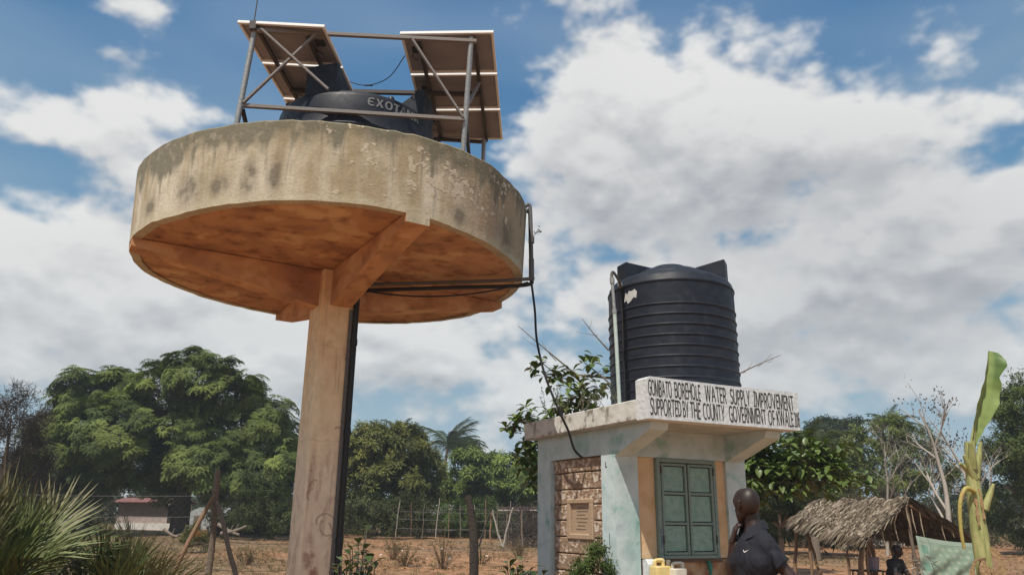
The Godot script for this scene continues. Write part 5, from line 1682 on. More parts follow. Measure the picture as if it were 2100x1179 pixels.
		for p in tips:
			if p.y < q[2] * 0.5: continue
			for s in 5:
				xs.append(Transform3D(Basis.from_euler(Vector3(rnd(-2, 2), rnd(0, 6), rnd(-2, 2))).scaled(Vector3.ONE * rnd(0.5, 0.8)), p + ball() * 0.3))
				cs.append(Color(0.075, 0.066, 0.058) * rnd(0.6, 1.5))
		copies(t, "dead_leaves", obovate(0.17, 0.09, Color.WHITE, 0.3, 0.2), leaf_mat("leaf"), xs, cs)
	almond_tree()
	# bushes that close the view under the crowns
	var n := 0
	for q in [
		[-13.4, -41.0, [[-12.4, 1.3, -41, 1.2], [-14.0, 1.5, -41.5, 1.3], [-11.2, 0.9, -40.5, 0.9], [-13.2, 2.5, -42.0, 1.3]], "fine", Color(0.045, 0.062, 0.018), Color(0.10, 0.125, 0.038), "dense green bush left of the column behind the wire mesh fence"],
		[-25.5, -43.0, [[-25.0, 1.5, -42.5, 1.5], [-27.0, 1.8, -43, 1.7], [-23.2, 1.2, -42.0, 1.2]], "mango", Color(0.020, 0.032, 0.014), Color(0.048, 0.066, 0.026), "dark bush left of the red-roofed house"],
		[-6.5, -44.0, [[-7.4, 1.3, -44, 1.0], [-6.0, 1.4, -43.5, 1.1], [-8.6, 1.2, -44.5, 1.0], [-4.8, 0.9, -44.0, 0.8]], "fine", Color(0.060, 0.075, 0.028), Color(0.125, 0.145, 0.060), "pale scrubby bush below the olive mango tree"],
		[-2.6, -46.0, [[-3.0, 1.2, -46, 1.1], [-1.6, 1.3, -46.5, 1.1], [-0.2, 0.8, -45.8, 0.8]], "fine", Color(0.055, 0.090, 0.022), Color(0.13, 0.19, 0.05), "lime green bush behind the charred post"],
		[18.5, -40.0, [[17.0, 1.3, -40, 1.3], [19.0, 1.4, -40.5, 1.4], [20.8, 1.2, -40, 1.2], [15.2, 1.1, -40.5, 1.1]], "dry", Color(0.060, 0.050, 0.034), Color(0.13, 0.11, 0.065), "brownish dry thicket behind the shelter and the bare trees"],
		[22.3, -30.5, [[21.6, 0.9, -30.5, 0.9], [23.0, 1.0, -30, 1.0]], "fine", Color(0.055, 0.075, 0.022), Color(0.12, 0.145, 0.045), "low green bush right of the banana plant"],
		[10.9, -34.0, [[10.2, 1.2, -34, 1.2], [12.0, 1.5, -34.5, 1.4], [13.8, 1.2, -34, 1.1]], "mango", Color(0.022, 0.034, 0.014), Color(0.050, 0.066, 0.028), "dark shaded thicket behind the shelter's left end"]]:
		n += 1
		tree("bush", q[6], "bush", q[0], q[1], q[2], 0.0, 0.0, M.bark_grey, q[3], {"dark": q[4], "light": q[5], "density": 1.7, "clump": 0.45, "per": 10, "size": 0.95}, "bushes behind the fences")
	# low scrub that fills the far side of the plot under the crowns
	var ux := []
	var uc := []
	var patchy := fbm(701, 0.10, 3)
	for k in 9000:
		var side := k % 3
		var x := rnd(-12.5, 7.0) if side == 0 else (rnd(-40.0, -26.0) if side == 1 and k % 2 == 0 else rnd(-17.6, -12.5) if side == 1 else rnd(9.0, 36.0))
		var z := -rnd(46.5, 53.0) if side != 2 else -rnd(40.0, 54.0)
		var hh := 1.25 + patchy.get_noise_2d(x * 2.0, z) * 3.0
		if hh < 0.25: continue
		ux.append(Transform3D(Basis.from_euler(Vector3(rnd(-0.7, 0.7), rnd(0, TAU), rnd(-0.7, 0.7))).scaled(Vector3.ONE * rnd(0.8, 1.4)), Vector3(x, ground_at(x, z) + hh * rnd(0.0, 1.0), z)))
		uc.append(Color(0.055, 0.070, 0.024).lerp(Color(0.18, 0.185, 0.080) if patchy.get_noise_2d(x * 3.0 + 50.0, z * 3.0) > -0.05 else Color(0.16, 0.13, 0.085), rnd(0, 1) * rnd(0.3, 1)) * rnd(0.8, 1.2))
	var un := copies(self, "undergrowth", twig("fine")[1], leaf_mat("leaf"), ux, uc)
	un.set_meta("label", "low green scrub along the far side of the plot, under the tree crowns"); un.set_meta("category", "scrub")
	# far-off wood along the horizon
	var xs := []
	var cs := []
	for k in 8000:
		var a := rnd(-1.25, 1.25)
		var d := rnd(82.0, 100.0)
		var x := sin(a) * d
		var z := -cos(a) * d
		var top := 3.6 + 1.6 * sin(a * 9.0) + 1.2 * sin(a * 23.0 + 1.0) + (2.0 if a > 0.25 else 0.0)
		xs.append(Transform3D(Basis.from_euler(Vector3(rnd(-0.6, 0.6), rnd(0, TAU), rnd(-0.6, 0.6))).scaled(Vector3.ONE * rnd(2.2, 3.6)), Vector3(x, 0.5 + top * rnd(0, 1), z)))
		cs.append(Color(0.035, 0.050, 0.022).lerp(Color(0.080, 0.105, 0.042), rnd(0, 1)))
	var o := copies(self, "far_wood", twig("mango")[0], leaf_mat("leaf"), xs, cs)
	o.set_meta("label", "far-off wood along the horizon behind all the other trees"); o.set_meta("category", "wood")

func almond_tree() -> void:
	var at := Vector3(2.9, 0.02, -15.0)
	var t := thing("almond_tree", "large-leaved almond tree spreading out on both sides from behind the kiosk", "tree", at)
	var tk := MB.new()
	tk.tube(curve([Vector3(0, -0.1, 0), Vector3(0.05, 1.6, 0), Vector3(-0.05, 3.2, 0.05), Vector3(0.05, 4.3, 0)], 4), range(13).map(func(k): return 0.15 - 0.007 * k), 10, true, 0.04, 2)
	part(t, "trunk", tk, M.bark_grey)
	# branch ends, from the photograph's two sides; the last number is how many leaf rosettes sit along the end
	var ends := [[Vector3(0.55, 4.62, -14.9), 4.0, 2], [Vector3(0.95, 4.30, -15.1), 3.7, 4], [Vector3(1.45, 4.60, -15.0), 4.1, 2], [Vector3(0.10, 3.45, -14.9), 3.1, 7], [Vector3(0.35, 3.05, -15.2), 2.8, 6], [Vector3(0.15, 2.75, -14.8), 2.4, 6], [Vector3(0.5, 2.4, -15.1), 2.2, 5], [Vector3(1.0, 3.75, -15.0), 3.4, 5],
		[Vector3(5.0, 3.05, -14.8), 2.9, 7], [Vector3(5.6, 2.75, -14.5), 2.6, 8], [Vector3(6.3, 2.75, -15.0), 2.7, 7], [Vector3(6.85, 2.50, -15.1), 2.5, 7], [Vector3(5.9, 3.1, -15.3), 3.0, 7], [Vector3(5.2, 2.40, -14.6), 2.2, 5], [Vector3(6.1, 2.35, -14.7), 2.3, 6], [Vector3(4.6, 3.25, -15.4), 3.0, 4], [Vector3(4.9, 2.75, -15.2), 2.7, 5], [Vector3(6.5, 3.0, -15.3), 2.9, 5]]
	var leafs := []
	for k in 8:
		leafs.append(obovate(rnd(0.18, 0.26), rnd(0.11, 0.14), [Color(0.125, 0.185, 0.045), Color(0.085, 0.130, 0.036), Color(0.165, 0.22, 0.065), Color(0.11, 0.16, 0.045), Color(0.20, 0.25, 0.085), Color(0.075, 0.115, 0.034), Color(0.14, 0.185, 0.055), Color(0.18, 0.13, 0.05)][k], rnd(0.15, 0.4), rnd(0.05, 0.35)))
	var count := 0
	var xs := []
	var cs := []
	for q in ends:
		var e: Vector3 = q[0] - at
		var s := Vector3(0, q[1] * 0.55 + 0.5, 0)
		var mid := s.lerp(e, 0.55) + Vector3(0, rnd(-0.05, 0.25), rnd(-0.25, 0.25))
		var path := curve([s, mid, e], 6)
		var b := MB.new()
		b.tube(path, range(13).map(func(k): return 0.036 - 0.0024 * k), 6, true, 0.05, count)
		part(t, "branch", b, M.bark_grey)
		for k in int(q[2] * 4.5):
			var f = 1.0 - 0.10 * float(k) / q[2]
			var i := int(f * 12.0)
			var p: Vector3 = path[mini(i, 12)]
			if k > 0: p += ball() * Vector3(0.42, 0.30, 0.5)
			for s2 in 7:
				var a := TAU * s2 / 7.0 + rnd(-0.3, 0.3)
				var bs := Basis(Vector3.UP, a) * Basis(Vector3.RIGHT, rnd(-0.9, 0.8))
				var sc := rnd(0.75, 1.15)
				if count < 300:
					part(t, "leaf", leafs[rng.randi() % 8], leaf_mat("big_leaf", 0.35, 0.45), p + bs * Vector3(0, 0, 0.02), bs.scaled(Vector3.ONE * sc))
				else:
					xs.append(Transform3D(bs.scaled(Vector3.ONE * sc), p)); cs.append(Color(1, 1, 1) * rnd(0.8, 1.2))
				count += 1
	copies(t, "foliage", leafs[3], leaf_mat("big_leaf"), xs, cs)
	# bare twigs that stick out above the leaves
	for q in [[Vector3(1.3, 4.35, -15.0), Vector3(0.13, 5.33, -15.0), 0.02], [Vector3(0.9, 4.62, -15.0), Vector3(0.62, 5.0, -15.0), 0.008], [Vector3(0.62, 4.85, -15.0), Vector3(0.2, 5.1, -15.0), 0.006], [Vector3(1.95, 4.85, -15.0), Vector3(1.42, 5.5, -15.0), 0.018], [Vector3(1.72, 5.15, -15.0), Vector3(1.30, 5.22, -15.0), 0.007], [Vector3(1.55, 5.3, -15.0), Vector3(1.62, 5.48, -15.0), 0.005], [Vector3(4.3, 4.30, -15.0), Vector3(5.38, 4.80, -15.0), 0.016], [Vector3(4.9, 4.56, -15.0), Vector3(5.2, 4.82, -15.0), 0.007], [Vector3(5.1, 4.64, -15.0), Vector3(5.2, 4.75, -15.0), 0.005], [Vector3(4.6, 4.42, -15.0), Vector3(4.8, 4.66, -15.0), 0.006]]:
		var b := MB.new()
		var p: Vector3 = q[0] - at
		var e: Vector3 = q[1] - at
		b.tube(curve([p, p.lerp(e, 0.5) + Vector3(rnd(-0.04, 0.04), rnd(-0.05, 0.03), 0), e], 5), range(11).map(func(k): return q[2] * (1.1 - 0.08 * k)), 5)
		part(t, "bare_twig", b, M.bark_grey)
	for q in [[Vector3(0, 4.0, 0), Vector3(-0.95, 4.85, 0)], [Vector3(0, 4.0, 0), Vector3(-1.6, 4.33, 0)], [Vector3(0, 3.9, 0), Vector3(1.4, 4.28, 0)]]:
		var b := MB.new()
		b.tube([q[0], (q[0] as Vector3).lerp(q[1], 0.5) + Vector3(0, 0.1, 0), q[1]], [0.05, 0.03, 0.018], 6)
		part(t, "branch", b, M.bark_grey)

# ---------------------------------------------------------------- fences
func rough_pole(t: Node, nm: String, a: Vector3, b: Vector3, r: float, m: Material, sd: int, bend := 0.02) -> MeshInstance3D:
	var rg := RandomNumberGenerator.new(); rg.seed = sd
	var p := MB.new()
	var pts := []
	var rr := []
	for k in 7:
		var f := k / 6.0
		pts.append(a.lerp(b, f) + Vector3(rg.randf_range(-bend, bend), 0, rg.randf_range(-bend, bend)) * (0.0 if k == 0 else 1.0))
		rr.append(r * (1.12 - 0.24 * f) * rg.randf_range(0.92, 1.1))
	p.tube(pts, rr, 8, true, 0.09, sd)
	return part(t, nm, p, m)

func fences() -> void:
	# wire mesh fence on the left with a braced post
	var t := thing("wire_mesh_fence", "wire mesh fence with a rough grey post propped by two braces, left of the column", "fence", Vector3(-4.42, 0, -12.0))
	rough_pole(t, "post", Vector3(0.0, -0.1, 0), Vector3(-0.01, 2.27, 0), 0.050, M.bark_grey, 3)
	rough_pole(t, "brace", Vector3(-0.55, -0.05, 0.75), Vector3(-0.03, 1.86, 0.08), 0.033, M.pole_wood, 5)
	rough_pole(t, "brace", Vector3(0.98, -0.05, 0.65), Vector3(0.04, 1.80, 0.07), 0.034, M.bark_grey, 7)
	rough_pole(t, "post", Vector3(-4.6, -0.1, 1.0), Vector3(-4.62, 2.0, 1.0), 0.055, M.bark_grey, 9)
	rough_pole(t, "post", Vector3(1.25, -0.1, -1.3), Vector3(1.26, 2.0, -1.3), 0.055, M.bark_grey, 11)
	for run in [[Vector3(-4.62, 0, 1.0), Vector3(0, 0, 0)], [Vector3(0, 0, 0), Vector3(1.25, 0, -1.3)]]:
		var a: Vector3 = run[0]
		var d: Vector3 = run[1] - run[0]
		var l := d.length()
		d /= l
		var w := MB.new()
		var n := int(l / 0.095)
		for k in range(-16, n + 1):
			for s in [1.0, -1.0]:
				var x0 := k * 0.095
				var y0 := 0.4 if s > 0 else 1.92
				var x1 := x0 + 1.52
				var ya := y0
				var yb = y0 + s * 1.52
				if x0 < 0.0: ya = y0 + s * -x0; x0 = 0.0
				if x1 > l: yb = y0 + s * (l - k * 0.095); x1 = l
				if x1 - x0 < 0.05: continue
				var sway := 0.03 * sin(k * 0.7)
				w.tube([a + d * x0 + Vector3(0, ya, sway), a + d * (x0 + x1) * 0.5 + Vector3(0, (ya + yb) * 0.5, sway), a + d * x1 + Vector3(0, yb, 0)], 0.0009, 3, false)
		part(t, "wire_mesh", w, M.wire).set_meta("kind", "stuff")
		for y in [1.92, 1.62, 1.25, 0.85]:
			var st := MB.new()
			st.tube(sag(a + Vector3(0, y, 0), a + d * l + Vector3(0, y - 0.03, 0), 0.05, 8), 0.003, 4, false)
			part(t, "strand", st, M.wire)
	# barbed wire fence with the charred post
	var f := thing("barbed_wire_fence", "sagging barbed wire fence on a crooked charred black post, between column and kiosk", "fence", Vector3(-0.43, 0, -9.5))
	var p := MB.new()
	p.tube(curve([Vector3(0.04, -0.1, 0), Vector3(0.03, 0.9, 0), Vector3(0.02, 1.35, 0.01), Vector3(0.0, 1.55, 0.0), Vector3(-0.04, 1.75, 0), Vector3(-0.07, 1.87, 0)], 4), range(21).map(func(k): return 0.062 - 0.0012 * k), 9, true, 0.10, 6)
	p.tube([Vector3(0.0, 1.5, 0), Vector3(-0.045, 1.46, 0.03)], [0.02, 0.006], 5)
	p.tube([Vector3(0.02, 1.05, 0), Vector3(0.07, 1.08, 0.03)], [0.02, 0.006], 5)
	part(f, "post", p, M.bark_dark)
	rough_pole(f, "post", Vector3(-1.95, -0.1, -1.9), Vector3(-1.95, 1.75, -1.9), 0.04, M.bark_grey, 21)
	for k in 5:
		var y: float = [1.72, 1.49, 1.29, 1.12, 0.96][k]
		for run in [[Vector3(-1.95, y, -1.9), Vector3(0.0, y, 0.06), 0.03], [Vector3(0.0, y, 0.06), Vector3(0.82, y - 0.02, -2.55), 0.03]]:
			var w := MB.new()
			var pts := sag(run[0], run[1], run[2] + 0.02 * k, 14)
			w.tube(pts, 0.0024, 4, false)
			for i in range(1, pts.size() - 1):
				for s in 2:
					w.tube([pts[i] + Vector3(0.01 * s, -0.018, 0.008), pts[i] + Vector3(0.01 * s, 0.018, -0.008)], 0.0016, 3, false)
			part(f, "strand", w, M.wire)
	# stick fence across the far side of the plot
	var z := -42.0
	var s := thing("stick_fence", "far row of thin pale sticks fencing the plot, seen behind the barbed wire", "fence", Vector3(-0.8, 0.7, z))
	var xs := [-5.1, -4.3, -3.72, -3.0, -2.35, -1.7, -1.0, -0.45, 0.25, 0.9, 1.45, 2.1, 2.75, 3.4, 4.1]
	for k in xs.size():
		var lean := rnd(-0.12, 0.12)
		rough_pole(s, "stick", Vector3(xs[k], -0.1, rnd(-0.2, 0.2)), Vector3(xs[k] + lean, rnd(1.45, 1.95), rnd(-0.2, 0.2)), rnd(0.015, 0.026), [M.bark_pale, M.pole_wood, M.bark_grey][k % 3], 30 + k, 0.03)
	var rl := MB.new()
	for y in [0.4, 0.85, 1.25]:
		rl.tube(sag(Vector3(-5.1, y, 0), Vector3(4.1, y + 0.05, 0), 0.08, 12), 0.008, 4, false)
	part(s, "wire", rl, M.wire)
	# pole gate leaning near the brushwood shed
	var gp := thing("leaning_poles", "crossed leaning poles and stakes standing before the brushwood shed", "poles", Vector3(0.3, 0.5, -35.0))
	for q in [[Vector3(-1.6, -0.05, 0), Vector3(-1.15, 1.35, 0.1), "bark_dark"], [Vector3(-0.6, 0, 0), Vector3(-1.05, 1.5, 0), "bark_pale"], [Vector3(-0.55, -0.05, 0), Vector3(-0.15, 1.6, 0.1), "bark_pale"], [Vector3(0.3, 0, 0), Vector3(0.25, 1.5, 0), "bark_grey"], [Vector3(-1.1, 0, 0.1), Vector3(-1.08, 1.4, 0), "pole_wood"]]:
		rough_pole(gp, "pole", q[0], q[1], 0.035, M[q[2]], 61, 0.03)
	# brushwood shed
	var b := thing("brushwood_shed", "low shed walled and roofed with tangled purple-brown brushwood beside the kiosk", "shed", Vector3(1.4, ground_at(1.4, -37.0), -37.0))
	for q in [[-1.5, 0.0], [0.1, 0.0], [1.6, 0.0], [-1.4, -1.8], [1.6, -1.8]]:
		rough_pole(b, "post", Vector3(q[0], -0.05, q[1]), Vector3(q[0], 1.55, q[1]), 0.035, M.bark_grey, int(q[0] * 10) + 80)
	for y in [0.0, -1.8]:
		rough_pole(b, "roof_pole", Vector3(-1.9, 1.60, y), Vector3(1.9, 1.66, y), 0.03, M.bark_pale, 91)
	var br := MB.new()
	for k in 1500:
		var roof := k % 3 == 0
		var at := Vector3(rnd(-1.6, 1.7), 1.62 + rnd(0.0, 0.14) if roof else rnd(0.05, 1.55), rnd(-1.9, 0.2) if roof else (-1.8 if k % 2 == 0 else 0.0) + rnd(-0.1, 0.1))
		var d := ball().normalized()
		if roof: d.y *= 0.15
		br.col = Color(1, 1, 1) * rnd(0.4, 1.0)
		br.tube([at, at + d * rnd(0.2, 0.4) + Vector3(0, rnd(-0.05, 0.05), 0), at + d * rnd(0.45, 0.8)], [0.015, 0.011, 0.004], 3, false)
	part(b, "brushwood", br, worn("brush", [[0.0, Color(0.10, 0.075, 0.075)], [1.0, Color(0.22, 0.17, 0.165)]], 141, 0.02, 1.0, 0.95, 0.0)).set_meta("kind", "stuff")

# ---------------------------------------------------------------- houses far off
func far_houses() -> void:
	worn("pink_plaster", [[0.0, Color(0.42, 0.34, 0.31)], [1.0, Color(0.52, 0.43, 0.39)]], 151, 0.01, 0.3, 0.95, 0.2)
	worn("limewash", [[0.0, Color(0.60, 0.60, 0.58)], [1.0, Color(0.76, 0.76, 0.74)]], 153, 0.01, 0.3, 0.95, 0.2)
	worn("grey_plaster", [[0.0, Color(0.40, 0.42, 0.44)], [1.0, Color(0.50, 0.52, 0.54)]], 155, 0.01, 0.3, 0.95, 0.2)
	worn("red_sheet", [[0.0, Color(0.13, 0.045, 0.035)], [0.5, Color(0.20, 0.065, 0.05)], [0.7, Color(0.24, 0.13, 0.10)], [1.0, Color(0.30, 0.20, 0.16)]], 157, 0.02, 0.4, 0.6, 0.1)
	var t := thing("house", "small plastered house with red roof edge and white base band under the shade tree", "house", Vector3(-24.3, ground_at(-24.3, -53), -53.0))
	var w := MB.new()
	w.box(Vector3(0.2, 1.05, -1.5), Vector3(3.7, 1.35, 3.0))
	part(t, "wall", w, M.pink_plaster)
	var bb := MB.new()
	bb.box(Vector3(0.2, 0.10, -1.49), Vector3(3.76, 0.62, 3.06))
	part(t, "base_band", bb, M.limewash)
	var rf := MB.new()
	rf.prism([Vector3(-2.0, 1.70, 0.45), Vector3(-2.0, 1.76, 0.45), Vector3(-2.0, 2.05, -1.5), Vector3(-2.0, 1.76, -3.4), Vector3(-2.0, 1.70, -3.4), Vector3(-2.0, 1.97, -1.5)], Vector3.RIGHT, 4.3)
	part(t, "roof", rf, M.red_sheet)
	var dp := MB.new()
	dp.box(Vector3(2.16, 0.75, 0.12), Vector3(0.09, 1.5, 0.09), Basis(), 0.01)
	dp.box(Vector3(2.05, 1.66, 0.5), Vector3(0.4, 0.05, 0.06), Basis(Vector3.BACK, 0.5), 0.01)
	part(t, "porch_post", dp, M.limewash)
	var dr := MB.new()
	dr.box(Vector3(1.85, 0.85, 0.005), Vector3(0.3, 1.5, 0.03))
	part(t, "door", dr, M.bark_dark)
	var h := thing("outbuilding", "pale grey rounded-top outbuilding right of the shade tree's trunk", "building", Vector3(-19.2, ground_at(-19.2, -51), -51.0))
	var hb := MB.new()
	var pts := [Vector3(-1.4, -0.1, 0), Vector3(-1.4, 0.75, 0)]
	for k in 9:
		var a := PI * (1.0 - k / 8.0)
		pts.append(Vector3(cos(a) * 1.35, 0.75 + sin(a) * 0.75, 0))
	pts.append_array([Vector3(1.4, 0.75, 0), Vector3(1.4, -0.1, 0)])
	hb.prism(pts, Vector3(0, 0, -1), 3.0)
	part(h, "wall", hb, M.grey_plaster)
	var hd := MB.new()
	hd.box(Vector3(-0.6, 0.45, 0.01), Vector3(0.5, 1.0, 0.04))
	part(h, "door", hd, M.bark_grey)
	var l := thing("house", "grey-walled house glimpsed at the left edge behind the fan palm", "house", Vector3(-28.6, ground_at(-28, -47), -47.0))
	var lw := MB.new()
	lw.box(Vector3(0, 0.8, -1.5), Vector3(4.4, 1.8, 3.0))
	part(l, "wall", lw, M.grey_plaster)
	var lr := MB.new()
	lr.prism([Vector3(-2.5, 1.68, 0.4), Vector3(-2.5, 1.74, 0.4), Vector3(-2.5, 2.5, -1.5), Vector3(-2.5, 1.74, -3.4), Vector3(-2.5, 1.68, -3.4)], Vector3.RIGHT, 5.0)
	part(l, "roof", lr, M.red_sheet)
	# block house behind the shelter
	var b := thing("block_house", "white block-walled house with a red side seen through the thatched shelter", "house", Vector3(19.4, ground_at(19.4, -43.5), -43.5))
	var bw := MB.new()
	bw.box(Vector3(0.3, 0.6, -1.5), Vector3(3.6, 1.56, 2.9))
	var wall := part(b, "wall", bw, M.mortar)
	for r in 6:
		for k in 8:
			var x := -1.5 + k * 0.45 + (0.225 if r % 2 == 1 else 0.0)
			if x > 1.95: continue
			var bm := MB.new()
			bm.box(Vector3.ZERO, Vector3(0.42, 0.215, 0.08), Basis(), 0.012)
			part(wall, "block", bm, M.limewash, Vector3(x + 0.1, 0.02 + r * 0.245, -0.03))
	var rd := MB.new()
	rd.box(Vector3(-2.0, 0.55, -1.2), Vector3(0.9, 1.4, 2.2), Basis(), 0.02)
	part(b, "red_side", rd, mat("red_paint", lin(0.42, 0.035, 0.02), 0.8))
	var brf := MB.new()
	brf.prism([Vector3(-2.0, 1.38, 0.4), Vector3(-2.0, 1.43, 0.4), Vector3(-2.0, 2.0, -1.5), Vector3(-2.0, 1.43, -3.3), Vector3(-2.0, 1.38, -3.3)], Vector3.RIGHT, 4.4)
	part(b, "roof", brf, M.bark_grey)

# ---------------------------------------------------------------- the thatched shelter
func hut() -> void:
	var g := ground_at(8.2, -17.5)
	var o := Vector3(8.2, g, -17.5)
	var t := thing("thatched_shelter", "open shelter of crooked poles with a ragged palm-thatch roof", "shelter", o)
	# ridge runs back to the left; slopes fall to the near left eave and to the right
	var pk := Vector3(0.36, 2.05, 0.35)          # near gable peak
	var rl := Vector3(-0.95, 2.03, -1.2)        # far end of the ridge
	var ne := Vector3(-1.02, 1.17, 1.05)         # near eave corner, left slope
	var fe := Vector3(-1.72, 1.60, -0.6)        # far eave corner, left slope
	var re := Vector3(1.74, 1.22, 0.30)          # right slope, near eave
	var rf := Vector3(0.9, 1.25, -1.9)           # right slope, far eave
	var th := []
	var tc := []
	var strip := MB.new()
	for q in [[-0.02, 0.0, 0.15], [0.03, 0.012, -0.2]]:
		var up := Vector3(0, 1, q[2]).normalized()
		var a := strip.vt(Vector3(-0.020 + q[0], q[1], 0), up); var b := strip.vt(Vector3(0.016 + q[0], q[1], 0), up)
		var c := strip.vt(Vector3(0.020 + q[0], q[1] + 0.015, 0.24), up); var d := strip.vt(Vector3(-0.016 + q[0], q[1] + 0.02, 0.24), up)
		var e := strip.vt(Vector3(0.004 + q[0], q[1] - 0.02, 0.50), up)
		strip.quad(a, b, c, d); strip.tri(d, c, e)
	for sl in [[rl, pk, fe, ne, 6500, -0.50], [rl, pk, rf, re, 4000, 0.3]]:
		for k in sl[4]:
			var u := rnd(-0.03, 1.04)
			var v := pow(rnd(0, 1), 0.9)
			var top: Vector3 = (sl[0] as Vector3).lerp(sl[1], u)
			var bot: Vector3 = (sl[2] as Vector3).lerp(sl[3], u)
			var p := top.lerp(bot, v) + Vector3(0, rnd(0.0, 0.09) + 0.03 * sin(u * 21.0) - 0.10 * v * (1.0 - v), 0)
			var down := (bot - top).normalized()
			var side: Vector3 = ((sl[1] as Vector3) - sl[0]).normalized()
			var dir = (down * 0.9 + side * (sl[5] + rnd(-0.25, 0.25)) + Vector3(0, rnd(-0.12, 0.10), 0)).normalized()
			var nm := side.cross(down).normalized()
			if nm.y < 0: nm = -nm
			var x := nm.cross(dir).normalized()
			th.append(Transform3D(Basis(x, dir.cross(x).normalized(), dir).scaled(Vector3(rnd(0.22, 0.6), 1, rnd(0.6, 1.25))), p))
			var w := rnd(0, 1)
			tc.append(Color(0.10, 0.07, 0.045).lerp(Color(0.40, 0.335, 0.25), w * w) * rnd(0.5, 1.2))
	copies(t, "thatch", strip.mesh(), leaf_mat("thatch", 0.85, 0.12), th, tc)
	# a lining under it keeps the sun out, coloured dark to deepen the shade
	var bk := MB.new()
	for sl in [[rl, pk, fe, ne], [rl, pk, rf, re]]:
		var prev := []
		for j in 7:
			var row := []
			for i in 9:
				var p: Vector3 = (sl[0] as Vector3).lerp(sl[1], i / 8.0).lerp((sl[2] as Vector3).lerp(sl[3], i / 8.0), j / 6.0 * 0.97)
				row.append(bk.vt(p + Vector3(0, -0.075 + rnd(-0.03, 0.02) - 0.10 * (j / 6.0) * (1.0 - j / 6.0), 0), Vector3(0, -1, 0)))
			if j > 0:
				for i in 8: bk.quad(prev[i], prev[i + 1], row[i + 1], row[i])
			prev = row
	part(t, "thatch_lining", bk, worn("shade_dark_thatch", [[0.0, Color(0.035, 0.024, 0.017)], [1.0, Color(0.085, 0.06, 0.042)]], 161, 0.03, 2.0, 0.95, 1.0))
	# hanging wisps at the gable
	for q in [[-0.05, 1.72, 0.55, 0.5], [0.28, 1.90, 0.48, 0.42], [0.42, 1.88, 0.42, 0.5], [0.62, 1.92, 0.36, 0.75], [1.05, 1.62, 0.36, 0.38], [-0.42, 1.50, 0.75, 0.42], [1.25, 1.52, 0.36, 0.22]]:
		var w := MB.new()
		w.col = Color(0.40, 0.33, 0.24)
		var p := Vector3(q[0], q[1], q[2])
		w.tube([p, p - Vector3(-0.02, q[3] * 0.5, 0.02), p - Vector3(-0.05, q[3], 0)], [0.012, 0.016, 0.004], 4)
		part(t, "thatch_wisp", w, leaf_mat("thatch"))
	# poles
	var poles := [[Vector3(0.46, -0.05, 0.34), Vector3(0.36, 2.02, 0.32), 0.035], [Vector3(-1.02, -0.05, 0.85), Vector3(-0.92, 1.2, 0.85), 0.055], [Vector3(-0.80, -0.05, 0.75), Vector3(-0.78, 1.22, 0.75), 0.03], [Vector3(-1.25, -0.05, 0.9), Vector3(-1.13, 1.18, 0.7), 0.028],
		[Vector3(-1.62, -0.05, -0.2), Vector3(-1.55, 1.40, -0.3), 0.032], [Vector3(-1.30, -0.05, -0.2), Vector3(-1.62, 1.42, -0.3), 0.032], [Vector3(-1.78, -0.05, -0.9), Vector3(-1.62, 1.55, -0.9), 0.04], [Vector3(-0.30, -0.05, -0.1), Vector3(-0.48, 1.45, 0.0), 0.042], [Vector3(-0.28, -0.05, -0.12), Vector3(-0.32, 1.5, 0.0), 0.035],
		[Vector3(0.0, -0.05, -0.8), Vector3(0.02, 1.7, -0.8), 0.03], [Vector3(1.72, -0.05, 0.2), Vector3(1.72, 1.25, 0.2), 0.035], [Vector3(0.95, -0.05, -1.7), Vector3(0.9, 1.25, -1.7), 0.035]]
	for k in poles.size():
		rough_pole(t, "pole", poles[k][0], poles[k][1], poles[k][2], M.pole_wood if k > 0 else M.bark_grey, 200 + k, 0.03)
	for q in [[rl, pk], [fe + Vector3(0.05, -0.03, 0), ne + Vector3(0.05, -0.03, 0)], [pk, re], [pk, ne]]:
		rough_pole(t, "roof_pole", q[0] - Vector3(0, 0.06, 0), q[1] - Vector3(0, 0.06, 0), 0.028, M.pole_wood, 230, 0.02)
	# dry brush packed against the gable pole
	var br := MB.new()
	for k in 160:
		var p := Vector3(0.52 + rnd(-0.22, 0.22), rnd(0.1, 0.95), 0.36 + rnd(-0.15, 0.15))
		br.col = Color(0.30, 0.27, 0.23) * rnd(0.5, 1.5)
		br.tube([p, p + Vector3(rnd(-0.2, 0.2), rnd(-0.25, 0.1), rnd(-0.1, 0.1))], [0.012, 0.003], 3, false)
	part(t, "brush", br, leaf_mat("thatch")).set_meta("kind", "stuff")
	# the cloth hung on the right side
	cloth_sheet(o)
	# table and bucket in the shade
	var tb := thing("table", "dark low plank table in the shade under the shelter", "table", o + Vector3(-0.62, 0, 0.30))
	var tp := MB.new()
	for k in 3:
		tp.box(Vector3(0, 0.62, -0.12 + k * 0.12), Vector3(0.62, 0.03, 0.11), Basis(), 0.004)
	part(tb, "top", tp, M.bark_dark)
	for q in [[-0.26, -0.13], [0.26, -0.13], [0.26, 0.13], [-0.26, 0.13]]:
		rough_pole(tb, "leg", Vector3(q[0], -0.02, q[1]), Vector3(q[0], 0.605, q[1]), 0.02, M.pole_wood, 250, 0.005)
	var bu := MB.new()
	bu.lathe(Vector3.ZERO, [Vector2(0.02, 0.0), Vector2(0.10, 0.0), Vector2(0.135, 0.24), Vector2(0.142, 0.25), Vector2(0.13, 0.255), Vector2(0.125, 0.24), Vector2(0.095, 0.02)], 24)
	solo("bucket", "dull lilac-grey bucket on the low table in the shelter", "bucket", bu, mat("lilac_plastic", lin(0.22, 0.19, 0.24), 0.5), o + Vector3(-0.48, 0.636, 0.30))

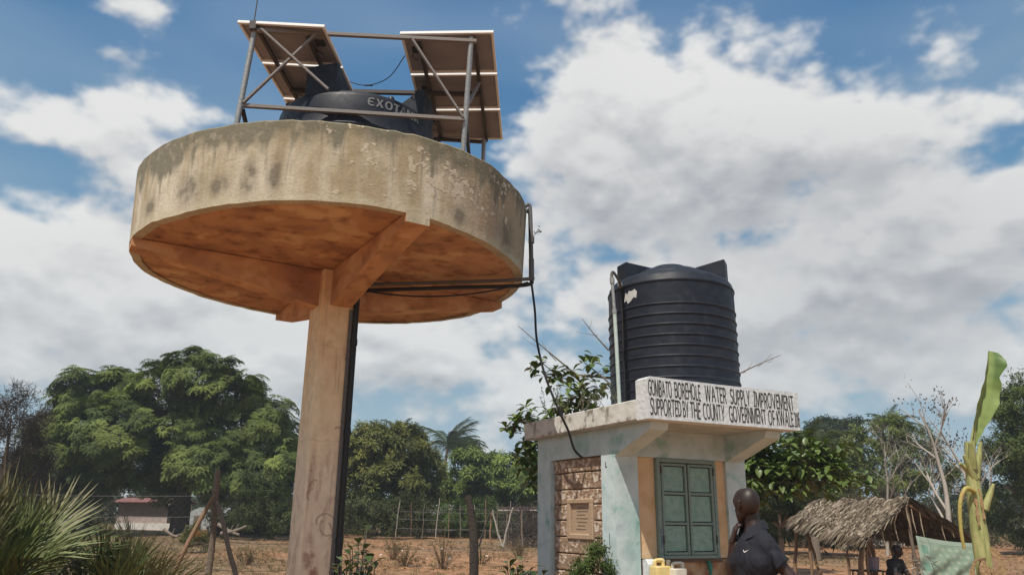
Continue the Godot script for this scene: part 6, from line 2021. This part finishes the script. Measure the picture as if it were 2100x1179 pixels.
func cloth_sheet(o: Vector3) -> void:
	var w := 384
	var h := 320
	var px := PackedByteArray(); px.resize(w * h * 3)
	var ns := fbm(501, 0.02, 4)
	var stars := []
	var rg := RandomNumberGenerator.new(); rg.seed = 77
	for j in 5:
		for i in 7: stars.append([110.0 + i * 42.0 + (21.0 if j % 2 == 1 else 0.0), 70.0 + j * 46.0, rg.randf_range(0, TAU)])
	for j in h:
		for i in w:
			var c := Color(0.20, 0.29, 0.22).lerp(Color(0.25, 0.33, 0.26), clampf(0.5 + ns.get_noise_2d(i, j), 0, 1))
			if i < 70 or j < 34: c = Color(0.28, 0.36, 0.29)
			if (i > 20 and i < 60 and int(j / 60.0) % 2 == 1): c = Color(0.15, 0.28, 0.22)
			for s in stars:
				var dx: float = i - s[0]
				var dy: float = j - s[1]
				if absf(dx) < 18 and absf(dy) < 18:
					var r := sqrt(dx * dx + dy * dy)
					var a: float = atan2(dy, dx) + s[2]
					if r < 6.0 + 9.0 * pow(absf(cos(a * 2.5)), 2.0): c = Color(0.33, 0.40, 0.30)
			var line := absf(i - 70 - 6.0 * sin(j * 0.03)) < 1.2 or absf(j - 34 - 3.0 * sin(i * 0.04)) < 1.2 or absf(j - 285 - 4.0 * sin(i * 0.03)) < 1.2 or absf(i - 20 - 14.0 * sin(j * 0.02)) < 1.2
			if line: c = Color(0.10, 0.16, 0.13)
			put8(px, (j * w + i) * 3, c)
	var m := mat("printed_cloth", Color.WHITE, 0.9)
	m.albedo_texture = image_tex(w, h, px)
	m.backlight_enabled = true; m.backlight = Color(0.3, 0.3, 0.3)
	var q := MB.new()
	var rows := []
	for j in 25:
		var v := j / 24.0
		var row := []
		for i in 31:
			var u := i / 30.0
			var top := Vector3(0.44, 1.34, 0.42).lerp(Vector3(1.74, 1.20, 0.42), u) + Vector3(0, -0.035 * sin(u * PI), 0)
			var bot := Vector3(0.43, 0.42, 0.50).lerp(Vector3(1.74, 0.38, 0.5), u)
			var p := top.lerp(bot, v)
			p.z += 0.030 * sin((u + v * 0.9) * 17.0) * v + 0.02 * sin(u * 31.0 + v * 5.0) * v * v + 0.03 * sin(v * 4.0)
			row.append(p)
		rows.append(row)
	var ids := []
	for j in 25:
		var row := []
		for i in 31:
			var du: Vector3 = rows[j][mini(i + 1, 30)] - rows[j][maxi(i - 1, 0)]
			var dv: Vector3 = rows[mini(j + 1, 24)][i] - rows[maxi(j - 1, 0)][i]
			var n := du.cross(dv).normalized()
			if n.z < 0: n = -n
			row.append(q.vt(rows[j][i], n, Vector2(i / 30.0, j / 24.0)))
		ids.append(row)
	for j in 24:
		for i in 30: q.quad(ids[j][i], ids[j][i + 1], ids[j + 1][i + 1], ids[j + 1][i])
	solo("hanging_cloth", "pale green cloth printed with stars, hung across the shelter's right side", "cloth", q, m, o)

# ---------------------------------------------------------------- banana plant
func banana() -> void:
	var o := Vector3(4.66, 0, -8.0)
	var t := thing("banana_plant", "banana plant with one tall upright furled leaf and dead brown leaves at its foot", "plant", o)
	worn("banana_stem", [[0.0, Color(0.20, 0.22, 0.07)], [0.5, Color(0.36, 0.38, 0.15)], [0.75, Color(0.45, 0.44, 0.20)], [1.0, Color(0.28, 0.19, 0.08)]], 171, 0.012, 1.3, 0.5, 0.15)
	M.banana_stem.uv1_scale = Vector3(4.0, 0.5, 4.0)
	worn("dead_leaf", [[0.0, Color(0.16, 0.09, 0.045)], [0.5, Color(0.31, 0.20, 0.10)], [1.0, Color(0.47, 0.34, 0.19)]], 173, 0.02, 2.5, 0.9, 0.3)
	worn("yellow_stalk", [[0.0, Color(0.26, 0.22, 0.05)], [0.5, Color(0.42, 0.36, 0.10)], [1.0, Color(0.30, 0.17, 0.06)]], 175, 0.012, 1.5, 0.6, 0.0)
	var st := MB.new()
	st.tube(curve([Vector3(0.02, -0.1, 0), Vector3(0.02, 1.2, 0), Vector3(0.03, 1.75, 0), Vector3(0.05, 2.15, 0), Vector3(0.06, 2.42, 0)], 5), range(21).map(func(k): return 0.080 - 0.0008 * k if k < 12 else 0.070 - 0.0040 * (k - 12)), 16, true, 0.02, 4)
	part(t, "stem", st, M.banana_stem)
	# overlapping sheaths
	for q in [[0.5, 1.0, 2.05, 0.068], [2.2, 1.3, 2.3, 0.06], [3.9, 0.8, 1.9, 0.068], [-0.9, 0.6, 1.75, 0.072]]:
		var s := MB.new()
		var d := Vector3(sin(q[0]), 0, cos(q[0]))
		s.tube([Vector3(0.02, q[1], 0) + d * (q[3] - 0.02), Vector3(0.03, (q[1] + q[2]) * 0.5, 0) + d * (q[3] - 0.015), Vector3(0.05, q[2], 0) + d * (q[3] - 0.03)], [0.034, 0.030, 0.012], 8)
		part(t, "leaf_sheath", s, M.banana_stem)
	# upright leaf, half unrolled: a long blade with one side folded over near the tip
	var spine := curve([Vector3(0.055, 2.20, 0.0), Vector3(0.12, 2.50, 0.01), Vector3(0.21, 2.78, 0.02), Vector3(0.33, 3.06, 0.02), Vector3(0.43, 3.38, 0.0)], 6)
	var n := spine.size()
	for blade in 2:
		var lf := MB.new()
		var rows := []
		for k in n:
			var f := float(k) / (n - 1)
			var hw := 0.0
			if blade == 0: hw = 0.16 * smoothstep(0.02, 0.62, f) * (1.0 if f < 0.80 else lerpf(1.0, 0.70, (f - 0.80) / 0.20)) + 0.012
			else: hw = 0.085 * smoothstep(0.05, 0.45, f) * (1.0 if f < 0.7 else lerpf(1.0, 0.05, (f - 0.7) / 0.3)) + 0.012
			var row := []
			for e in 7:
				var u := e / 6.0
				if blade == 0 and e > 3: u = 0.5 + (u - 0.5) * (1.0 - 0.55 * exp(-pow((f - 0.80) / 0.035, 2.0)))
				var side := Vector3(0.90, -0.30, 0.36) if blade == 0 else Vector3(-0.55, 0.18, 0.85)
				var p: Vector3 = spine[k] + side * u * hw
				if blade == 0:
					p += Vector3(0, 0, 0.05 * u * u * sin(f * 15.0 + 1.0) * smoothstep(0.4, 0.8, f)) + Vector3(-0.035, 0.012, 0) * u * u * (0.5 + 0.5 * sin(f * 26.0)) * smoothstep(0.55, 0.9, f)
				p.z += 0.010 * sin(f * 40.0 + u * 4.0) * u
				row.append(p)
			rows.append(row)
		var ids := []
		for k in n:
			var row := []
			for e in 7:
				var du: Vector3 = rows[k][mini(e + 1, 6)] - rows[k][maxi(e - 1, 0)]
				var dv: Vector3 = rows[mini(k + 1, n - 1)][e] - rows[maxi(k - 1, 0)][e]
				var nn := du.cross(dv).normalized()
				if nn.z < 0: nn = -nn
				lf.col = (Color(0.26, 0.34, 0.12) if blade == 1 else Color(0.25, 0.33, 0.115).lerp(Color(0.10, 0.17, 0.045), smoothstep(0.62, 0.80, float(k) / n) * smoothstep(0.15, 0.5, e / 6.0))) * (1.0 + 0.10 * sin(k * 2.9) + 0.06 * sin(e * 4.0))
				row.append(lf.vt(rows[k][e], nn))
			ids.append(row)
		for k in n - 1:
			for e in 6: lf.quad(ids[k][e], ids[k][e + 1], ids[k + 1][e + 1], ids[k + 1][e])
		part(t, "furled_leaf", lf, leaf_mat("banana_leaf", 0.45, 0.5))
	var rb := MB.new()
	rb.tube(spine, range(n).map(func(k): return 0.045 - 0.004 * k if k < 9 else maxf(0.011 - 0.0005 * (k - 9), 0.004)), 8)
	part(t, "leaf_midrib", rb, M.banana_stem)
	# cut leaf bases round the top
	for q in [[Vector3(0.05, 2.05, 0.03), Vector3(-0.04, 2.28, 0.06), 0.035], [Vector3(0.05, 2.1, 0.0), Vector3(-0.09, 2.20, 0.05), 0.028], [Vector3(0.06, 2.05, 0.03), Vector3(0.17, 2.42, 0.03), 0.03], [Vector3(0.04, 2.15, 0.05), Vector3(0.02, 2.40, 0.10), 0.035], [Vector3(0.08, 1.75, 0.06), Vector3(0.20, 2.0, 0.08), 0.03]]:
		var s := MB.new()
		s.tube([q[0], (q[0] as Vector3).lerp(q[1], 0.6), q[1]], [q[2] * 1.3, q[2], q[2] * 0.5], 7)
		part(t, "cut_leaf_base", s, M.banana_stem)
	var ys := MB.new()
	ys.tube(curve([Vector3(0.0, 1.92, 0.08), Vector3(-0.10, 1.95, 0.10), Vector3(-0.19, 1.80, 0.12), Vector3(-0.22, 1.55, 0.12), Vector3(-0.215, 1.38, 0.12)], 5), range(21).map(func(k): return 0.026 - 0.0006 * k), 8)
	part(t, "yellow_stalk", ys, M.yellow_stalk)
	# dead leaves: torn strips that hang round the foot, and dry fibre at the neck
	var strips := [[Vector3(-0.02, 1.30, 0.08), Vector3(-0.15, 1.22, 0.12), Vector3(-0.19, 0.9, 0.13), Vector3(-0.21, 0.35, 0.13), 0.035], [Vector3(-0.04, 1.30, 0.09), Vector3(-0.02, 1.08, 0.14), Vector3(0.07, 0.8, 0.15), Vector3(0.12, 0.35, 0.15), 0.045], [Vector3(0.0, 1.86, 0.075), Vector3(0.0, 1.80, 0.085), Vector3(-0.01, 1.72, 0.088), Vector3(-0.012, 1.60, 0.088), 0.018], [Vector3(0.05, 1.95, 0.07), Vector3(0.055, 1.85, 0.085), Vector3(0.05, 1.75, 0.09), Vector3(0.05, 1.66, 0.09), 0.016], [Vector3(0.09, 1.40, 0.07), Vector3(0.12, 1.32, 0.10), Vector3(0.14, 1.2, 0.10), Vector3(0.13, 1.05, 0.11), 0.04]]
	for k in 5:
		var a := rnd(-1.3, 1.3)
		var d := Vector3(sin(a), 0, cos(a))
		var y := rnd(1.0, 1.36)
		strips.append([Vector3(0.02, y, 0) + d * 0.08, Vector3(0.02, y - 0.06, 0) + d * rnd(0.12, 0.16), Vector3(0.02 + rnd(-0.05, 0.05), y - 0.4, 0) + d * rnd(0.13, 0.2), Vector3(0.02 + rnd(-0.1, 0.1), rnd(0.1, 0.4), 0) + d * rnd(0.14, 0.24), rnd(0.018, 0.042)])
	for q in strips:
		var s := MB.new()
		var sp := curve([q[0], q[1], q[2], q[3]], 5)
		var prev := []
		var ph := rnd(0, 6)
		for k in sp.size():
			var row := []
			for e in 5:
				var u := (e - 2) / 2.0
				var wd: float = q[4] * (0.8 + 0.35 * sin(k * 0.9 + ph))
				row.append(s.vt(sp[k] + Vector3(u * wd, 0.0, (0.5 * wd if e % 2 == 1 else 0.0) - 0.5 * wd * u * u), Vector3(u * 0.7 + (0.3 if e == 1 else -0.3 if e == 3 else 0.0), 0.1, 1).normalized()))
			if k > 0:
				for e in 4: s.quad(prev[e], prev[e + 1], row[e + 1], row[e])
			prev = row
		part(t, "dead_leaf", s, M.dead_leaf)

# ---------------------------------------------------------------- low plants
func fan_leaf(l: float, n: int, spread: float, c: Color) -> ArrayMesh:   # a stalk along +z that ends in stiff blades
	var m := MB.new()
	m.col = c * 0.8
	m.tube([Vector3.ZERO, Vector3(0, 0.02, l * 0.25), Vector3(0, 0.03, l * 0.5)], [0.010, 0.008, 0.006], 4, false)
	var hub := Vector3(0, 0.03, l * 0.5)
	for k in n:
		var a := (float(k) / (n - 1) - 0.5) * spread + rnd(-0.05, 0.05)
		var d := Vector3(sin(a), 0.10 + 0.10 * cos(a) + rnd(-0.06, 0.06), cos(a)).normalized()
		var len := l * 0.55 * (0.75 + 0.25 * cos(a)) * rnd(0.85, 1.15)
		var x := d.cross(Vector3.UP).normalized() * 0.011
		var mid := hub + d * len * 0.5 + Vector3(0, 0.01, 0)
		var tip := hub + d * len - Vector3(0, len * 0.10, 0)
		m.col = c * rnd(0.75, 1.25)
		for s in [-1.0, 1.0]:
			var nm = (Vector3.UP + x.normalized() * s * 0.6).normalized()
			var i0 := m.vt(hub, nm); var i1 := m.vt(mid, nm); var i2 := m.vt(mid + x * s + Vector3(0, 0.006, 0), nm); var i3 := m.vt(tip, nm); var i4 := m.vt(hub + x * s * 0.4, nm)
			m.quad(i0, i1, i2, i4); m.tri(i1, i3, i2)
	return m.mesh()

func plants() -> void:
	var vs := []
	for k in 8:
		vs.append(fan_leaf(1.0, 15, [1.5, 2.0, 1.1, 1.7, 2.4, 1.3, 1.8, 1.2][k], [Color(0.115, 0.145, 0.052), Color(0.155, 0.185, 0.072), Color(0.10, 0.13, 0.05), Color(0.18, 0.20, 0.095), Color(0.135, 0.17, 0.066), Color(0.23, 0.215, 0.125), Color(0.115, 0.145, 0.058), Color(0.19, 0.185, 0.10)][k]))
	for q in [[Vector3(-6.05, 0.55, -9.4), 85, 1.42, "large clump of spiky fan palm leaves in the lower left corner of the photo"], [Vector3(-4.95, 0.35, -10.4), 70, 1.12, "smaller spiky fan palm clump just left of the braced fence post"], [Vector3(-6.9, 0.45, -10.6), 45, 1.3, "fan palm clump cut by the left edge of the photo"]]:
		var t := thing("fan_palm", q[3], "palm bush", Vector3(q[0].x, 0, q[0].z), "fan palm clumps at lower left")
		for k in q[1]:
			var yaw = k * 2.39996 + rnd(-0.3, 0.3)
			var f = float(k) / q[1]
			var pitch = -1.45 + 1.15 * f + rnd(-0.12, 0.12)
			var b := Basis(Vector3.UP, yaw) * Basis(Vector3.RIGHT, pitch) * Basis(Vector3.BACK, rnd(-1.3, 1.3))
			var at := Vector3(rnd(-0.28, 0.28), q[0].y + rnd(-0.25, 0.1), rnd(-0.25, 0.25))
			part(t, "fan_leaf", vs[rng.randi() % 8], leaf_mat("palm_leaf", 0.4, 0.35), at, b.scaled(Vector3.ONE * q[2] * rnd(0.6, 1.2)))
		var st := MB.new()
		for k in 9:
			var p := Vector3(rnd(-0.25, 0.25), 0, rnd(-0.22, 0.22))
			st.tube([p - Vector3(0, 0.1, 0), p + Vector3(rnd(-0.05, 0.05), q[0].y * 0.6, 0), p + Vector3(rnd(-0.1, 0.1), q[0].y + 0.05, 0)], [0.06, 0.05, 0.03], 6, true, 0.15, k)
		part(t, "stumps", st, M.pole_wood)
	# shrub at the kiosk's block wall
	var at := Vector3(1.02, 0, -10.40)
	var t := thing("shrub", "bright green leafy shrub growing against the kiosk's block wall", "shrub", at)
	crown(t, [[0.05, 0.95, 0, 0.24], [0.10, 1.18, 0.0, 0.14], [-0.16, 0.72, 0.02, 0.22], [0.22, 0.75, 0.05, 0.2], [0.0, 0.4, 0.0, 0.3]], "fine", 42.0, 0.09, 7, Color(0.060, 0.095, 0.022), Color(0.15, 0.215, 0.052), 0.30, 0.8)
	var sm := MB.new()
	for k in 9:
		sm.tube([Vector3(rnd(-0.08, 0.08), -0.05, rnd(-0.06, 0.06)), Vector3(rnd(-0.12, 0.12), 0.5, rnd(-0.1, 0.1)), Vector3(rnd(-0.2, 0.2), rnd(0.8, 1.15), rnd(-0.1, 0.1))], [0.012, 0.009, 0.004], 5)
	part(t, "stem", sm, M.pole_wood)
	# round-leaved milkweed bushes
	var ml := []
	for k in 5: ml.append(obovate(rnd(0.11, 0.17), rnd(0.08, 0.11), [Color(0.070, 0.105, 0.038), Color(0.050, 0.078, 0.030), Color(0.095, 0.130, 0.055), Color(0.12, 0.15, 0.07), Color(0.045, 0.065, 0.028)][k], 0.25, 0.15))
	for q in [[Vector3(0.18, 0, -9.05), 20, 1.42, 0.30, "round-leaved milkweed bush left of the kiosk's rear pillar"], [Vector3(-1.74, 0, -9.4), 20, 1.62, 0.27, "dark round-leaved bush just right of the column's foot"]]:
		var b := thing("milkweed_bush", q[4], "bush", q[0], "round-leaved bushes")
		for k in q[1]:
			var s := MB.new()
			var a = k * 2.4
			var rr: float = q[3] * sqrt((k + 0.5) / q[1])
			var h: float = q[2] * rnd(0.72, 1.0) * (1.0 - 0.25 * rr / q[3])
			var foot := Vector3(sin(a) * rr * 0.3, -0.05, cos(a) * rr * 0.3)
			var tip := Vector3(sin(a) * rr, h, cos(a) * rr)
			s.tube([foot, foot.lerp(tip, 0.5) + Vector3(0, 0.05, 0), tip], [0.012, 0.009, 0.005], 5)
			part(b, "stem", s, M.bark_grey)
			for e in 9:
				var f := 1.0 - e * 0.065
				var p := foot.lerp(tip, f)
				var yaw = e * 1.9 + k
				var bs := Basis(Vector3.UP, yaw) * Basis(Vector3.RIGHT, -0.55 + rnd(-0.3, 0.5))
				part(b, "leaf", ml[rng.randi() % 5], leaf_mat("big_leaf", 0.35, 0.45), p, bs.scaled(Vector3.ONE * rnd(0.8, 1.15)))
	# shrub with orange fruit or flowers by the log heap
	var fs := thing("orange_shrub", "shrub dotted with orange and yellow leaves beside the braced fence post", "shrub", Vector3(-11.7, ground_at(-11.7, -30), -30.0))
	crown(fs, [[0.0, 0.65, 0, 0.42], [0.25, 0.35, 0.1, 0.3]], "fine", 9.0, 0.16, 8, Color(0.10, 0.11, 0.03), Color(0.20, 0.20, 0.06), 0.55)
	crown(fs, [[0.0, 0.72, 0.1, 0.42]], "fine", 3.0, 0.12, 5, Color(0.36, 0.13, 0.03), Color(0.42, 0.24, 0.05), 0.5)
	# dry weeds that stand about on the plot
	for q in [[-3.9, -27.5, 0.75, "scrubby green-brown tuft in the plot close beside the column"], [0.35, -30.0, 0.6, "low scrub tuft before the leaning poles"], [-7.9, -24.5, 0.55, "low dry tuft left of the column beyond the braced post"], [-1.95, -24.0, 0.95, "dry weed stalk standing in the plot behind the barbed wire"], [-3.2, -25.0, 0.6, "low dry weed tuft just right of the column in the plot"], [-0.9, -26.5, 0.5, "grey-green weed tuft in the plot left of the charred post"]]:
		var w := thing("dry_weed", q[3], "weed", Vector3(q[0], ground_at(q[0], q[1]), q[1]), "dry weeds in the plot")
		var s := MB.new()
		var l := MB.new()
		for k in 34:
			var tip := Vector3(rnd(-0.5, 0.5), q[2] * rnd(0.4, 1.0), rnd(-0.3, 0.3))
			if k < 3: tip = Vector3(rnd(-0.08, 0.08), q[2] * 1.25, 0)
			s.tube([Vector3(tip.x * 0.15, -0.03, tip.z * 0.15), tip * 0.6, tip], [0.010, 0.007, 0.003], 3, false)
			for e in 7:
				leaf_into(l, tip * rnd(0.4, 1.0), ball().normalized(), rnd(0.05, 0.11), 0.03, Color(0.11, 0.115, 0.05) * rnd(0.6, 1.3))
		part(w, "stem", s, M.pole_wood)
		part(w, "foliage", l, leaf_mat("leaf"))
	# dry grass over the plot
	var tuft := MB.new()
	for k in 12:
		var a := rnd(0, TAU)
		var d := Vector3(sin(a) * rnd(0.1, 0.6), 1, cos(a) * rnd(0.1, 0.6)).normalized() * rnd(0.08, 0.22)
		var x := d.cross(Vector3(cos(a), 0, sin(a))).normalized() * 0.007
		var nm := Vector3(sin(a), 0.8, cos(a)).normalized()
		var p := Vector3(rnd(-0.05, 0.05), 0, rnd(-0.05, 0.05))
		tuft.tri(tuft.vt(p - x, nm), tuft.vt(p + x, nm), tuft.vt(p + d, nm))
	var xs := []
	var cs := []
	var ns := fbm(601, 0.09, 3)
	for k in 17000:
		var z := -rnd(17.0, 50.0)
		var x := rnd(-0.75, 0.78) * -z
		var keep := ns.get_noise_2d(x, z) + (0.30 if x < 3.0 else -0.05)
		if keep < rnd(-0.1, 0.55): continue
		if x > 4.0 and z > -27.0: continue
		xs.append(Transform3D(Basis(Vector3.UP, rnd(0, TAU)).scaled(Vector3(1.2, rnd(0.35, 0.9), 1.2) * rnd(0.5, 1.2)), Vector3(x, ground_at(x, z) - 0.01, z)))
		cs.append(Color(0.26, 0.18, 0.10).lerp(Color(0.17, 0.145, 0.065), rnd(0, 1)) * rnd(0.7, 1.2))
	var g := copies(self, "dry_grass", tuft.mesh(), leaf_mat("grass", 0.8, 0.3), xs, cs)
	g.set_meta("label", "dry straw-coloured grass scattered over the red plot"); g.set_meta("category", "grass")
	# clods and stones
	var clod := MB.new()
	clod.lathe(Vector3.ZERO, [Vector2(0.01, 0.0), Vector2(0.05, 0.0), Vector2(0.045, 0.025), Vector2(0.02, 0.04), Vector2(0.003, 0.043)], 7)
	xs = []; cs = []
	for k in 3200:
		var z := -rnd(16.0, 44.0) if k < 1500 else rnd(3.0, -18.0)
		var x := rnd(-0.7, 0.75) * -z if k < 1500 else rnd(-10.0, 10.0)
		xs.append(Transform3D(Basis(Vector3.UP, rnd(0, TAU)).scaled(Vector3(rnd(0.4, 1.5), rnd(0.3, 1.2), rnd(0.4, 1.5))), Vector3(x, ground_at(x, z) - 0.008, z)))
		cs.append(Color(0.30, 0.17, 0.09) * rnd(0.6, 1.4))
	var fx := []
	var fc := []
	for k in 5200:
		var z := -rnd(17.0, 50.0)
		var x := rnd(-0.75, 0.78) * -z
		if ns.get_noise_2d(x * 0.7 + 40.0, z * 0.7) < rnd(-0.35, 0.25): continue
		fx.append(Transform3D(Basis.from_euler(Vector3(rnd(-0.5, 0.5), rnd(0, TAU), rnd(-0.5, 0.5))).scaled(Vector3.ONE * rnd(0.5, 1.3)), Vector3(x, ground_at(x, z) + 0.012, z)))
		fc.append([Color(0.20, 0.11, 0.055), Color(0.13, 0.075, 0.045), Color(0.30, 0.21, 0.12), Color(0.09, 0.06, 0.04)][k % 4] * rnd(0.7, 1.3))
	var fl := copies(self, "fallen_leaves", obovate(0.14, 0.075, Color.WHITE, 0.35, 0.15), leaf_mat("leaf"), fx, fc)
	fl.set_meta("label", "dry brown leaves fallen over the red earth"); fl.set_meta("category", "leaves")
	var cm := mat("clod", Color.WHITE, 0.95); cm.vertex_color_use_as_albedo = true
	var c := copies(self, "clods", clod.mesh(), cm, xs, cs)
	c.set_meta("label", "clods and pebbles strewn over the red earth"); c.set_meta("category", "stones")

# ---------------------------------------------------------------- small things
func jerrycan(t: Node3D, s: Vector3, m: Material, handle_gap: float, capm: Material) -> void:
	var hw := s.x * 0.5
	var d := s.z
	var b := MB.new()
	# moulded body: rounded rectangle rings
	var rings := [[0.0, 0.90], [0.012, 0.97], [0.03, 1.0], [s.y * 0.30, 1.0], [s.y * 0.315, 0.975], [s.y * 0.335, 0.975], [s.y * 0.35, 1.0], [s.y * 0.62, 1.0], [s.y * 0.635, 0.975], [s.y * 0.655, 0.975], [s.y * 0.67, 1.0], [s.y * 0.80, 1.0], [s.y * 0.83, 0.96], [s.y * 0.845, 0.9]]
	var prev := []
	for q in rings:
		var row := []
		for k in 33:
			var a := TAU * k / 32.0
			var ca := cos(a)
			var sa := sin(a)
			var e := 0.32
			var p := Vector3(signf(ca) * pow(absf(ca), e) * hw, q[0], signf(sa) * pow(absf(sa), e) * d * 0.5) * Vector3(q[1], 1, q[1])
			row.append(b.vt(p, Vector3(signf(ca) * pow(absf(ca), 1.7), 0.05 if q[1] > 0.96 else 0.6, signf(sa) * pow(absf(sa), 1.7)).normalized()))
		if prev.size() > 0:
			for k in 32: b.quad(prev[k], prev[k + 1], row[k + 1], row[k])
		prev = row
	var top := b.vt(Vector3(0, s.y * 0.85, 0), Vector3.UP)
	var flat := []
	for k in 33: flat.append(b.vt(b.v[prev[k]], Vector3.UP))
	for k in 32: b.tri(top, flat[k], flat[k + 1])
	part(t, "body", b, m)
	var h := MB.new()
	h.tube(curve([Vector3(-hw * 0.75, s.y * 0.83, 0), Vector3(-hw * 0.72, s.y * 0.97, 0), Vector3(-hw * 0.45, s.y, 0), Vector3(hw * handle_gap * 0.7, s.y, 0), Vector3(hw * handle_gap, s.y * 0.95, 0), Vector3(hw * handle_gap, s.y * 0.83, 0)], 4), d * 0.16, 8)
	part(t, "handle", h, m)
	var c := MB.new()
	c.lathe(Vector3(hw * 0.68, s.y * 0.83, 0), [Vector2(0.025, 0.0), Vector2(0.025, 0.05), Vector2(0.03, 0.052), Vector2(0.03, 0.075), Vector2(0.004, 0.08)], 16)
	part(t, "cap", c, capm)

func small_things() -> void:
	worn("yellow_plastic", [[0.0, Color(0.62, 0.47, 0.16)], [0.5, Color(0.72, 0.57, 0.24)], [1.0, Color(0.76, 0.64, 0.34)]], 181, 0.01, 1.2, 0.45, 0.0)
	worn("cream_plastic", [[0.0, Color(0.62, 0.58, 0.46)], [1.0, Color(0.72, 0.69, 0.58)]], 183, 0.01, 1.2, 0.45, 0.0)
	var kb := Transform3D(Basis(Vector3.UP, KY), KA)
	var y := thing("jerrycan", "larger pale yellow plastic jerrycan on the ledge under the shutters", "jerrycan", kb * Vector3(0.70, 0.70, -0.77), "", KY)
	jerrycan(y, Vector3(0.30, 0.425, 0.17), M.yellow_plastic, 0.1, M.cream_plastic)
	var w := thing("jerrycan", "smaller cream white jerrycan with an open handle, right of the yellow one", "jerrycan", kb * Vector3(0.87, 0.70, -0.67), "", KY + 0.1)
	jerrycan(w, Vector3(0.235, 0.395, 0.12), M.cream_plastic, 0.75, M.cream_plastic)
	# logs heaped beyond the fence
	var i := 0
	for q in [[Vector3(-15.9, 0.62, -38.2), Vector3(-15.0, 1.0, -38.0), 0.07, "bark_grey", "grey crooked log lying in a V below the shade tree's trunk"], [Vector3(-16.4, 0.95, -38.3), Vector3(-15.6, 0.62, -38.0), 0.075, "bark_grey", "grey log leaning left, other half of the V below the shade tree"], [Vector3(-13.6, 0.8, -38.0), Vector3(-12.5, 1.15, -38.3), 0.085, "bark_grey", "thick grey branch lying right of the braced fence post"], [Vector3(-13.9, 1.2, -38.4), Vector3(-12.7, 0.75, -38.0), 0.09, "bark_grey", "greyish branch crossing the thick grey one right of the braced post"]]:
		var a: Vector3 = q[0]
		var e: Vector3 = q[1]
		var b := MB.new()
		b.tube(curve([Vector3.ZERO, (e - a) * 0.5 + Vector3(0.05, -0.06, 0.05), e - a], 4), range(9).map(func(k): return q[2] * (1.1 - 0.06 * k)), 8, true, 0.10, i)
		b.tube([(e - a) * 0.6, (e - a) * 0.6 + Vector3(0.1, 0.25, 0.05)], [q[2] * 0.5, q[2] * 0.3], 6)
		solo("fallen_log", q[4], "log", b, M[q[3]], a, "logs lying below the trees")
		i += 1
	# scraps of litter
	var xs := []
	var cs := []
	var sc := MB.new()
	sc.face([Vector3(-0.08, 0, -0.04), Vector3(0.06, 0.02, -0.06), Vector3(0.09, 0.05, 0.03), Vector3(-0.02, 0.03, 0.06)], Vector3.UP)
	sc.face([Vector3(0.09, 0.05, 0.03), Vector3(-0.02, 0.03, 0.06), Vector3(0.02, 0.0, 0.10)], Vector3(0, 1, 1))
	for k in 46:
		var z := -rnd(25.0, 40.0)
		var x := rnd(-5.5, 2.5) if k < 30 else rnd(5.0, 22.0)
		xs.append(Transform3D(Basis.from_euler(Vector3(rnd(-0.4, 0.4), rnd(0, TAU), rnd(-0.4, 0.4))).scaled(Vector3.ONE * rnd(0.35, 0.95)), Vector3(x, ground_at(x, z) + 0.005, z)))
		cs.append([Color(0.70, 0.70, 0.68), Color(0.60, 0.58, 0.52), Color(0.36, 0.08, 0.05), Color(0.52, 0.30, 0.06), Color(0.66, 0.66, 0.66)][k % 5] * rnd(0.7, 1.0))
	var lm := mat("litter", Color.WHITE, 0.7); lm.vertex_color_use_as_albedo = true
	var o := copies(self, "litter", sc.mesh(), lm, xs, cs)
	o.set_meta("label", "scraps of white and red litter scattered over the plot"); o.set_meta("category", "litter")
